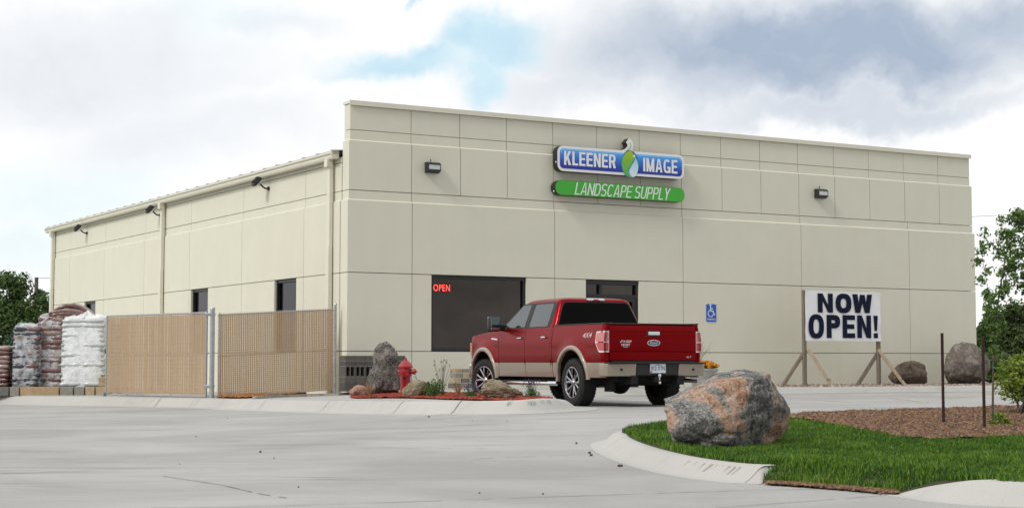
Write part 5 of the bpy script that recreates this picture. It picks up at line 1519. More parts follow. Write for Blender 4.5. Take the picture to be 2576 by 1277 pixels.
Pp = P(533.5, 912, YL - .0)
gpst = thing('gate_post', 'thick galvanised steel gate post between the rolling gate and the fixed fence panel', 'post', (Pp.x, Pp.y, zpx(1001, YL)))
hh = zpx(772, YL) - zpx(1001, YL)
MB().lathe([(.057, -.15), (.057, hh - .05), (.066, hh - .045), (.055, hh - .01), (.02, hh)], 16).build('post', m_gal, gpst, smooth=True)
mb = MB()
for f in (.13, .92):
    mb.box((-.075, -.01, hh * f), (.16, .05, .06), 0, None, .01)
mb.v = mb.v
for f in (.13, .92):
    b1 = MB().box((-.09, -.01, hh * f), (.18, .05, .07), 0, None, .012).lathe([(.07, -.03), (.07, .03)], 14, (0, 0, hh * f), cap=False)
    b1.build('hinge', m_gal, gpst)
# swinging / rolling gate
YG0, YG1 = 42.3, 39.3
GA = P(268, 912, YG0); GB = P(519, 912, YG1); GA.z = GB.z = 0
Lg = (GB - GA).length; ag = math.atan2(GB.y - GA.y, GB.x - GA.x)
gz_b = (zpx(991, YG0) + zpx(996, YG1)) / 2; gz_t = (zpx(798, YG0) + zpx(783.5, YG1)) / 2
gt = thing('rolling_gate', 'tan slatted chain link gate on a caster wheel, swung out beside the bagged pallets', 'gate', (GA.x, GA.y, 0), ag)
linkpanel(gt, Lg - .08, gz_t - gz_b - .05, gz_b + .03, m_slat, 2)
for ch_ in gt.children: 
    for vv in ch_.data.vertices: vv.co.x += .04
sg_ = 0.0
mb = MB()
for a_, b_ in [((0, 0, gz_b), (0, 0, gz_t)), ((Lg, 0, gz_b), (Lg, 0, gz_t + .04))]: mb.tube([a_, b_], .026, 10)
for a_, b_ in [((0, 0, gz_b), (Lg, 0, gz_b)), ((0, 0, gz_t), (Lg, 0, gz_t)), ((0, .02, (gz_b + gz_t) / 2), (Lg, .02, (gz_b + gz_t) / 2))]: mb.tube([a_, b_], .022, 10)
mb.build('gate_frame', m_gal, gt, smooth=True)
for xx in (Lg * .31, Lg * .65): MB().tube([(xx, .03, gz_b), (xx, .03, gz_t)], .016, 8).build('upright', m_gal, gt, smooth=True)
cz = zpx(1010, YG0)
whl = MB().lathe([(.035, -.02), (.085, -.02), (.085, .02), (.035, .02)], 18, (-.02, -.04, cz), 'Y'); whl.build('caster_wheel', M('caster_red', (.18, .03, .035), .6), gt, smooth=True)
mb = MB(); mb.box((-.01, -.045, (cz + gz_b) / 2 + .02), (.05, .09, gz_b - cz + .06), 0, None, .008); mb.lathe([(.03, -.03), (.03, .03)], 12, (-.02, -.04, cz), 'Y'); mb.build('caster_bracket', m_gal, gt)
MB().box((-.03, -.01, (gz_t + gz_b) / 2 + .1), (.04, .05, .12), 0, None, .008).build('latch', m_black, gt)

# ------------------------------------------------------------------ block wall edge and pallets
blk_cols = [M('block_tan', (.40, .29, .17), .9, var=.2, vscale=10, bump=.5), M('block_grey', (.26, .245, .215), .9, var=.2, vscale=10, bump=.5), M('block_sand', (.42, .34, .22), .9, var=.2, vscale=10, bump=.5), M('block_charcoal', (.15, .145, .14), .9, var=.2, vscale=10, bump=.5)]
YB = 43.6
def block(p, d, mat, label, cat='block', group=None, rz=0, name='landscape_block'):
    mb = MB(); mb.box((0, 0, d[2] / 2), d, 0, None, .012)
    o = mb.build(name, mat); o.location = p; o.rotation_euler = (0, 0, rz); return tag(o, label, cat, group)
seq = [(-90, -40, 3), (-38, 22, 3), (24, 48, 1), (50, 148, 0), (150, 184, 1), (186, 212, 1), (214, 238, 2), (240, 268, 2)]
names = ['charcoal', 'grey', 'tan', 'sand']
cn = {0: 'tan', 1: 'grey', 2: 'sandy', 3: 'charcoal'}
where = ['at the left edge beyond the photo', 'under the plum bags at the left edge', 'under the clear wrapped stack', 'long, under the dark blue and brown stacks', 'under the left side of the white stack', 'under the middle of the white stack', 'under the right side of the white stack', 'beside the gate caster wheel']
for (u0, u1, ci), wh in zip(seq, where):
    a_ = P(u0, 980, YB); b_ = P(u1, 980, YB); zb = top(a_.x, YB) - .02; zt = zpx(972.5, YB)
    block(((a_.x + b_.x) / 2, YB + .15, zb), (b_.x - a_.x - .01, .3, zt - zb), blk_cols[ci], cn[ci] + ' edging block ' + wh, group='low row of edging blocks')
for i, (u, v, ci, wh) in enumerate([(259, 960, 2, 'lower block of the small pile behind the gate frame'), (259, 948, 0, 'upper block of the small pile behind the gate frame')]):
    a_ = P(u, v + 11, YB + .3)
    block((a_.x, YB + .35, a_.z), (.22, .2, .115), blk_cols[ci], cn[ci] + ' paver, ' + wh, cat='paver', group='pavers piled behind the gate')

m_pal = M('pallet_wood', (.10, .08, .06), .9, var=.3, vscale=6)
def film_mat(name, c1, c2, tr=.35):
    m = M(name, c1, .28, col2=c2, vscale=6, spec=.6, bump=.5, bscale=14, coat=.3)
    return m
def bag_mesh(L, Wd, H, seed, sag=0.0, n=14):
    """a filled plastic bag: puffed slab, pinched ends, creases"""
    rs = random.Random(seed); rows = []
    N = 16; K = 12
    off = Vector((seed * 2.3, seed, 0))
    for i in range(N + 1):
        s_ = i / N * 2 - 1
        pinch = (1 - abs(s_) ** 5) ** .5 * .94 + .06
        row = []
        for k in range(K):
            a_ = 2 * math.pi * k / K
            ca, sa = math.cos(a_), math.sin(a_)
            yy = math.copysign(abs(ca) ** .55, ca) * Wd / 2 * (.93 + .07 * pinch); zz = math.copysign(abs(sa) ** .6, sa) * H / 2 * pinch
            xx = s_ * L / 2
            nn = noise.noise(Vector((xx * 6, yy * 6, zz * 6)) + off)
            p = Vector((xx, yy * (1 + .05 * nn), zz * (1 + .22 * nn) - sag * s_ * s_ * H))
            row.append(p)
        rows.append(row)
    return rows
def pallet(u0, u1, vt, Yf, mats, film, label, seed, layers, bag_h_over=1.15, depth=1.0, swap=False, hood=True):
    a_ = P(u0, 972, Yf); b_ = P(u1, 972, Yf); W_ = b_.x - a_.x; zb = zpx(972, Yf); zt = zpx(vt, Yf)
    t = thing('bag_pallet', label, 'pallet', ((a_.x + b_.x) / 2, Yf + depth / 2, zb), R(random.Random(seed).uniform(-3, 3)), 'pallets of bagged mulch and soil')
    yz = top(a_.x, Yf) - zb
    mb = MB()
    for xx in (-.45, 0, .45): mb.box((xx * W_, 0, yz / 2 - .0), (.09, depth, -yz - .05))
    for k in range(6): mb.box((0, -depth / 2 + .06 + k * (depth - .12) / 5, -.012), (W_, .1, .024))
    mb.build('wooden_pallet', m_pal, t)
    H = zt - zb; lh = H / layers; rs = random.Random(seed)
    for l_ in range(layers):
        taper = 1 - .05 * (l_ / layers) ** 2
        for side_ in (0, 1):          # two bags side by side; front one runs across, back one hidden
            y0 = -depth / 4 + side_ * depth / 2
            split = (l_ % 2 == 0) != swap
            xs2 = [(-W_ / 4, W_ / 2 * 1.02), (W_ / 4, W_ / 2 * 1.02)] if split else [(0, W_ * 1.0)]
            if side_ == 1: xs2 = [(0, W_ * .98)]
            for (cx_, w_) in xs2:
                mb = MB(); rr_ = bag_mesh(w_ * taper, depth / 2 * 1.04, lh * 1.28, seed * 31 + l_ * 3 + side_ + int(cx_ * 10))
                j = Vector((rs.uniform(-.02, .02), rs.uniform(-.03, .02), 0))
                mb.grid([[p + Vector((cx_ * taper, y0, (l_ + .5) * lh)) + j for p in r_] for r_ in rr_], 0, True)
                mb.build('bag', mats[rs.randrange(len(mats))], t, smooth=60, fix=False)
    if film:   # crinkled stretch film hood: sides hug the bags, loose gathered top
        N = 56; rows = []
        for i in range(30):
            f = i / 29
            z_ = f * (H + .03)
            row = []
            for k in range(N):
                s_ = k / N * 4; e_ = int(s_); ff = s_ - e_
                cor = [(-1, -1), (1, -1), (1, 1), (-1, 1), (-1, -1)]
                x = cor[e_][0] + (cor[e_ + 1][0] - cor[e_][0]) * ff; y = cor[e_][1] + (cor[e_ + 1][1] - cor[e_][1]) * ff
                r_ = 1.0 / max(1, (abs(x) ** 6 + abs(y) ** 6) ** (1 / 6)); x *= r_; y *= r_
                bulge = .035 * abs(math.sin(f * layers * math.pi)) - .02
                cr_ = .03 * noise.noise(Vector((x * 5, y * 5, z_ * 9 + seed))) + .02 * noise.noise(Vector((x * 12, y * 12, z_ * 3 + seed)))
                sc2 = (1.035 + bulge + cr_) * (1 - .05 * f * f) * (1 if f < .96 else .96)
                row.append(Vector((x * W_ / 2 * sc2, y * depth / 2 * sc2, z_)))
            rows.append(row)
        for s_, zz in ((.86, .03), (.6, .06), (.3, .05), (.02, .07)):
            rows.append([Vector((p.x * s_, p.y * s_, H + .03 + zz + .09 * noise.noise(Vector((p.x * 6 * s_, p.y * 6, seed * 1.0))))) for p in rows[29]])
        mb = MB().grid(rows, 0, True)
        mb.build('stretch_film', film, t, smooth=60, fix=False)
    return t, zt, W_
def film(name, col, alpha, rough=.2):
    m = bpy.data.materials.new(name); m.use_nodes = True
    t = m.node_tree; b = t.nodes['Principled BSDF']; b.inputs['Base Color'].default_value = (*col, 1); b.inputs['Roughness'].default_value = rough
    tr = t.nodes.new('ShaderNodeBsdfTransparent'); ms = t.nodes.new('ShaderNodeMixShader')
    tcn = t.nodes.new('ShaderNodeTexCoord'); n = t.nodes.new('ShaderNodeTexNoise'); n.inputs['Scale'].default_value = 7; n.inputs['Detail'].default_value = 5
    mr_ = t.nodes.new('ShaderNodeMapRange'); mr_.inputs['From Min'].default_value = .35; mr_.inputs['From Max'].default_value = .65
    mr_.inputs['To Min'].default_value = max(0, alpha - .3); mr_.inputs['To Max'].default_value = min(1, alpha + .3)
    L = t.links.new
    L(tcn.outputs['Object'], n.inputs['Vector']); L(n.outputs['Fac'], mr_.inputs['Value']); L(mr_.outputs[0], ms.inputs[0])
    L(tr.outputs[0], ms.inputs[1]); L(b.outputs[0], ms.inputs[2]); L(ms.outputs[0], t.nodes['Material Output'].inputs[0])
    bp = t.nodes.new('ShaderNodeBump'); bp.inputs['Strength'].default_value = .6; bp.inputs['Distance'].default_value = .03
    n2_ = t.nodes.new('ShaderNodeTexNoise'); n2_.inputs['Scale'].default_value = 22; n2_.inputs['Detail'].default_value = 3
    L(tcn.outputs['Object'], n2_.inputs['Vector']); L(n2_.outputs['Fac'], bp.inputs['Height']); L(bp.outputs[0], b.inputs['Normal'])
    return m
m_plum = film_mat('bag_plum', (.10, .035, .035), (.20, .11, .10)); m_navy = film_mat('bag_navy', (.012, .016, .03), (.06, .07, .10))
m_brownb = film_mat('bag_brown', (.20, .12, .10), (.34, .26, .23)); m_whiteb = film_mat('bag_white', (.62, .65, .65), (.46, .50, .48)); m_greenb = film_mat('bag_green', (.04, .20, .09), (.55, .60, .56))
f_clear = film('film_clear', (.74, .77, .80), .42); f_white = film('film_white', (.86, .89, .90), 1.05, .3); f_mid = film('film_milky', (.74, .74, .76), .50)
YPL = 44.1
pallet(-30, 22, 870, YPL, [m_plum, m_plum, m_brownb], None, 'stack of plum coloured bags cut off by the left edge', 1, 9)
pallet(26, 95, 822, YPL, [m_navy, m_navy, m_plum], f_clear, 'clear wrapped pallet of dark blue bags, second stack from the left edge', 2, 13)
pallet(90, 160, 797, YPL + .25, [m_brownb, m_plum], f_mid, 'tall pallet of brownish bags under milky film, with loose bags on top', 3, 15)
tW, ztW, wW = pallet(151, 262, 800, YPL, [m_whiteb, m_whiteb, m_whiteb, m_whiteb, m_whiteb, m_greenb], f_white, 'big white wrapped pallet of green printed bags beside the gate', 4, 14)
# gathered film peak on the white pallet
mb = MB(); cx_ = 0.02
for (px0, hp0, w0) in [(.02, .20, .26), (.33, .10, .22)]:
    for k in range(12):
        a0 = 2 * math.pi * k / 12; a1 = 2 * math.pi * (k + 1) / 12
        r0 = w0 * (1 + .25 * math.sin(k * 2.3)); r1 = w0 * (1 + .25 * math.sin((k + 1) * 2.3))
        mb.add([(px0 + r0 * math.cos(a0), -.2 + r0 * math.sin(a0), ztW - tW.location.z + .02), (px0 + r1 * math.cos(a1), -.2 + r1 * math.sin(a1), ztW - tW.location.z + .02), (px0 + .03, -.2, ztW - tW.location.z + hp0 + .03)], [(0, 1, 2)])
mb.build('film_knot', f_white, tW, fix=False)
pallet(244, 300, 812, YPL + .8, [m_whiteb, m_whiteb, m_greenb], f_white, 'second white wrapped pallet mostly hidden behind the slatted gate', 6, 14)
# loose mulch bags draped over the tall stack
lg = ['topmost', 'second', 'third', 'lowest']
for i, (u0, u1, v, sg2) in enumerate([(128, 232, 771, 1.9), (124, 222, 780, .7), (126, 226, 789, .45), (124, 214, 797, .25)]):
    Yq = YPL + .45; a_ = P(u0, v, Yq); b_ = P(u1, v, Yq)
    mb = MB(); mb.grid(bag_mesh(b_.x - a_.x, .6, .135, 50 + i, sg2), 0, True)
    o = mb.build('mulch_bag', [m_plum, m_brownb, m_plum, m_plum][i], smooth=60, fix=False); o.location = ((a_.x + b_.x) / 2, Yq + .1, a_.z + (.03 if i == 0 else 0))
    tag(o, lg[i] + ' loose plum mulch bag draped over the tallest wrapped stack', 'bag', 'loose bags on the tallest stack')

# ------------------------------------------------------------------ masonry blocks by the wall
def local_block(u0, u1, v0, v1, off, d, mat, label, cat, group, name, hollow=False):
    a_ = fw(u0, v1, off); b_ = fw(u1, v0, off); w = b_.x - a_.x; h = b_.z - a_.z
    mb = MB()
    if hollow:   # lying on its side: two open cells facing out
        tk = w * .05
        mb.box((0, 0, h * .04), (w, d, h * .08)); mb.box((0, 0, h * .96), (w, d, h * .08))
        for xx in (-w / 2 + tk, 0, w / 2 - tk): mb.box((xx, 0, h / 2), (tk * 2, d, h * .84))
        mb.box((0, d / 2 - .01, h / 2), (w * .98, .01, h * .82))
    else: mb.box((0, 0, h / 2), (w, d, h), 0, None, .008)
    o = mb.build(name, mat); o.location = L2W((a_.x + b_.x) / 2, -off + d / 2, a_.z); o.rotation_euler = (0, 0, AB)
    return tag(o, label, cat, group)
m_cmu = M('concrete_masonry', (.105, .096, .088), .95, var=.2, vscale=12, bump=.6, bscale=60); m_cmud = M('concrete_masonry_dark', (.08, .074, .07), .95, var=.2, vscale=12, bump=.6, bscale=60)
gq = 'grey masonry blocks stacked by the wall'
cols_ = [(869, 893.6), (894, 918.6), (919, 943.6), (985, 1003.6), (1004, 1020)]
cnm = ['leftmost column', 'second column', 'third column, partly behind the stone', 'column just right of the stone', 'rightmost column by the hydrant']
for (u0, u1), cnn in zip(cols_, cnm):
    local_block(u0, u1, 894, 907.2, 1.0, .35, m_cmu, 'grey masonry block on top of the ' + cnn, 'block', gq, 'masonry_block')
    local_block(u0, u1, 907.6, 919.6, 1.0, .35, m_cmud, 'grey masonry block under the top one in the ' + cnn, 'block', gq, 'masonry_block')
    local_block(u0, u1, 920, 947, 1.0, .35, m_cmu, 'hollow grey masonry block showing its open cores, ' + cnn, 'block', gq, 'masonry_block', True)
    local_block(u0, u1, 947.4, 961, 1.0, .35, m_cmu, 'grey masonry block below the hollow one, ' + cnn, 'block', gq, 'masonry_block')
    local_block(u0, u1, 961.4, 984, 1.0, .35, m_cmud, 'dark grey masonry block at the bottom of the ' + cnn, 'block', gq, 'masonry_block')
gp_ = 'tan and grey pavers stacked left of the truck'
pv = [(1146, 1163, 927, 937, 0, 'left block of the top course'), (1164, 1181, 927, 937, 1, 'right block of the top course'), (1146, 1163, 938, 950, 1, 'left block of the second course'), (1164, 1181, 938, 950, 2, 'right block of the second course'),
      (1142, 1160, 951, 962, 2, 'left block of the third course'), (1161, 1179, 951, 962, 3, 'middle block of the third course'), (1180, 1196, 951, 962, 1, 'right block of the third course'),
      (1140, 1159, 963, 976, 3, 'left block of the bottom course'), (1160, 1178, 963, 976, 1, 'middle block of the bottom course'), (1179, 1197, 963, 976, 3, 'right block of the bottom course'), (1182, 1196, 940, 950, 3, 'single block at the right end of the second course')]
for u0, u1, v0, v1, ci, wh in pv: local_block(u0, u1, v0, v1, 1.0, .28, blk_cols[ci], cn[ci] + ' paver, ' + wh + ' in the small stack', 'paver', gp_, 'paver_block')

# ------------------------------------------------------------------ planter with marigolds
pc = fw(1768, 960, 1.6)
pt_ = thing('flower_planter', 'grey round planter of orange flowers behind the truck bumper', 'planter', L2W(pc.x, -1.6, -.66), 0)
k_ = (L2W(pc.x, -1.6, 0).y) / 4139
rt, rb = 39 * k_, 24 * k_
MB().lathe([(rb, 0), (rb * 1.05, .02), (rt * .95, 42 * k_), (rt, 43 * k_), (rt, 48 * k_), (rt * .92, 48 * k_), (rt * .88, 42 * k_)], 26).build('pot', M('planter_grey', (.36, .355, .34), .8, var=.12, vscale=6), pt_, smooth=True)
mb = MB(); leaf_cloud(mb, [((0, 0, 52 * k_), (rt * .9, rt * .9, 8 * k_))], 700, .07, 3); mb.build('foliage', m_leaf_bed, pt_, fix=False)
m_mar = leaf_mat('marigold', (.70, .22, .006), (.85, .46, .01))
mb = MB(); rs = random.Random(6)
for k in range(95):
    a_ = rs.uniform(0, 6.28); r_ = rs.random() ** .5 * rt; c_ = Vector((math.cos(a_) * r_, math.sin(a_) * r_, (54 + 9 * (1 - (r_ / rt) ** 2) + rs.uniform(-3, 3)) * k_))
    leaf_cloud(mb, [(c_, (.055, .055, .04))], 14, .06, k)
mb.build('marigold', m_mar, pt_, fix=False)
mb = MB(); leaf_cloud(mb, [((-.32, -.25, 52 * k_), (.06, .06, .06))], 26, .06, 3); mb.build('white_flower', M('petal_white', (.7, .72, .6), .7), pt_, fix=False)
mb = MB()
for k in range(26):
    a_ = rs.uniform(0, 6.28); r_ = rs.uniform(.1, .45); mb.tube([(-.15, 0, 45 * k_), (-.15 + math.cos(a_) * r_ * .4, math.sin(a_) * r_ * .4, 80 * k_), (-.15 + math.cos(a_) * r_, math.sin(a_) * r_, rs.uniform(85, 116) * k_)], [.006, .004, .003], 4)
mb.build('grass_spike', M('spike_grass', (.20, .20, .10), .8), pt_, fix=False)

# ------------------------------------------------------------------ banner
bo = 1.75
m_ban = M('banner_vinyl', (.78, .78, .80), .5, var=.02, vscale=2, bump=.25, bscale=5)
m_ink = M('navy_ink', (.003, .007, .026), .6, spec=.15)
m_wood = M('weathered_wood', (.20, .165, .125), .9, var=.35, vscale=8, bump=.5, stretch=(3, 3, .6)); m_wood2 = M('pale_lumber', (.38, .30, .21), .85, var=.25, vscale=8, bump=.4, stretch=(3, 3, .6))
bA = fw(2021, 730, bo); bB = fw(2212, 858, bo); bx0, bx1 = bA.x, bB.x; bz1, bz0 = bA.z, fw(2021, 856.5, bo).z
bz1 = (fw(2021, 730, bo).z + fw(2212, 734.5, bo).z) / 2; bz0 = (fw(2021, 856.5, bo).z + fw(2212, 858, bo).z) / 2
bn = thing('banner_stand', 'white NOW OPEN! banner stretched between two braced wooden posts on the gravel bed', 'banner', L2W((bx0 + bx1) / 2, -bo, -.66), AB)
bw2 = (bx1 - bx0) / 2; zc0, zc1 = bz0 + .66, bz1 + .66
N, K = 40, 24; rows = []
for i in range(K + 1):
    row = []
    for j in range(N + 1):
        x = -bw2 + 2 * bw2 * j / N; z = zc0 + (zc1 - zc0) * i / K
        e_ = min(j, N - j) / N * min(i, K - i) / K
        dz_ = .012 * math.sin(j / N * math.pi * 4) * (1 - abs(2 * i / K - 1)) * 0 
        y = -.065 + .012 * noise.noise(Vector((x * 2.2, z * 3, 1))) + .01 * math.sin((x + z) * 9) * math.exp(-8 * min((x + bw2) ** 2 + (zc1 - z) ** 2, (x - bw2) ** 2 + (zc1 - z) ** 2, (x + bw2) ** 2 + (z - zc0) ** 2, (x - bw2) ** 2 + (z - zc0) ** 2))
        edge = -.012 * math.sin(math.pi * j / N)
        row.append((x, y, z + (edge if i == K else -edge * .6 if i == 0 else 0)))
    rows.append(row)
MB().grid(rows).build('banner_sheet', m_ban, bn, smooth=True, fix=False)
# heavy block lettering built from strokes
def bxp(u): return fw(u, 800, bo).x - (bx0 + bx1) / 2
def bzp(v, u): return fw(u, v, bo).z + .66
mb = MB()
dpt = [0]
def bf(a_, b_):
    return (a_, -.083 - dpt[0], b_)
u_ = lambda sx: (2100 + sx / 3.757) * .9
for ch_, x0, x1, vt_, vb_, s_ in [('N', 680, 838, 225, 425, .32), ('O', 868, 1033, 228, 430, .30), ('W', 1045, 1250, 235, 430, .25),
                               ('O', 580, 742, 445, 695, .30), ('P', 770, 912, 450, 692, .36), ('E', 938, 1068, 452, 692, .36), ('N', 1092, 1236, 455, 692, .33), ('!', 1262, 1308, 458, 693, .5)]:
    ua, ub = u_(x0), u_(x1); um = (ua + ub) / 2
    z1_ = bzp((760 + vt_ / 3.757) * .9, um); z0_ = bzp((760 + vb_ / 3.757) * .9, um)
    if (ch_, x0) == ('O', 580): mb.build('lettering', m_ink, bn, fix=False); mb = MB()
    glyph(mb, ch_, bxp(ua), bxp(ub), z0_, z1_, s_, bf)
mb.build('lettering', m_ink, bn, fix=False)
for sx in (-1, 1):
    x = sx * (bw2 - .04) if sx > 0 else -bw2 + .01
    MB().box((x, .0, (zc1 + .03) / 2 - .05), (.10, .09, zc1 + .08), 0, None, .006).build('post', m_wood, bn)
    zz = bzp(883, 2020 if sx < 0 else 2205)
    MB().bar((x + .06, .02, zz + .03), (x - .62 * 1.0, .25, -.02), .10, .09, 0, .005).build('brace', m_wood, bn)
    MB().bar((x + (.06 if sx < 0 else -.10), -.10, zz + .05), (x + .52, -.55, -.02), .10, .09, 0, .005).build('brace', m_wood2, bn)
    MB().lathe([(.075, -.008), (.075, .008)], 12, (x + .44, -.48, .20), cap=False).build('wire_tie', m_black, bn)

# ------------------------------------------------------------------ T posts
m_rust = M('rusty_steel', (.045, .022, .018), .8, var=.4, vscale=20, bump=.4)
for (u, vb_, vt_, lab, ln) in [(2372, 1072, 838, 'dark rusty metal stake left of the sapling, standing in the mulch', 0), (2475, 1086, 845, 'dark rusty metal stake nearest the sapling, right of the other stake', 0)]:
    b_ = hit(u + 2, vb_, isl_h); H = (vb_ - vt_) / 4139 * b_.y
    t = thing('metal_stake', lab, 'stake', b_, R(25), 'metal stakes beside the sapling')
    mb = MB(); mb.box((0, 0, H / 2 - .1), (.036, .007, H + .2)); mb.box((0, .014, H / 2 - .1), (.007, .022, H + .199))
    mb.build('stake', m_rust, t)
    mb = MB()
    n_ = int(H / .052)
    for k in range(n_): mb.box((0, -.008, .04 + k * .052), (.018, .012, .014))
    mb.build('studs', m_rust, t)['kind'] = 'stuff'
# ------------------------------------------------------------------ PICKUP TRUCK   local frame: x right, y forward, z up, origin under the rear axle
PSI = R(25.5)
tk_loc = Vector((1.03 + .98 * math.cos(PSI), 28.5 + .98 * math.sin(PSI), 0)); tk_loc.z = -.748
TK = thing('pickup_truck', 'dark red crew cab pickup truck with tan lower trim parked facing the shop', 'pickup truck', tk_loc, PSI)
m_red_p = M('red_paint', (.215, .002, .004), .30, metal=.6, coat=.1, spec=.08, var=.06, vscale=40)
m_tan_p = M('tan_paint', (.30, .255, .20), .38, metal=.3, coat=.8)
m_blk_p = M('black_plastic', (.012, .012, .013), .55)
m_void = M('underbody_black', (.006, .006, .006), .9)
m_chrome = M('chrome', (.78, .78, .80), .12, 1.0)
m_rim = M('rim_chrome', (.42, .42, .44), .16, 1.0)
m_rub = M('tyre_rubber', (.012, .012, .012), .85, bump=.3, bscale=40)
m_tg = M('truck_glass', (.02, .035, .04), .04, spec=.6, coat=.2)
m_tg.node_tree.nodes['Principled BSDF'].inputs['IOR'].default_value = 1.6
m_rg = M('rear_glass', (.001, .001, .0015), .08, spec=.08)
m_lens_r = M('red_lens', (.42, .01, .012), .15, coat=1, var=.2, vscale=30)
m_lens_c = M('clear_lens', (.45, .30, .30), .12, coat=1, var=.3, vscale=30)
WB = 3.68; CZ = .445; AR = .535
def halfw(y, z):
    w = .962
    if z > 1.08: w -= .05 * ((z - 1.08) / .34) ** 1.6
    if z < .76: w -= .012 + .03 * ((.76 - z) / .3) ** 1.5
    w += .006 * math.exp(-((z - 1.13) / .03) ** 2)
    for cy in (0, WB):
        r_ = math.hypot(y - cy, z - CZ)
        if z > CZ - .1: w += .032 * S(1 - (r_ - AR) / .22) * (1 if r_ > AR - .1 else 1)
    if y > 4.15: w -= .16 * ((y - 4.15) / .42) ** 2
    if y < -1.02: w -= .05 * ((-1.02 - y) / .12) ** 2
    return w
def zlow(y):
    b = .50
    for cy in (0, WB):
        d = abs(y - cy)
        if d < AR: b = max(b, CZ + math.sqrt(AR * AR - d * d))
    return b
def ys_for(y0, y1, step=.05):
    a = list(np.arange(y0, y1, step)) + [y1]
    for cy in (0, WB):
        for k in range(19):
            q = cy - AR * math.cos(math.pi * k / 18)
            if y0 < q < y1: a.append(q)
    a = sorted(a); o_ = [a[0]]
    for q in a[1:]:
        if q - o_[-1] > .004: o_.append(q)
    return o_
SPL = .752
def side_patch(mb, y0, y1, ztop, sgn, inset=0, mats=(0, 1), lip=True):
    ys = ys_for(y0, y1)
    def panel(zl, zh, n, mi):
        rows = []
        for i in range(n + 1):
            rows.append([Vector((sgn * (halfw(y, zl(y) + (zh(y) - zl(y)) * i / n) - inset), y, zl(y) + (zh(y) - zl(y)) * i / n)) for y in ys])
        nc = len(ys)
        vs = [p for r_ in rows for p in r_]; fs = []
        for i in range(n):
            for j in range(nc - 1):
                if abs(zh(ys[j]) - zl(ys[j])) < .003 and abs(zh(ys[j + 1]) - zl(ys[j + 1])) < .003: continue
                f = (i * nc + j, i * nc + j + 1, (i + 1) * nc + j + 1, (i + 1) * nc + j)
                fs.append(f if sgn < 0 else f[::-1])
        mb.add(vs, fs, mi)
    panel(lambda y: min(zlow(y), SPL), lambda y: SPL, 4, mats[1])
    panel(lambda y: max(SPL, zlow(y)), ztop, 9, mats[0])
    if lip:   # return flange so panel edges have thickness
        for yy, dr in ((y0, 1), (y1, -1)):
            zs = [zlow(yy) + (ztop(yy) - zlow(yy)) * k / 10 for k in range(11)]
            rows = [[Vector((sgn * (halfw(yy, z) - q), yy, z)) for z in zs] for q in (0, .04)]
            mb.grid(rows, mats[0])
def hood_z(y):   # fender top line
    t = (y - 3.0) / 1.5
    return 1.335 - .055 * t - .10 * max(0, t - .55) ** 1.3
bed_top = lambda y: 1.40
belt = lambda y: 1.375 + .0 * y
Y_TG, Y_CAB, Y_B, Y_F = -1.10, .80, 1.90, 3.03
Y_RD = .86
# body shell: bed sides, cab corner, front fenders, inner liner
mb = MB()
for s_ in (-1, 1):
    side_patch(mb, Y_TG, Y_CAB - .012, bed_top, s_)
    side_patch(mb, Y_CAB + .004, Y_RD, belt, s_)
    side_patch(mb, Y_F + .004, 4.56, hood_z, s_)
# hood
rows = []
for i in range(16):
    y = 3.06 + (4.50 - 3.06) * i / 15
    row = []
    for j in range(25):
        f = j / 24 * 2 - 1; w = halfw(y, hood_z(y)) - .004
        edge = 1 - abs(f) ** 6
        bulge = .035 * S((1 - abs(abs(f) - .0) / .62)) 
        row.append(Vector((f * w, y, hood_z(y) + .055 * edge + bulge * S((4.5 - y) / .3) - .05 * S((y - 4.2) / .35))))
    rows.append(row)
mb.grid(rows, 0)
# nose cap
rows = []
for i in range(9):
    z = .62 + (hood_z(4.5) - .62) * i / 8
    rows.append([Vector((f / 12 * (halfw(4.56, max(z, .7)) - .01), 4.56 + .10 * (1 - (f / 12) ** 2) + .03 * math.sin(i / 8 * math.pi), z)) for f in range(-12, 13)])
mb.grid(rows, 0)
# cowl to hood join and closing strip between hood and nose
mb.grid([[Vector((f / 12 * (halfw(4.5, hood_z(4.5)) - .01), 4.5, hood_z(4.5) + .01 * (1 - abs(f / 12) ** 6))) for f in range(-12, 13)], [Vector((f / 12 * (halfw(4.56, 1.1) - .01), 4.56 + .10 * (1 - (f / 12) ** 2), hood_z(4.5) - .01)) for f in range(-12, 13)]], 0)
body = mb.build('body', [m_red_p, m_tan_p], TK, smooth=50)
# corner posts at the tail, red
mb = MB()
for s_ in (-1, 1):
    pts = [(.850, Y_TG), (.88, Y_TG - .002), (.90, Y_TG + .01), (.88, Y_TG + .10), (.850, Y_TG + .10)]
    MB().prism([(s_ * a_, b_) for a_, b_ in pts], lambda p_, h: (p_[0] * (1 if h < 1.1 else (1 - .04 * (h - 1.1) / .3)), p_[1], h), .77, 1.40).build('corner_post', m_red_p, TK)
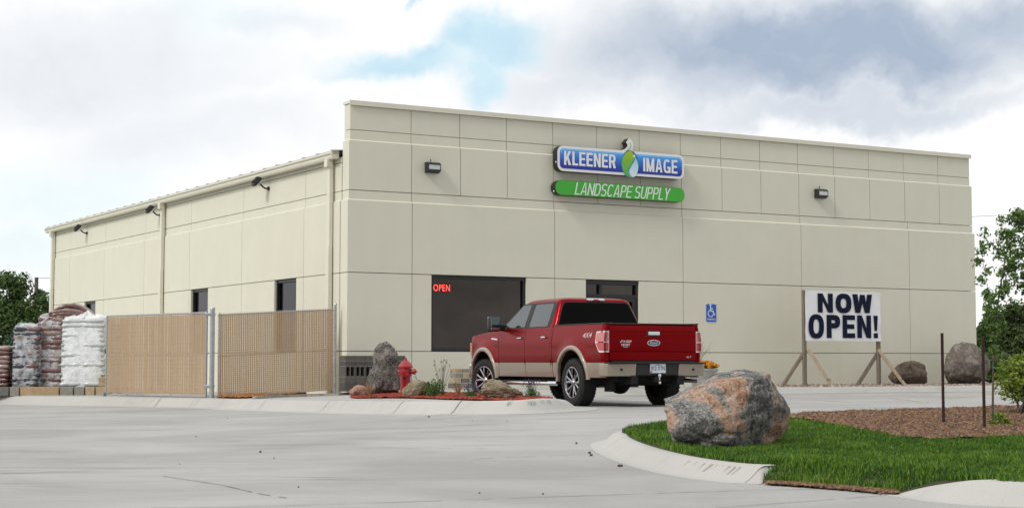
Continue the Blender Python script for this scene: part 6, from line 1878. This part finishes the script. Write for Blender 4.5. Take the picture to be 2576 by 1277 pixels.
# black liner: seals gaps and wheel wells
mb = MB()
for s_ in (-1, 1):
    side_patch(mb, Y_TG + .02, 4.5, lambda y: 1.33 if y < 3 else hood_z(y) - .03, s_, .035, (0, 0), False)
    for cy in (0, WB):     # wheel houses
        prof_ = [(cy + (AR + .0) * math.cos(R(a_)), CZ + (AR + .0) * math.sin(R(a_))) for a_ in range(-8, 189, 7)]
        mb.grid([[Vector((s_ * (halfw(p_[0], max(p_[1], .5)) - .004), p_[0], p_[1])) for p_ in prof_], [Vector((s_ * .55, p_[0], p_[1])) for p_ in prof_]])
        mb.add([Vector((s_ * .55, p_[0], p_[1])) for p_ in prof_], [tuple(range(len(prof_)))])
mb.box((0, 1.6, .60), (1.1, 5.6, .16)); mb.box((0, 2.2, .52), (1.7, 2.2, .06)); mb.box((0, -.2, .72), (1.1, 1.9, .1)); mb.box((0, 3.7, .85), (1.1, 1.3, .7))
mb.box((0, -.85, .50), (1.3, .35, .14)); mb.box((0, .9, .42), (1.3, 3.2, .1)); mb.box((-.45, 1.2, .46), (.09, 5, .14)); mb.box((.45, 1.2, .46), (.09, 5, .14))
mb.build('underbody', m_void, TK)
# axle, spare wheel, exhaust
MB().tube([(-.75, 0, .40), (.75, 0, .40)], .055, 12, cap=True).lathe([(.02, -.2), (.12, -.17), (.18, -.04), (.18, .06), (.1, .18), (.02, .2)], 16, (-.02, 0, .385), 'Y').build('rear_axle', m_void, TK, smooth=True)
MB().lathe([(.12, -.1), (.31, -.1), (.345, -.05), (.345, .05), (.31, .1), (.12, .1)], 24, (0, -.62, .60)).build('spare_wheel', m_void, TK, smooth=True)
for s_ in (-1, 1): MB().tube([(s_ * .62, .2, .48), (s_ * .60, -.5, .55)], .03, 8).build('shock_absorber', m_void, TK)
MB().tube([(.58, .8, .46), (.60, -.3, .46), (.72, -.62, .45), (1.02, -.88, .44)], .038, 12).build('exhaust_pipe', M('dull_steel', (.22, .21, .20), .35, 1), TK, smooth=True)
MB().box((-.62, -.72, .37), (.05, .3, .22)).build('mud_bracket', m_void, TK)
# bed interior and rail caps
mb = MB()
mb.box((0, -.15, .98), (1.6, 1.86, .03)); mb.box((0, .755, 1.18), (1.66, .04, .42))
for s_ in (-1, 1): mb.box((s_ * .80, -.15, 1.19), (.03, 1.86, .40))
mb.build('bed_liner', m_blk_p, TK)
for s_ in (-1, 1):
    mb = MB(); mb.box((s_ * .843, (Y_TG + Y_CAB) / 2 - .01, 1.411), (.155, Y_CAB - Y_TG - .02, .022), 0, None, .009)
    mb.build('bed_rail', m_blk_p, TK)
# tailgate
mb = MB()
zs = [.775, .79, .93, .935, .945, 1.05, 1.255, 1.265, 1.275, 1.34, 1.375, 1.395]
ofs = [0, .012, .016, .006, .012, .018, .02, .010, .016, .018, .012, -.01]
rows = [[Vector((f / 14 * .842, Y_TG - o_ - .010 * (1 - (f / 14) ** 4), z)) for f in range(-14, 15)] for z, o_ in zip(zs, ofs)]
mb.grid(rows); 
mb.box((0, Y_TG + .035, 1.085), (1.68, .05, .60))
tg = mb.build('tailgate', m_red_p, TK, smooth=25, fix=True)
MB().box((0, Y_TG + .02, 1.405), (1.66, .085, .022), 0, None, .008).build('tailgate_cap', m_blk_p, tg)
yt = Y_TG - .028
mb = MB(); mb.box((0, yt - .012, 1.245), (.225, .03, .062), 0, None, .012); mb.build('tailgate_handle', m_chrome, tg)
MB().box((0, yt + .002, 1.24), (.27, .012, .10), 0, None, .005).build('handle_recess', m_blk_p, tg)
def ell(rx, rz, n=32): return [(rx * math.cos(2 * math.pi * k / n), rz * math.sin(2 * math.pi * k / n)) for k in range(n)]
em = MB().prism(ell(.125, .052), lambda p_, h: (p_[0], h, 1.085 + p_[1]), yt - .012, yt + .01).build('emblem', m_chrome, tg)
MB().prism(ell(.112, .041), lambda p_, h: (p_[0], h, 1.085 + p_[1]), yt - .0155, yt - .0125).build('emblem_field', M('emblem_navy', (.008, .02, .07), .25, coat=1), em)
mb = MB(); put_text(mb, 'Ford', lambda a_, b_: (a_, yt - .0175, b_), -.078, .078, 1.062, 1.110, shear=.45, offset=.004); mb.build('emblem_script', m_chrome, em, fix=False)
mb = MB(); put_text(mb, 'F150', lambda a_, b_: (a_, yt - .006, b_), -.655, -.43, 1.085, 1.128, shear=.4, offset=.02); mb.build('badge_lettering', m_chrome, tg, fix=False)
m_wht = M('white_decal', (.75, .75, .75), .5)
mb = MB(); put_text(mb, 'DEWEY', lambda a_, b_: (a_, yt - .006, b_), -.625, -.455, 1.035, 1.068, offset=.012); mb.build('dealer_lettering', m_wht, tg, fix=False)
mb = MB(); put_text(mb, 'FORD', lambda a_, b_: (a_, yt - .006, b_), -.585, -.50, 1.008, 1.026, offset=.012); mb.build('dealer_lettering', m_wht, tg, fix=False)
mb = MB(); put_text(mb, 'XLT', lambda a_, b_: (a_, yt - .004, b_), .64, .75, .835, .862, shear=.3, offset=.01); mb.build('trim_lettering', m_chrome, tg, fix=False)
# 4X4 decals on the bed sides
for s_ in (-1, 1):
    mb = MB()
    f4 = lambda a_, b_: Vector((s_ * (halfw(a_, b_) + .003), a_, b_))
    if s_ < 0: put_text(mb, '4X4', f4, -.37, -.70, 1.175, 1.262, shear=.35, offset=.006)
    else: put_text(mb, '4X4', f4, -.70, -.37, 1.175, 1.262, shear=.35, offset=.006)
    mb.build('side_decal', M('decal_silver', (.55, .53, .50), .4), TK, fix=False)
# tail lights
def tail(s_):
    bez = [(Y_TG - .016, 1.285), (-.875, 1.275), (-.862, 1.25), (-.85, 1.10), (-.875, 1.05), (-.965, .94), (-1.0, .925), (Y_TG - .016, .925)]
    inn = [(Y_TG - .020, 1.262), (-.895, 1.255), (-.882, 1.24), (-.872, 1.105), (-.895, 1.06), (-.975, .96), (-1.01, .947), (Y_TG - .020, .947)]
    def strip(mb, poly, off, z0c=None, z1c=None, rear=.845, mi=0):
        # side leaf following the body, plus the wrapped rear face
        n = len(poly)
        side = [Vector((s_ * (halfw(max(y, Y_TG), z) + off), y, z)) for y, z in poly]
        mb.add(side, [tuple(range(n))], mi)
        zt_, zb_ = poly[0][1], poly[-1][1]; yb = poly[0][0]
        w1 = halfw(Y_TG, zt_) + off; w0 = halfw(Y_TG, zb_) + off
        mb.add([(s_ * w1, yb, zt_), (s_ * w0, yb, zb_), (s_ * rear, yb, zb_), (s_ * rear, yb, zt_)], [(0, 1, 2, 3)], mi)
        k = len(side)
        inner = [Vector((s_ * (abs(p.x) - .05), p.y if p.y > Y_TG else p.y, p.z)) for p in side]
        mb.add(side + inner, [(i, (i + 1) % k, k + (i + 1) % k, k + i) for i in range(k)], mi)
        mb.add([(s_ * rear, yb, zt_), (s_ * rear, yb, zb_), (s_ * rear, yb + .05, zb_), (s_ * rear, yb + .05, zt_)], [(0, 1, 2, 3)], mi)
    mb = MB(); strip(mb, bez, .012, rear=.852); t = mb.build('tail_light', m_chrome, TK)
    def clip(poly, z0, z1):
        out_ = []
        n = len(poly)
        def cutp(poly, zc, keep):
            o_ = []
            for i in range(len(poly)):
                a_, b_ = poly[i], poly[(i + 1) % len(poly)]
                ia, ib_ = keep(a_[1]), keep(b_[1])
                if ia: o_.append(a_)
                if ia != ib_:
                    f = (zc - a_[1]) / (b_[1] - a_[1]); o_.append((a_[0] + (b_[0] - a_[0]) * f, zc))
            return o_
        p_ = cutp(poly, z0, lambda z: z >= z0); p_ = cutp(p_, z1, lambda z: z <= z1)
        return p_
    up_ = clip(inn, 1.105, 2); lo_ = clip(inn, 0, 1.088)
    def order(poly):   # start at rear-top, end at rear-bottom
        yb = min(p_[0] for p_ in poly); i = max(range(len(poly)), key=lambda k: (abs(poly[k][0] - yb) < 1e-6) * 10 + poly[k][1])
        return poly[i:] + poly[:i]
    for nm, pl_, mt in (('upper_lens', up_, m_lens_c2), ('lower_lens', lo_, m_lens_r)):
        pl_ = order(pl_)
        if abs(pl_[-1][0] - pl_[0][0]) > 1e-6: pl_ = [pl_[0]] + pl_[1:][::-1]
        mb = MB(); strip(mb, pl_, .016, rear=.862); mb.build(nm, mt, t)
m_lens_c2 = M('red_lens_bright', (.60, .05, .05), .15, coat=1, col2=(.40, .18, .17), vscale=16)
for s_ in (-1, 1): tail(s_)
# rear bumper
for s_ in (-1, 1):
    mb = MB()
    prof = [(s_ * .975, -.98), (s_ * .98, -1.16), (s_ * .945, -1.235), (s_ * .86, -1.262), (s_ * .42, -1.285), (s_ * .40, -1.20), (s_ * .90, -1.16), (s_ * .93, -.98)]
    mb.prism(prof, lambda p_, h: (p_[0], p_[1] + (.02 if h < .55 else 0), h), .525, .735)
    bp_ = mb.build('bumper_wing', m_tan_p, TK)
    mod = bp_.modifiers.new('b', 'BEVEL'); mod.width = .012; mod.segments = 2
    MB().lathe([(.022, -.004), (.022, .004)], 14, (s_ * .70, -1.272, .635), 'Y').build('parking_sensor', m_blk_p, bp_)
    mb = MB(); mb.prism([(s_ * .975, -.55), (s_ * .985, -1.0), (s_ * .975, -1.15), (s_ * .93, -1.15), (s_ * .93, -.55)], lambda p_, h: (p_[0], p_[1], h), .53, .745)
mb = MB(); mb.box((0, -1.20, .748), (1.88, .20, .022), 0, None, .008); mb.box((0, -1.20, .64), (.80, .12, .20), 0, None, .01); mb.box((0, -1.13, .765), (1.6, .06, .03)); mb.box((0, -1.10, .64), (1.8, .10, .2))
bpad = mb.build('bumper_pad', m_blk_p, TK)
# licence plate
mb = MB(); mb.box((0, -1.272, .655), (.305, .008, .155), 0, None, .003); plt_ = mb.build('licence_plate', M('plate_blue_white', (.55, .62, .68), .4, col2=(.62, .68, .72), vscale=14), TK)
mb = MB(); m_pl = M('plate_ink', (.02, .05, .16), .5)
put_text(mb, '812 XTN', lambda a_, b_: (a_, -1.2785, b_), -.132, .132, .622, .692, offset=.012); mb.build('plate_lettering', m_pl, plt_, fix=False)
mb = MB(); put_text(mb, 'IOWA', lambda a_, b_: (a_, -1.2785, b_), -.045, .045, .703, .724, offset=.01); mb.build('plate_lettering', m_pl, plt_, fix=False)
MB().box((-.135, -1.2775, .600), (.03, .004, .03)).build('plate_sticker', M('sticker_red', (.45, .02, .02), .5), plt_)
# hitch
mb = MB(); mb.box((.0, -1.16, .47), (.09, .22, .09), 0, None, .008); mb.box((0, -1.02, .52), (1.0, .06, .06)); hi_ = mb.build('hitch_receiver', m_void, TK)
MB().lathe([(.016, 0), (.016, .04), (.030, .055), (.034, .075), (.028, .10), (.005, .112)], 14, (.03, -1.27, .46)).build('hitch_ball', m_chrome, hi_, smooth=True)
MB().lathe([(.02, -.02), (.026, 0), (.02, .02)], 10, (.03, -1.28, .415)).build('hitch_pin', m_chrome, hi_, smooth=True)
# wheel arch lips
for cy in (0, WB):
    for s_ in (-1, 1):
        rows = []
        for a_ in range(-2, 183, 5):
            t = R(a_); c_, s2 = math.cos(t), math.sin(t)
            row = []
            for dr, dx in ((-.008, -.03), (-.008, .020), (.012, .030), (.048, .030), (.070, .012), (.074, -.02)):
                yy = cy + (AR + dr) * c_; zz = CZ + (AR + dr) * s2
                row.append(Vector((s_ * (halfw(cy + (AR + .05) * c_, max(CZ + (AR + .05) * s2, .55)) + dx), yy, zz)))
            rows.append(row)
        MB().grid(rows).build('wheel_arch', m_tan_p, TK, smooth=60)
# doors
def door(y0, y1, s_, hy):
    mb = MB(); side_patch(mb, y0 + .005, y1 - .005, belt, s_)
    d = mb.build('door', [m_red_p, m_tan_p], TK, smooth=50)
    w = halfw(hy, 1.2)
    MB().lathe([(.005, -.002), (.052, .0), (.052, .004), (.005, .005)], 20, (s_ * (w - .001), hy, 1.195), 'X').build('handle_recess', m_blk_p, d)
    MB().box((s_ * (w + .028), hy, 1.205), (.022, .165, .032), 0, None, .009).box((s_ * (w + .01), hy - .06, 1.205), (.03, .02, .026)).box((s_ * (w + .01), hy + .06, 1.205), (.03, .02, .026)).build('door_handle', m_chrome, d)
    return d
for s_ in (-1, 1):
    door(Y_B, Y_F, s_, 2.09); door(Y_RD, Y_B, s_, 1.10)
# side fender badge
for s_ in (-1, 1):
    MB().box((s_ * (halfw(3.2, 1.2) + .004), 3.22, 1.20), (.01, .26, .03), 0, Matrix.Rotation(R(4), 3, 'X'), .004).build('fender_badge', m_chrome, TK)
# cab
def wc(z): return .905 - (z - 1.375) * .38
def yr(z): return .80 + .13 * max(0, (z - 1.375) / .5) ** 1.2
def yf(z):
    t = max(0, (z - 1.30) / .56); return 3.18 - .86 * t
def ring(z, ins=0, insr=None, cr_=.10, n=8):
    w = wc(min(z, 1.86)) - ins; a_ = yr(min(z, 1.86)) + (insr if insr is not None else ins); b_ = yf(min(z, 1.86)) - ins * 1.6
    o_ = []
    for cx, cy, a0 in ((w - cr_, b_ - cr_ * 1.2, 0), (-w + cr_, b_ - cr_ * 1.2, 90), (-w + cr_, a_ + cr_, 180), (w - cr_, a_ + cr_, 270)):
        for k in range(n + 1):
            t = R(a0 + 90 * k / n); ry = cr_ * 1.2 if a0 < 180 else cr_
            o_.append(Vector((cx + cr_ * math.cos(t), cy + ry * math.sin(t), z)))
    # densify the straight runs so the roof can crown
    return o_
levels = [(1.33, -.0, 0), (1.375, 0, 0), (1.45, 0, 0), (1.55, 0, 0), (1.65, 0, 0), (1.75, 0, 0), (1.82, .0, 0), (1.852, .006, .0), (1.875, .022, .012), (1.893, .055, .03), (1.908, .11, .07), (1.922, .20, .16), (1.932, .34, .3), (1.938, .50, .5)]
mb = MB()
rws = [ring(z, a_, b_) for z, a_, b_ in levels]
mb.grid(rws, 0, True); mb.add(rws[-1], [tuple(range(len(rws[-1])))])
mb.build('cab_roof', m_red_p, TK, smooth=60)
def rp(poly, r_=.05, n=4):
    """round the corners of a 2D polygon"""
    o_ = []
    k = len(poly)
    for i in range(k):
        a_, b_, c_ = Vector(poly[i - 1]), Vector(poly[i]), Vector(poly[(i + 1) % k])
        d1 = (a_ - b_); d2 = (c_ - b_); q = min(r_, d1.length * .45, d2.length * .45); p1 = b_ + d1.normalized() * q; p2 = b_ + d2.normalized() * q
        for t in range(n + 1):
            t /= n; o_.append(tuple((1 - t) ** 2 * p1 + 2 * t * (1 - t) * b_ + t * t * p2))
    return o_
def side_glass(name, poly, s_, mat, off, r_=.05):
    poly = rp(poly, r_); n = len(poly)
    o_ = [Vector((s_ * (wc(z) + off), y, z)) for y, z in poly]; i_ = [Vector((s_ * (wc(z) - .01), y, z)) for y, z in poly]
    mb = MB(); mb.add(o_ + i_, [tuple(range(n))] + [(i, (i + 1) % n, n + (i + 1) % n, n + i) for i in range(n)])
    return mb.build(name, mat, TK)
for s_ in (-1, 1):
    side_glass('window_surround', [(3.02, 1.39), (2.36, 1.842), (1.03, 1.842), (.98, 1.80), (1.0, 1.39)], s_, m_blk_p, .004, .06)
    side_glass('front_side_window', [(2.93, 1.402), (2.34, 1.815), (2.02, 1.815), (2.02, 1.402)], s_, m_tg, .008, .03)
    side_glass('rear_side_window', [(1.83, 1.402), (1.83, 1.815), (1.10, 1.815), (1.08, 1.402)], s_, m_tg, .008, .05)
    # red C pillar trim over the surround's rear edge, and the top of the door frames
    MB().bar((s_ * (wc(1.60) + .006), 1.965, 1.40), (s_ * (wc(1.60) + .006), 1.965, 1.40001), .001).v
    mb = MB(); mb.add([(s_ * (wc(1.395) + .007), 1.88, 1.395), (s_ * (wc(1.395) + .007), 1.97, 1.395), (s_ * (wc(1.83) + .007), 1.97, 1.83), (s_ * (wc(1.83) + .007), 1.88, 1.83)], [(0, 1, 2, 3)])
    mb.build('door_pillar', m_blk_p, TK)
# rear window
def rw(poly, off, mat, name):
    poly = rp(poly, .07); n = len(poly)
    o_ = [Vector((x, yr(z) - off, z)) for x, z in poly]; i_ = [Vector((x, yr(z) + .02, z)) for x, z in poly]
    mb = MB(); mb.add(o_ + i_, [tuple(range(n))] + [(i, (i + 1) % n, n + (i + 1) % n, n + i) for i in range(n)])
    return mb.build(name, mat, TK)
rw([(-.845, 1.385), (-.665, 1.845), (.665, 1.845), (.845, 1.385)], .006, m_blk_p, 'rear_window_seal')
rw([(-.825, 1.40), (-.652, 1.832), (.652, 1.832), (.825, 1.40)], .010, m_rg, 'rear_window')
# cab rear wall skirt between the rails
MB().box((0, .80, 1.36), (1.80, .03, .07)).build('cab_rear_panel', m_red_p, TK)
# windscreen
mb = MB(); zs_ = (1.34, 1.82)
mb.add([(-wc(1.34) + .10, yf(1.34) + .006, 1.34), (wc(1.34) - .10, yf(1.34) + .006, 1.34), (wc(1.82) - .10, yf(1.82) + .006, 1.82), (-wc(1.82) + .10, yf(1.82) + .006, 1.82)], [(0, 1, 2, 3)])
mb.build('windscreen', m_tg, TK)
# high brake light
mb = MB(); mb.box((0, yr(1.87) + .004, 1.885), (.36, .06, .052), 0, None, .02); cl_ = mb.build('brake_light', m_chrome, TK)
MB().box((0, yr(1.87) - .027, 1.885), (.11, .006, .03), 0, None, .003).build('red_lens', m_lens_r, cl_)
for s_ in (-1, 1): MB().box((s_ * .12, yr(1.87) - .027, 1.885), (.09, .006, .03), 0, None, .003).build('clear_lens', M('cargo_lens', (.7, .7, .7), .2, coat=1), cl_)
MB().tube([(.38, 2.6, 1.36), (.42, 2.45, 2.0)], .003, 4).v
# mirrors
m_mir = M('mirror_glass', (.75, .85, .82), .03, 1.0)
for s_ in (-1, 1):
    mb = MB(); mb.box((s_ * 1.16, 2.80, 1.475), (.235, .13, .29), 0, Matrix.Rotation(s_ * R(-6), 3, 'Z'), .04)
    mr_ = mb.build('side_mirror', m_blk_p, TK, smooth=50)
    MB().box((s_ * 1.165, 2.867, 1.50), (.20, .02, .22), 0, Matrix.Rotation(s_ * R(-6), 3, 'Z'), .009).build('mirror_cap', m_chrome, mr_)
    MB().box((s_ * 1.165, 2.7335, 1.50), (.185, .004, .17), 0, Matrix.Rotation(s_ * R(-6), 3, 'Z') @ Matrix.Rotation(R(4), 3, 'X'), .001).build('mirror_glass', m_mir, mr_)
    MB().box((s_ * 1.165, 2.7335, 1.375), (.175, .004, .055), 0, Matrix.Rotation(s_ * R(-6), 3, 'Z'), .001).build('spotter_glass', m_mir, mr_)
    MB().bar((s_ * .92, 2.86, 1.40), (s_ * 1.06, 2.81, 1.42), .09, .12, 0, .02).build('mirror_arm', m_blk_p, mr_)
    MB().box((s_ * (wc(1.44) + .012), 2.93, 1.42), (.02, .2, .09), 0, None, .008).build('mirror_base', m_blk_p, mr_)
# running boards
for s_ in (-1, 1):
    rb_ = MB().tube([(s_ * .93, .66, .385), (s_ * .99, .74, .385), (s_ * .99, 2.9, .385), (s_ * .93, 2.98, .385)], .04, 12).build('running_board', m_chrome, TK, smooth=True)
    MB().box((s_ * .99, 1.82, .424), (.07, 1.9, .012), 0, None, .004).build('step_pad', m_blk_p, rb_)
# head and marker lights, grille, front bumper
for s_ in (-1, 1):
    mb = MB(); mb.box((s_ * .70, 4.58, 1.02), (.30, .10, .24), 0, Matrix.Rotation(s_ * R(-14), 3, 'Z'), .02); hl_ = mb.build('headlight', m_lens, TK)
    MB().box((s_ * .868, 4.47, 1.03), (.04, .14, .22), 0, Matrix.Rotation(s_ * R(10), 3, 'Z'), .008).build('marker_light', M('amber', (.7, .32, .14), .25, coat=1), hl_)
mb = MB(); mb.box((0, 4.67, 1.0), (1.15, .06, .32), 0, None, .02); gr_ = mb.build('grille', m_blk_p, TK)
for z in (.92, 1.0, 1.08): MB().box((0, 4.705, z), (1.1, .02, .035), 0, None, .008).build('grille_bar', m_chrome, gr_)
MB().box((0, 4.66, .62), (1.62, .22, .24), 0, None, .05).build('front_bumper', m_chrome, TK)
# wheels
def wheel_sub(parent, s_, x, y, steer=0):
    """x: outer face position"""
    w = thing('wheel', None, None, (x, y, .41), steer); w.parent = parent
    T_ = MB(); wd = .285
    T_.lathe([(.268, -.012), (.285, .004), (.335, .008), (.375, -.002), (.400, -.022), (.410, -.045), (.412, -wd / 2), (.410, -wd + .04), (.395, -wd + .01), (.33, -wd), (.26, -wd)], 44, axis='X', cap=False)
    n_ = 40
    for k in range(n_):
        t = 2 * math.pi * (k + .5) / n_
        for (xo, tt) in ((-.045, 0), (-.115, .5), (-.185, 0), (-.24, .5)):
            a_ = t + tt * 2 * math.pi / n_
            T_.box((xo, .413 * math.cos(a_), .413 * math.sin(a_)), (.052, .036, .012), 0, Matrix.Rotation(a_ - math.pi / 2, 3, 'X') @ Matrix.Rotation(.25, 3, 'Z'))
    ty = T_.build('tyre', m_rub, w, smooth=40)
    rim = MB()
    rim.lathe([(.270, .0), (.262, -.006), (.250, -.03), (.245, -.09), (.24, -.22)], 40, axis='X', cap=False)
    rim.lathe([(.272, .001), (.262, .006), (.255, -.004)], 40, axis='X', cap=False)
    rim.lathe([(.012, -.004), (.038, -.006), (.044, -.016), (.070, -.030), (.075, -.07)], 24, axis='X')
    for k in range(6):
        a0 = 2 * math.pi * k / 6 + .2
        for da in (-.17, .17):
            a_ = a0 + da
            p0 = Vector((-.035, .055 * math.cos(a0 + da * .5), .055 * math.sin(a0 + da * .5))); p1 = Vector((-.018, .16 * math.cos(a_), .16 * math.sin(a_))); p2 = Vector((-.012, .258 * math.cos(a_ + da * .35), .258 * math.sin(a_ + da * .35)))
            for A, B, wa in ((p0, p1, .040), (p1, p2, .046)):
                d = (B - A).normalized(); u2 = Vector((1, 0, 0)); sd_ = d.cross(u2).normalized() * wa / 2
                rim.add([A - sd_ * .8 , A + sd_ * .8, B + sd_, B - sd_, A - sd_ * .8 - u2 * .04, A + sd_ * .8 - u2 * .04, B + sd_ - u2 * .04, B - sd_ - u2 * .04, A + u2 * .008, B + u2 * .008], [(0, 8, 9, 3), (8, 1, 2, 9), (0, 3, 7, 4), (1, 2, 6, 5), (0, 1, 5, 4), (3, 2, 6, 7)])
    rim.build('rim', m_rim, w, smooth=40)
    bk_ = MB().lathe([(.01, -.11), (.24, -.11), (.24, -.2)], 24, axis='X'); bk_.build('brake_disc', m_void, w)
    for k in range(6):
        a_ = 2 * math.pi * k / 6; rim2 = None
    if s_ < 0:
        for ch_ in w.children: 
            for v_ in ch_.data.vertices: v_.co.x *= -1
            ch_.data.flip_normals()
    return w
for s_ in (-1, 1):
    wheel_sub(TK, s_, s_ * .975, 0)
    wheel_sub(TK, s_, s_ * .965, WB, R(15))
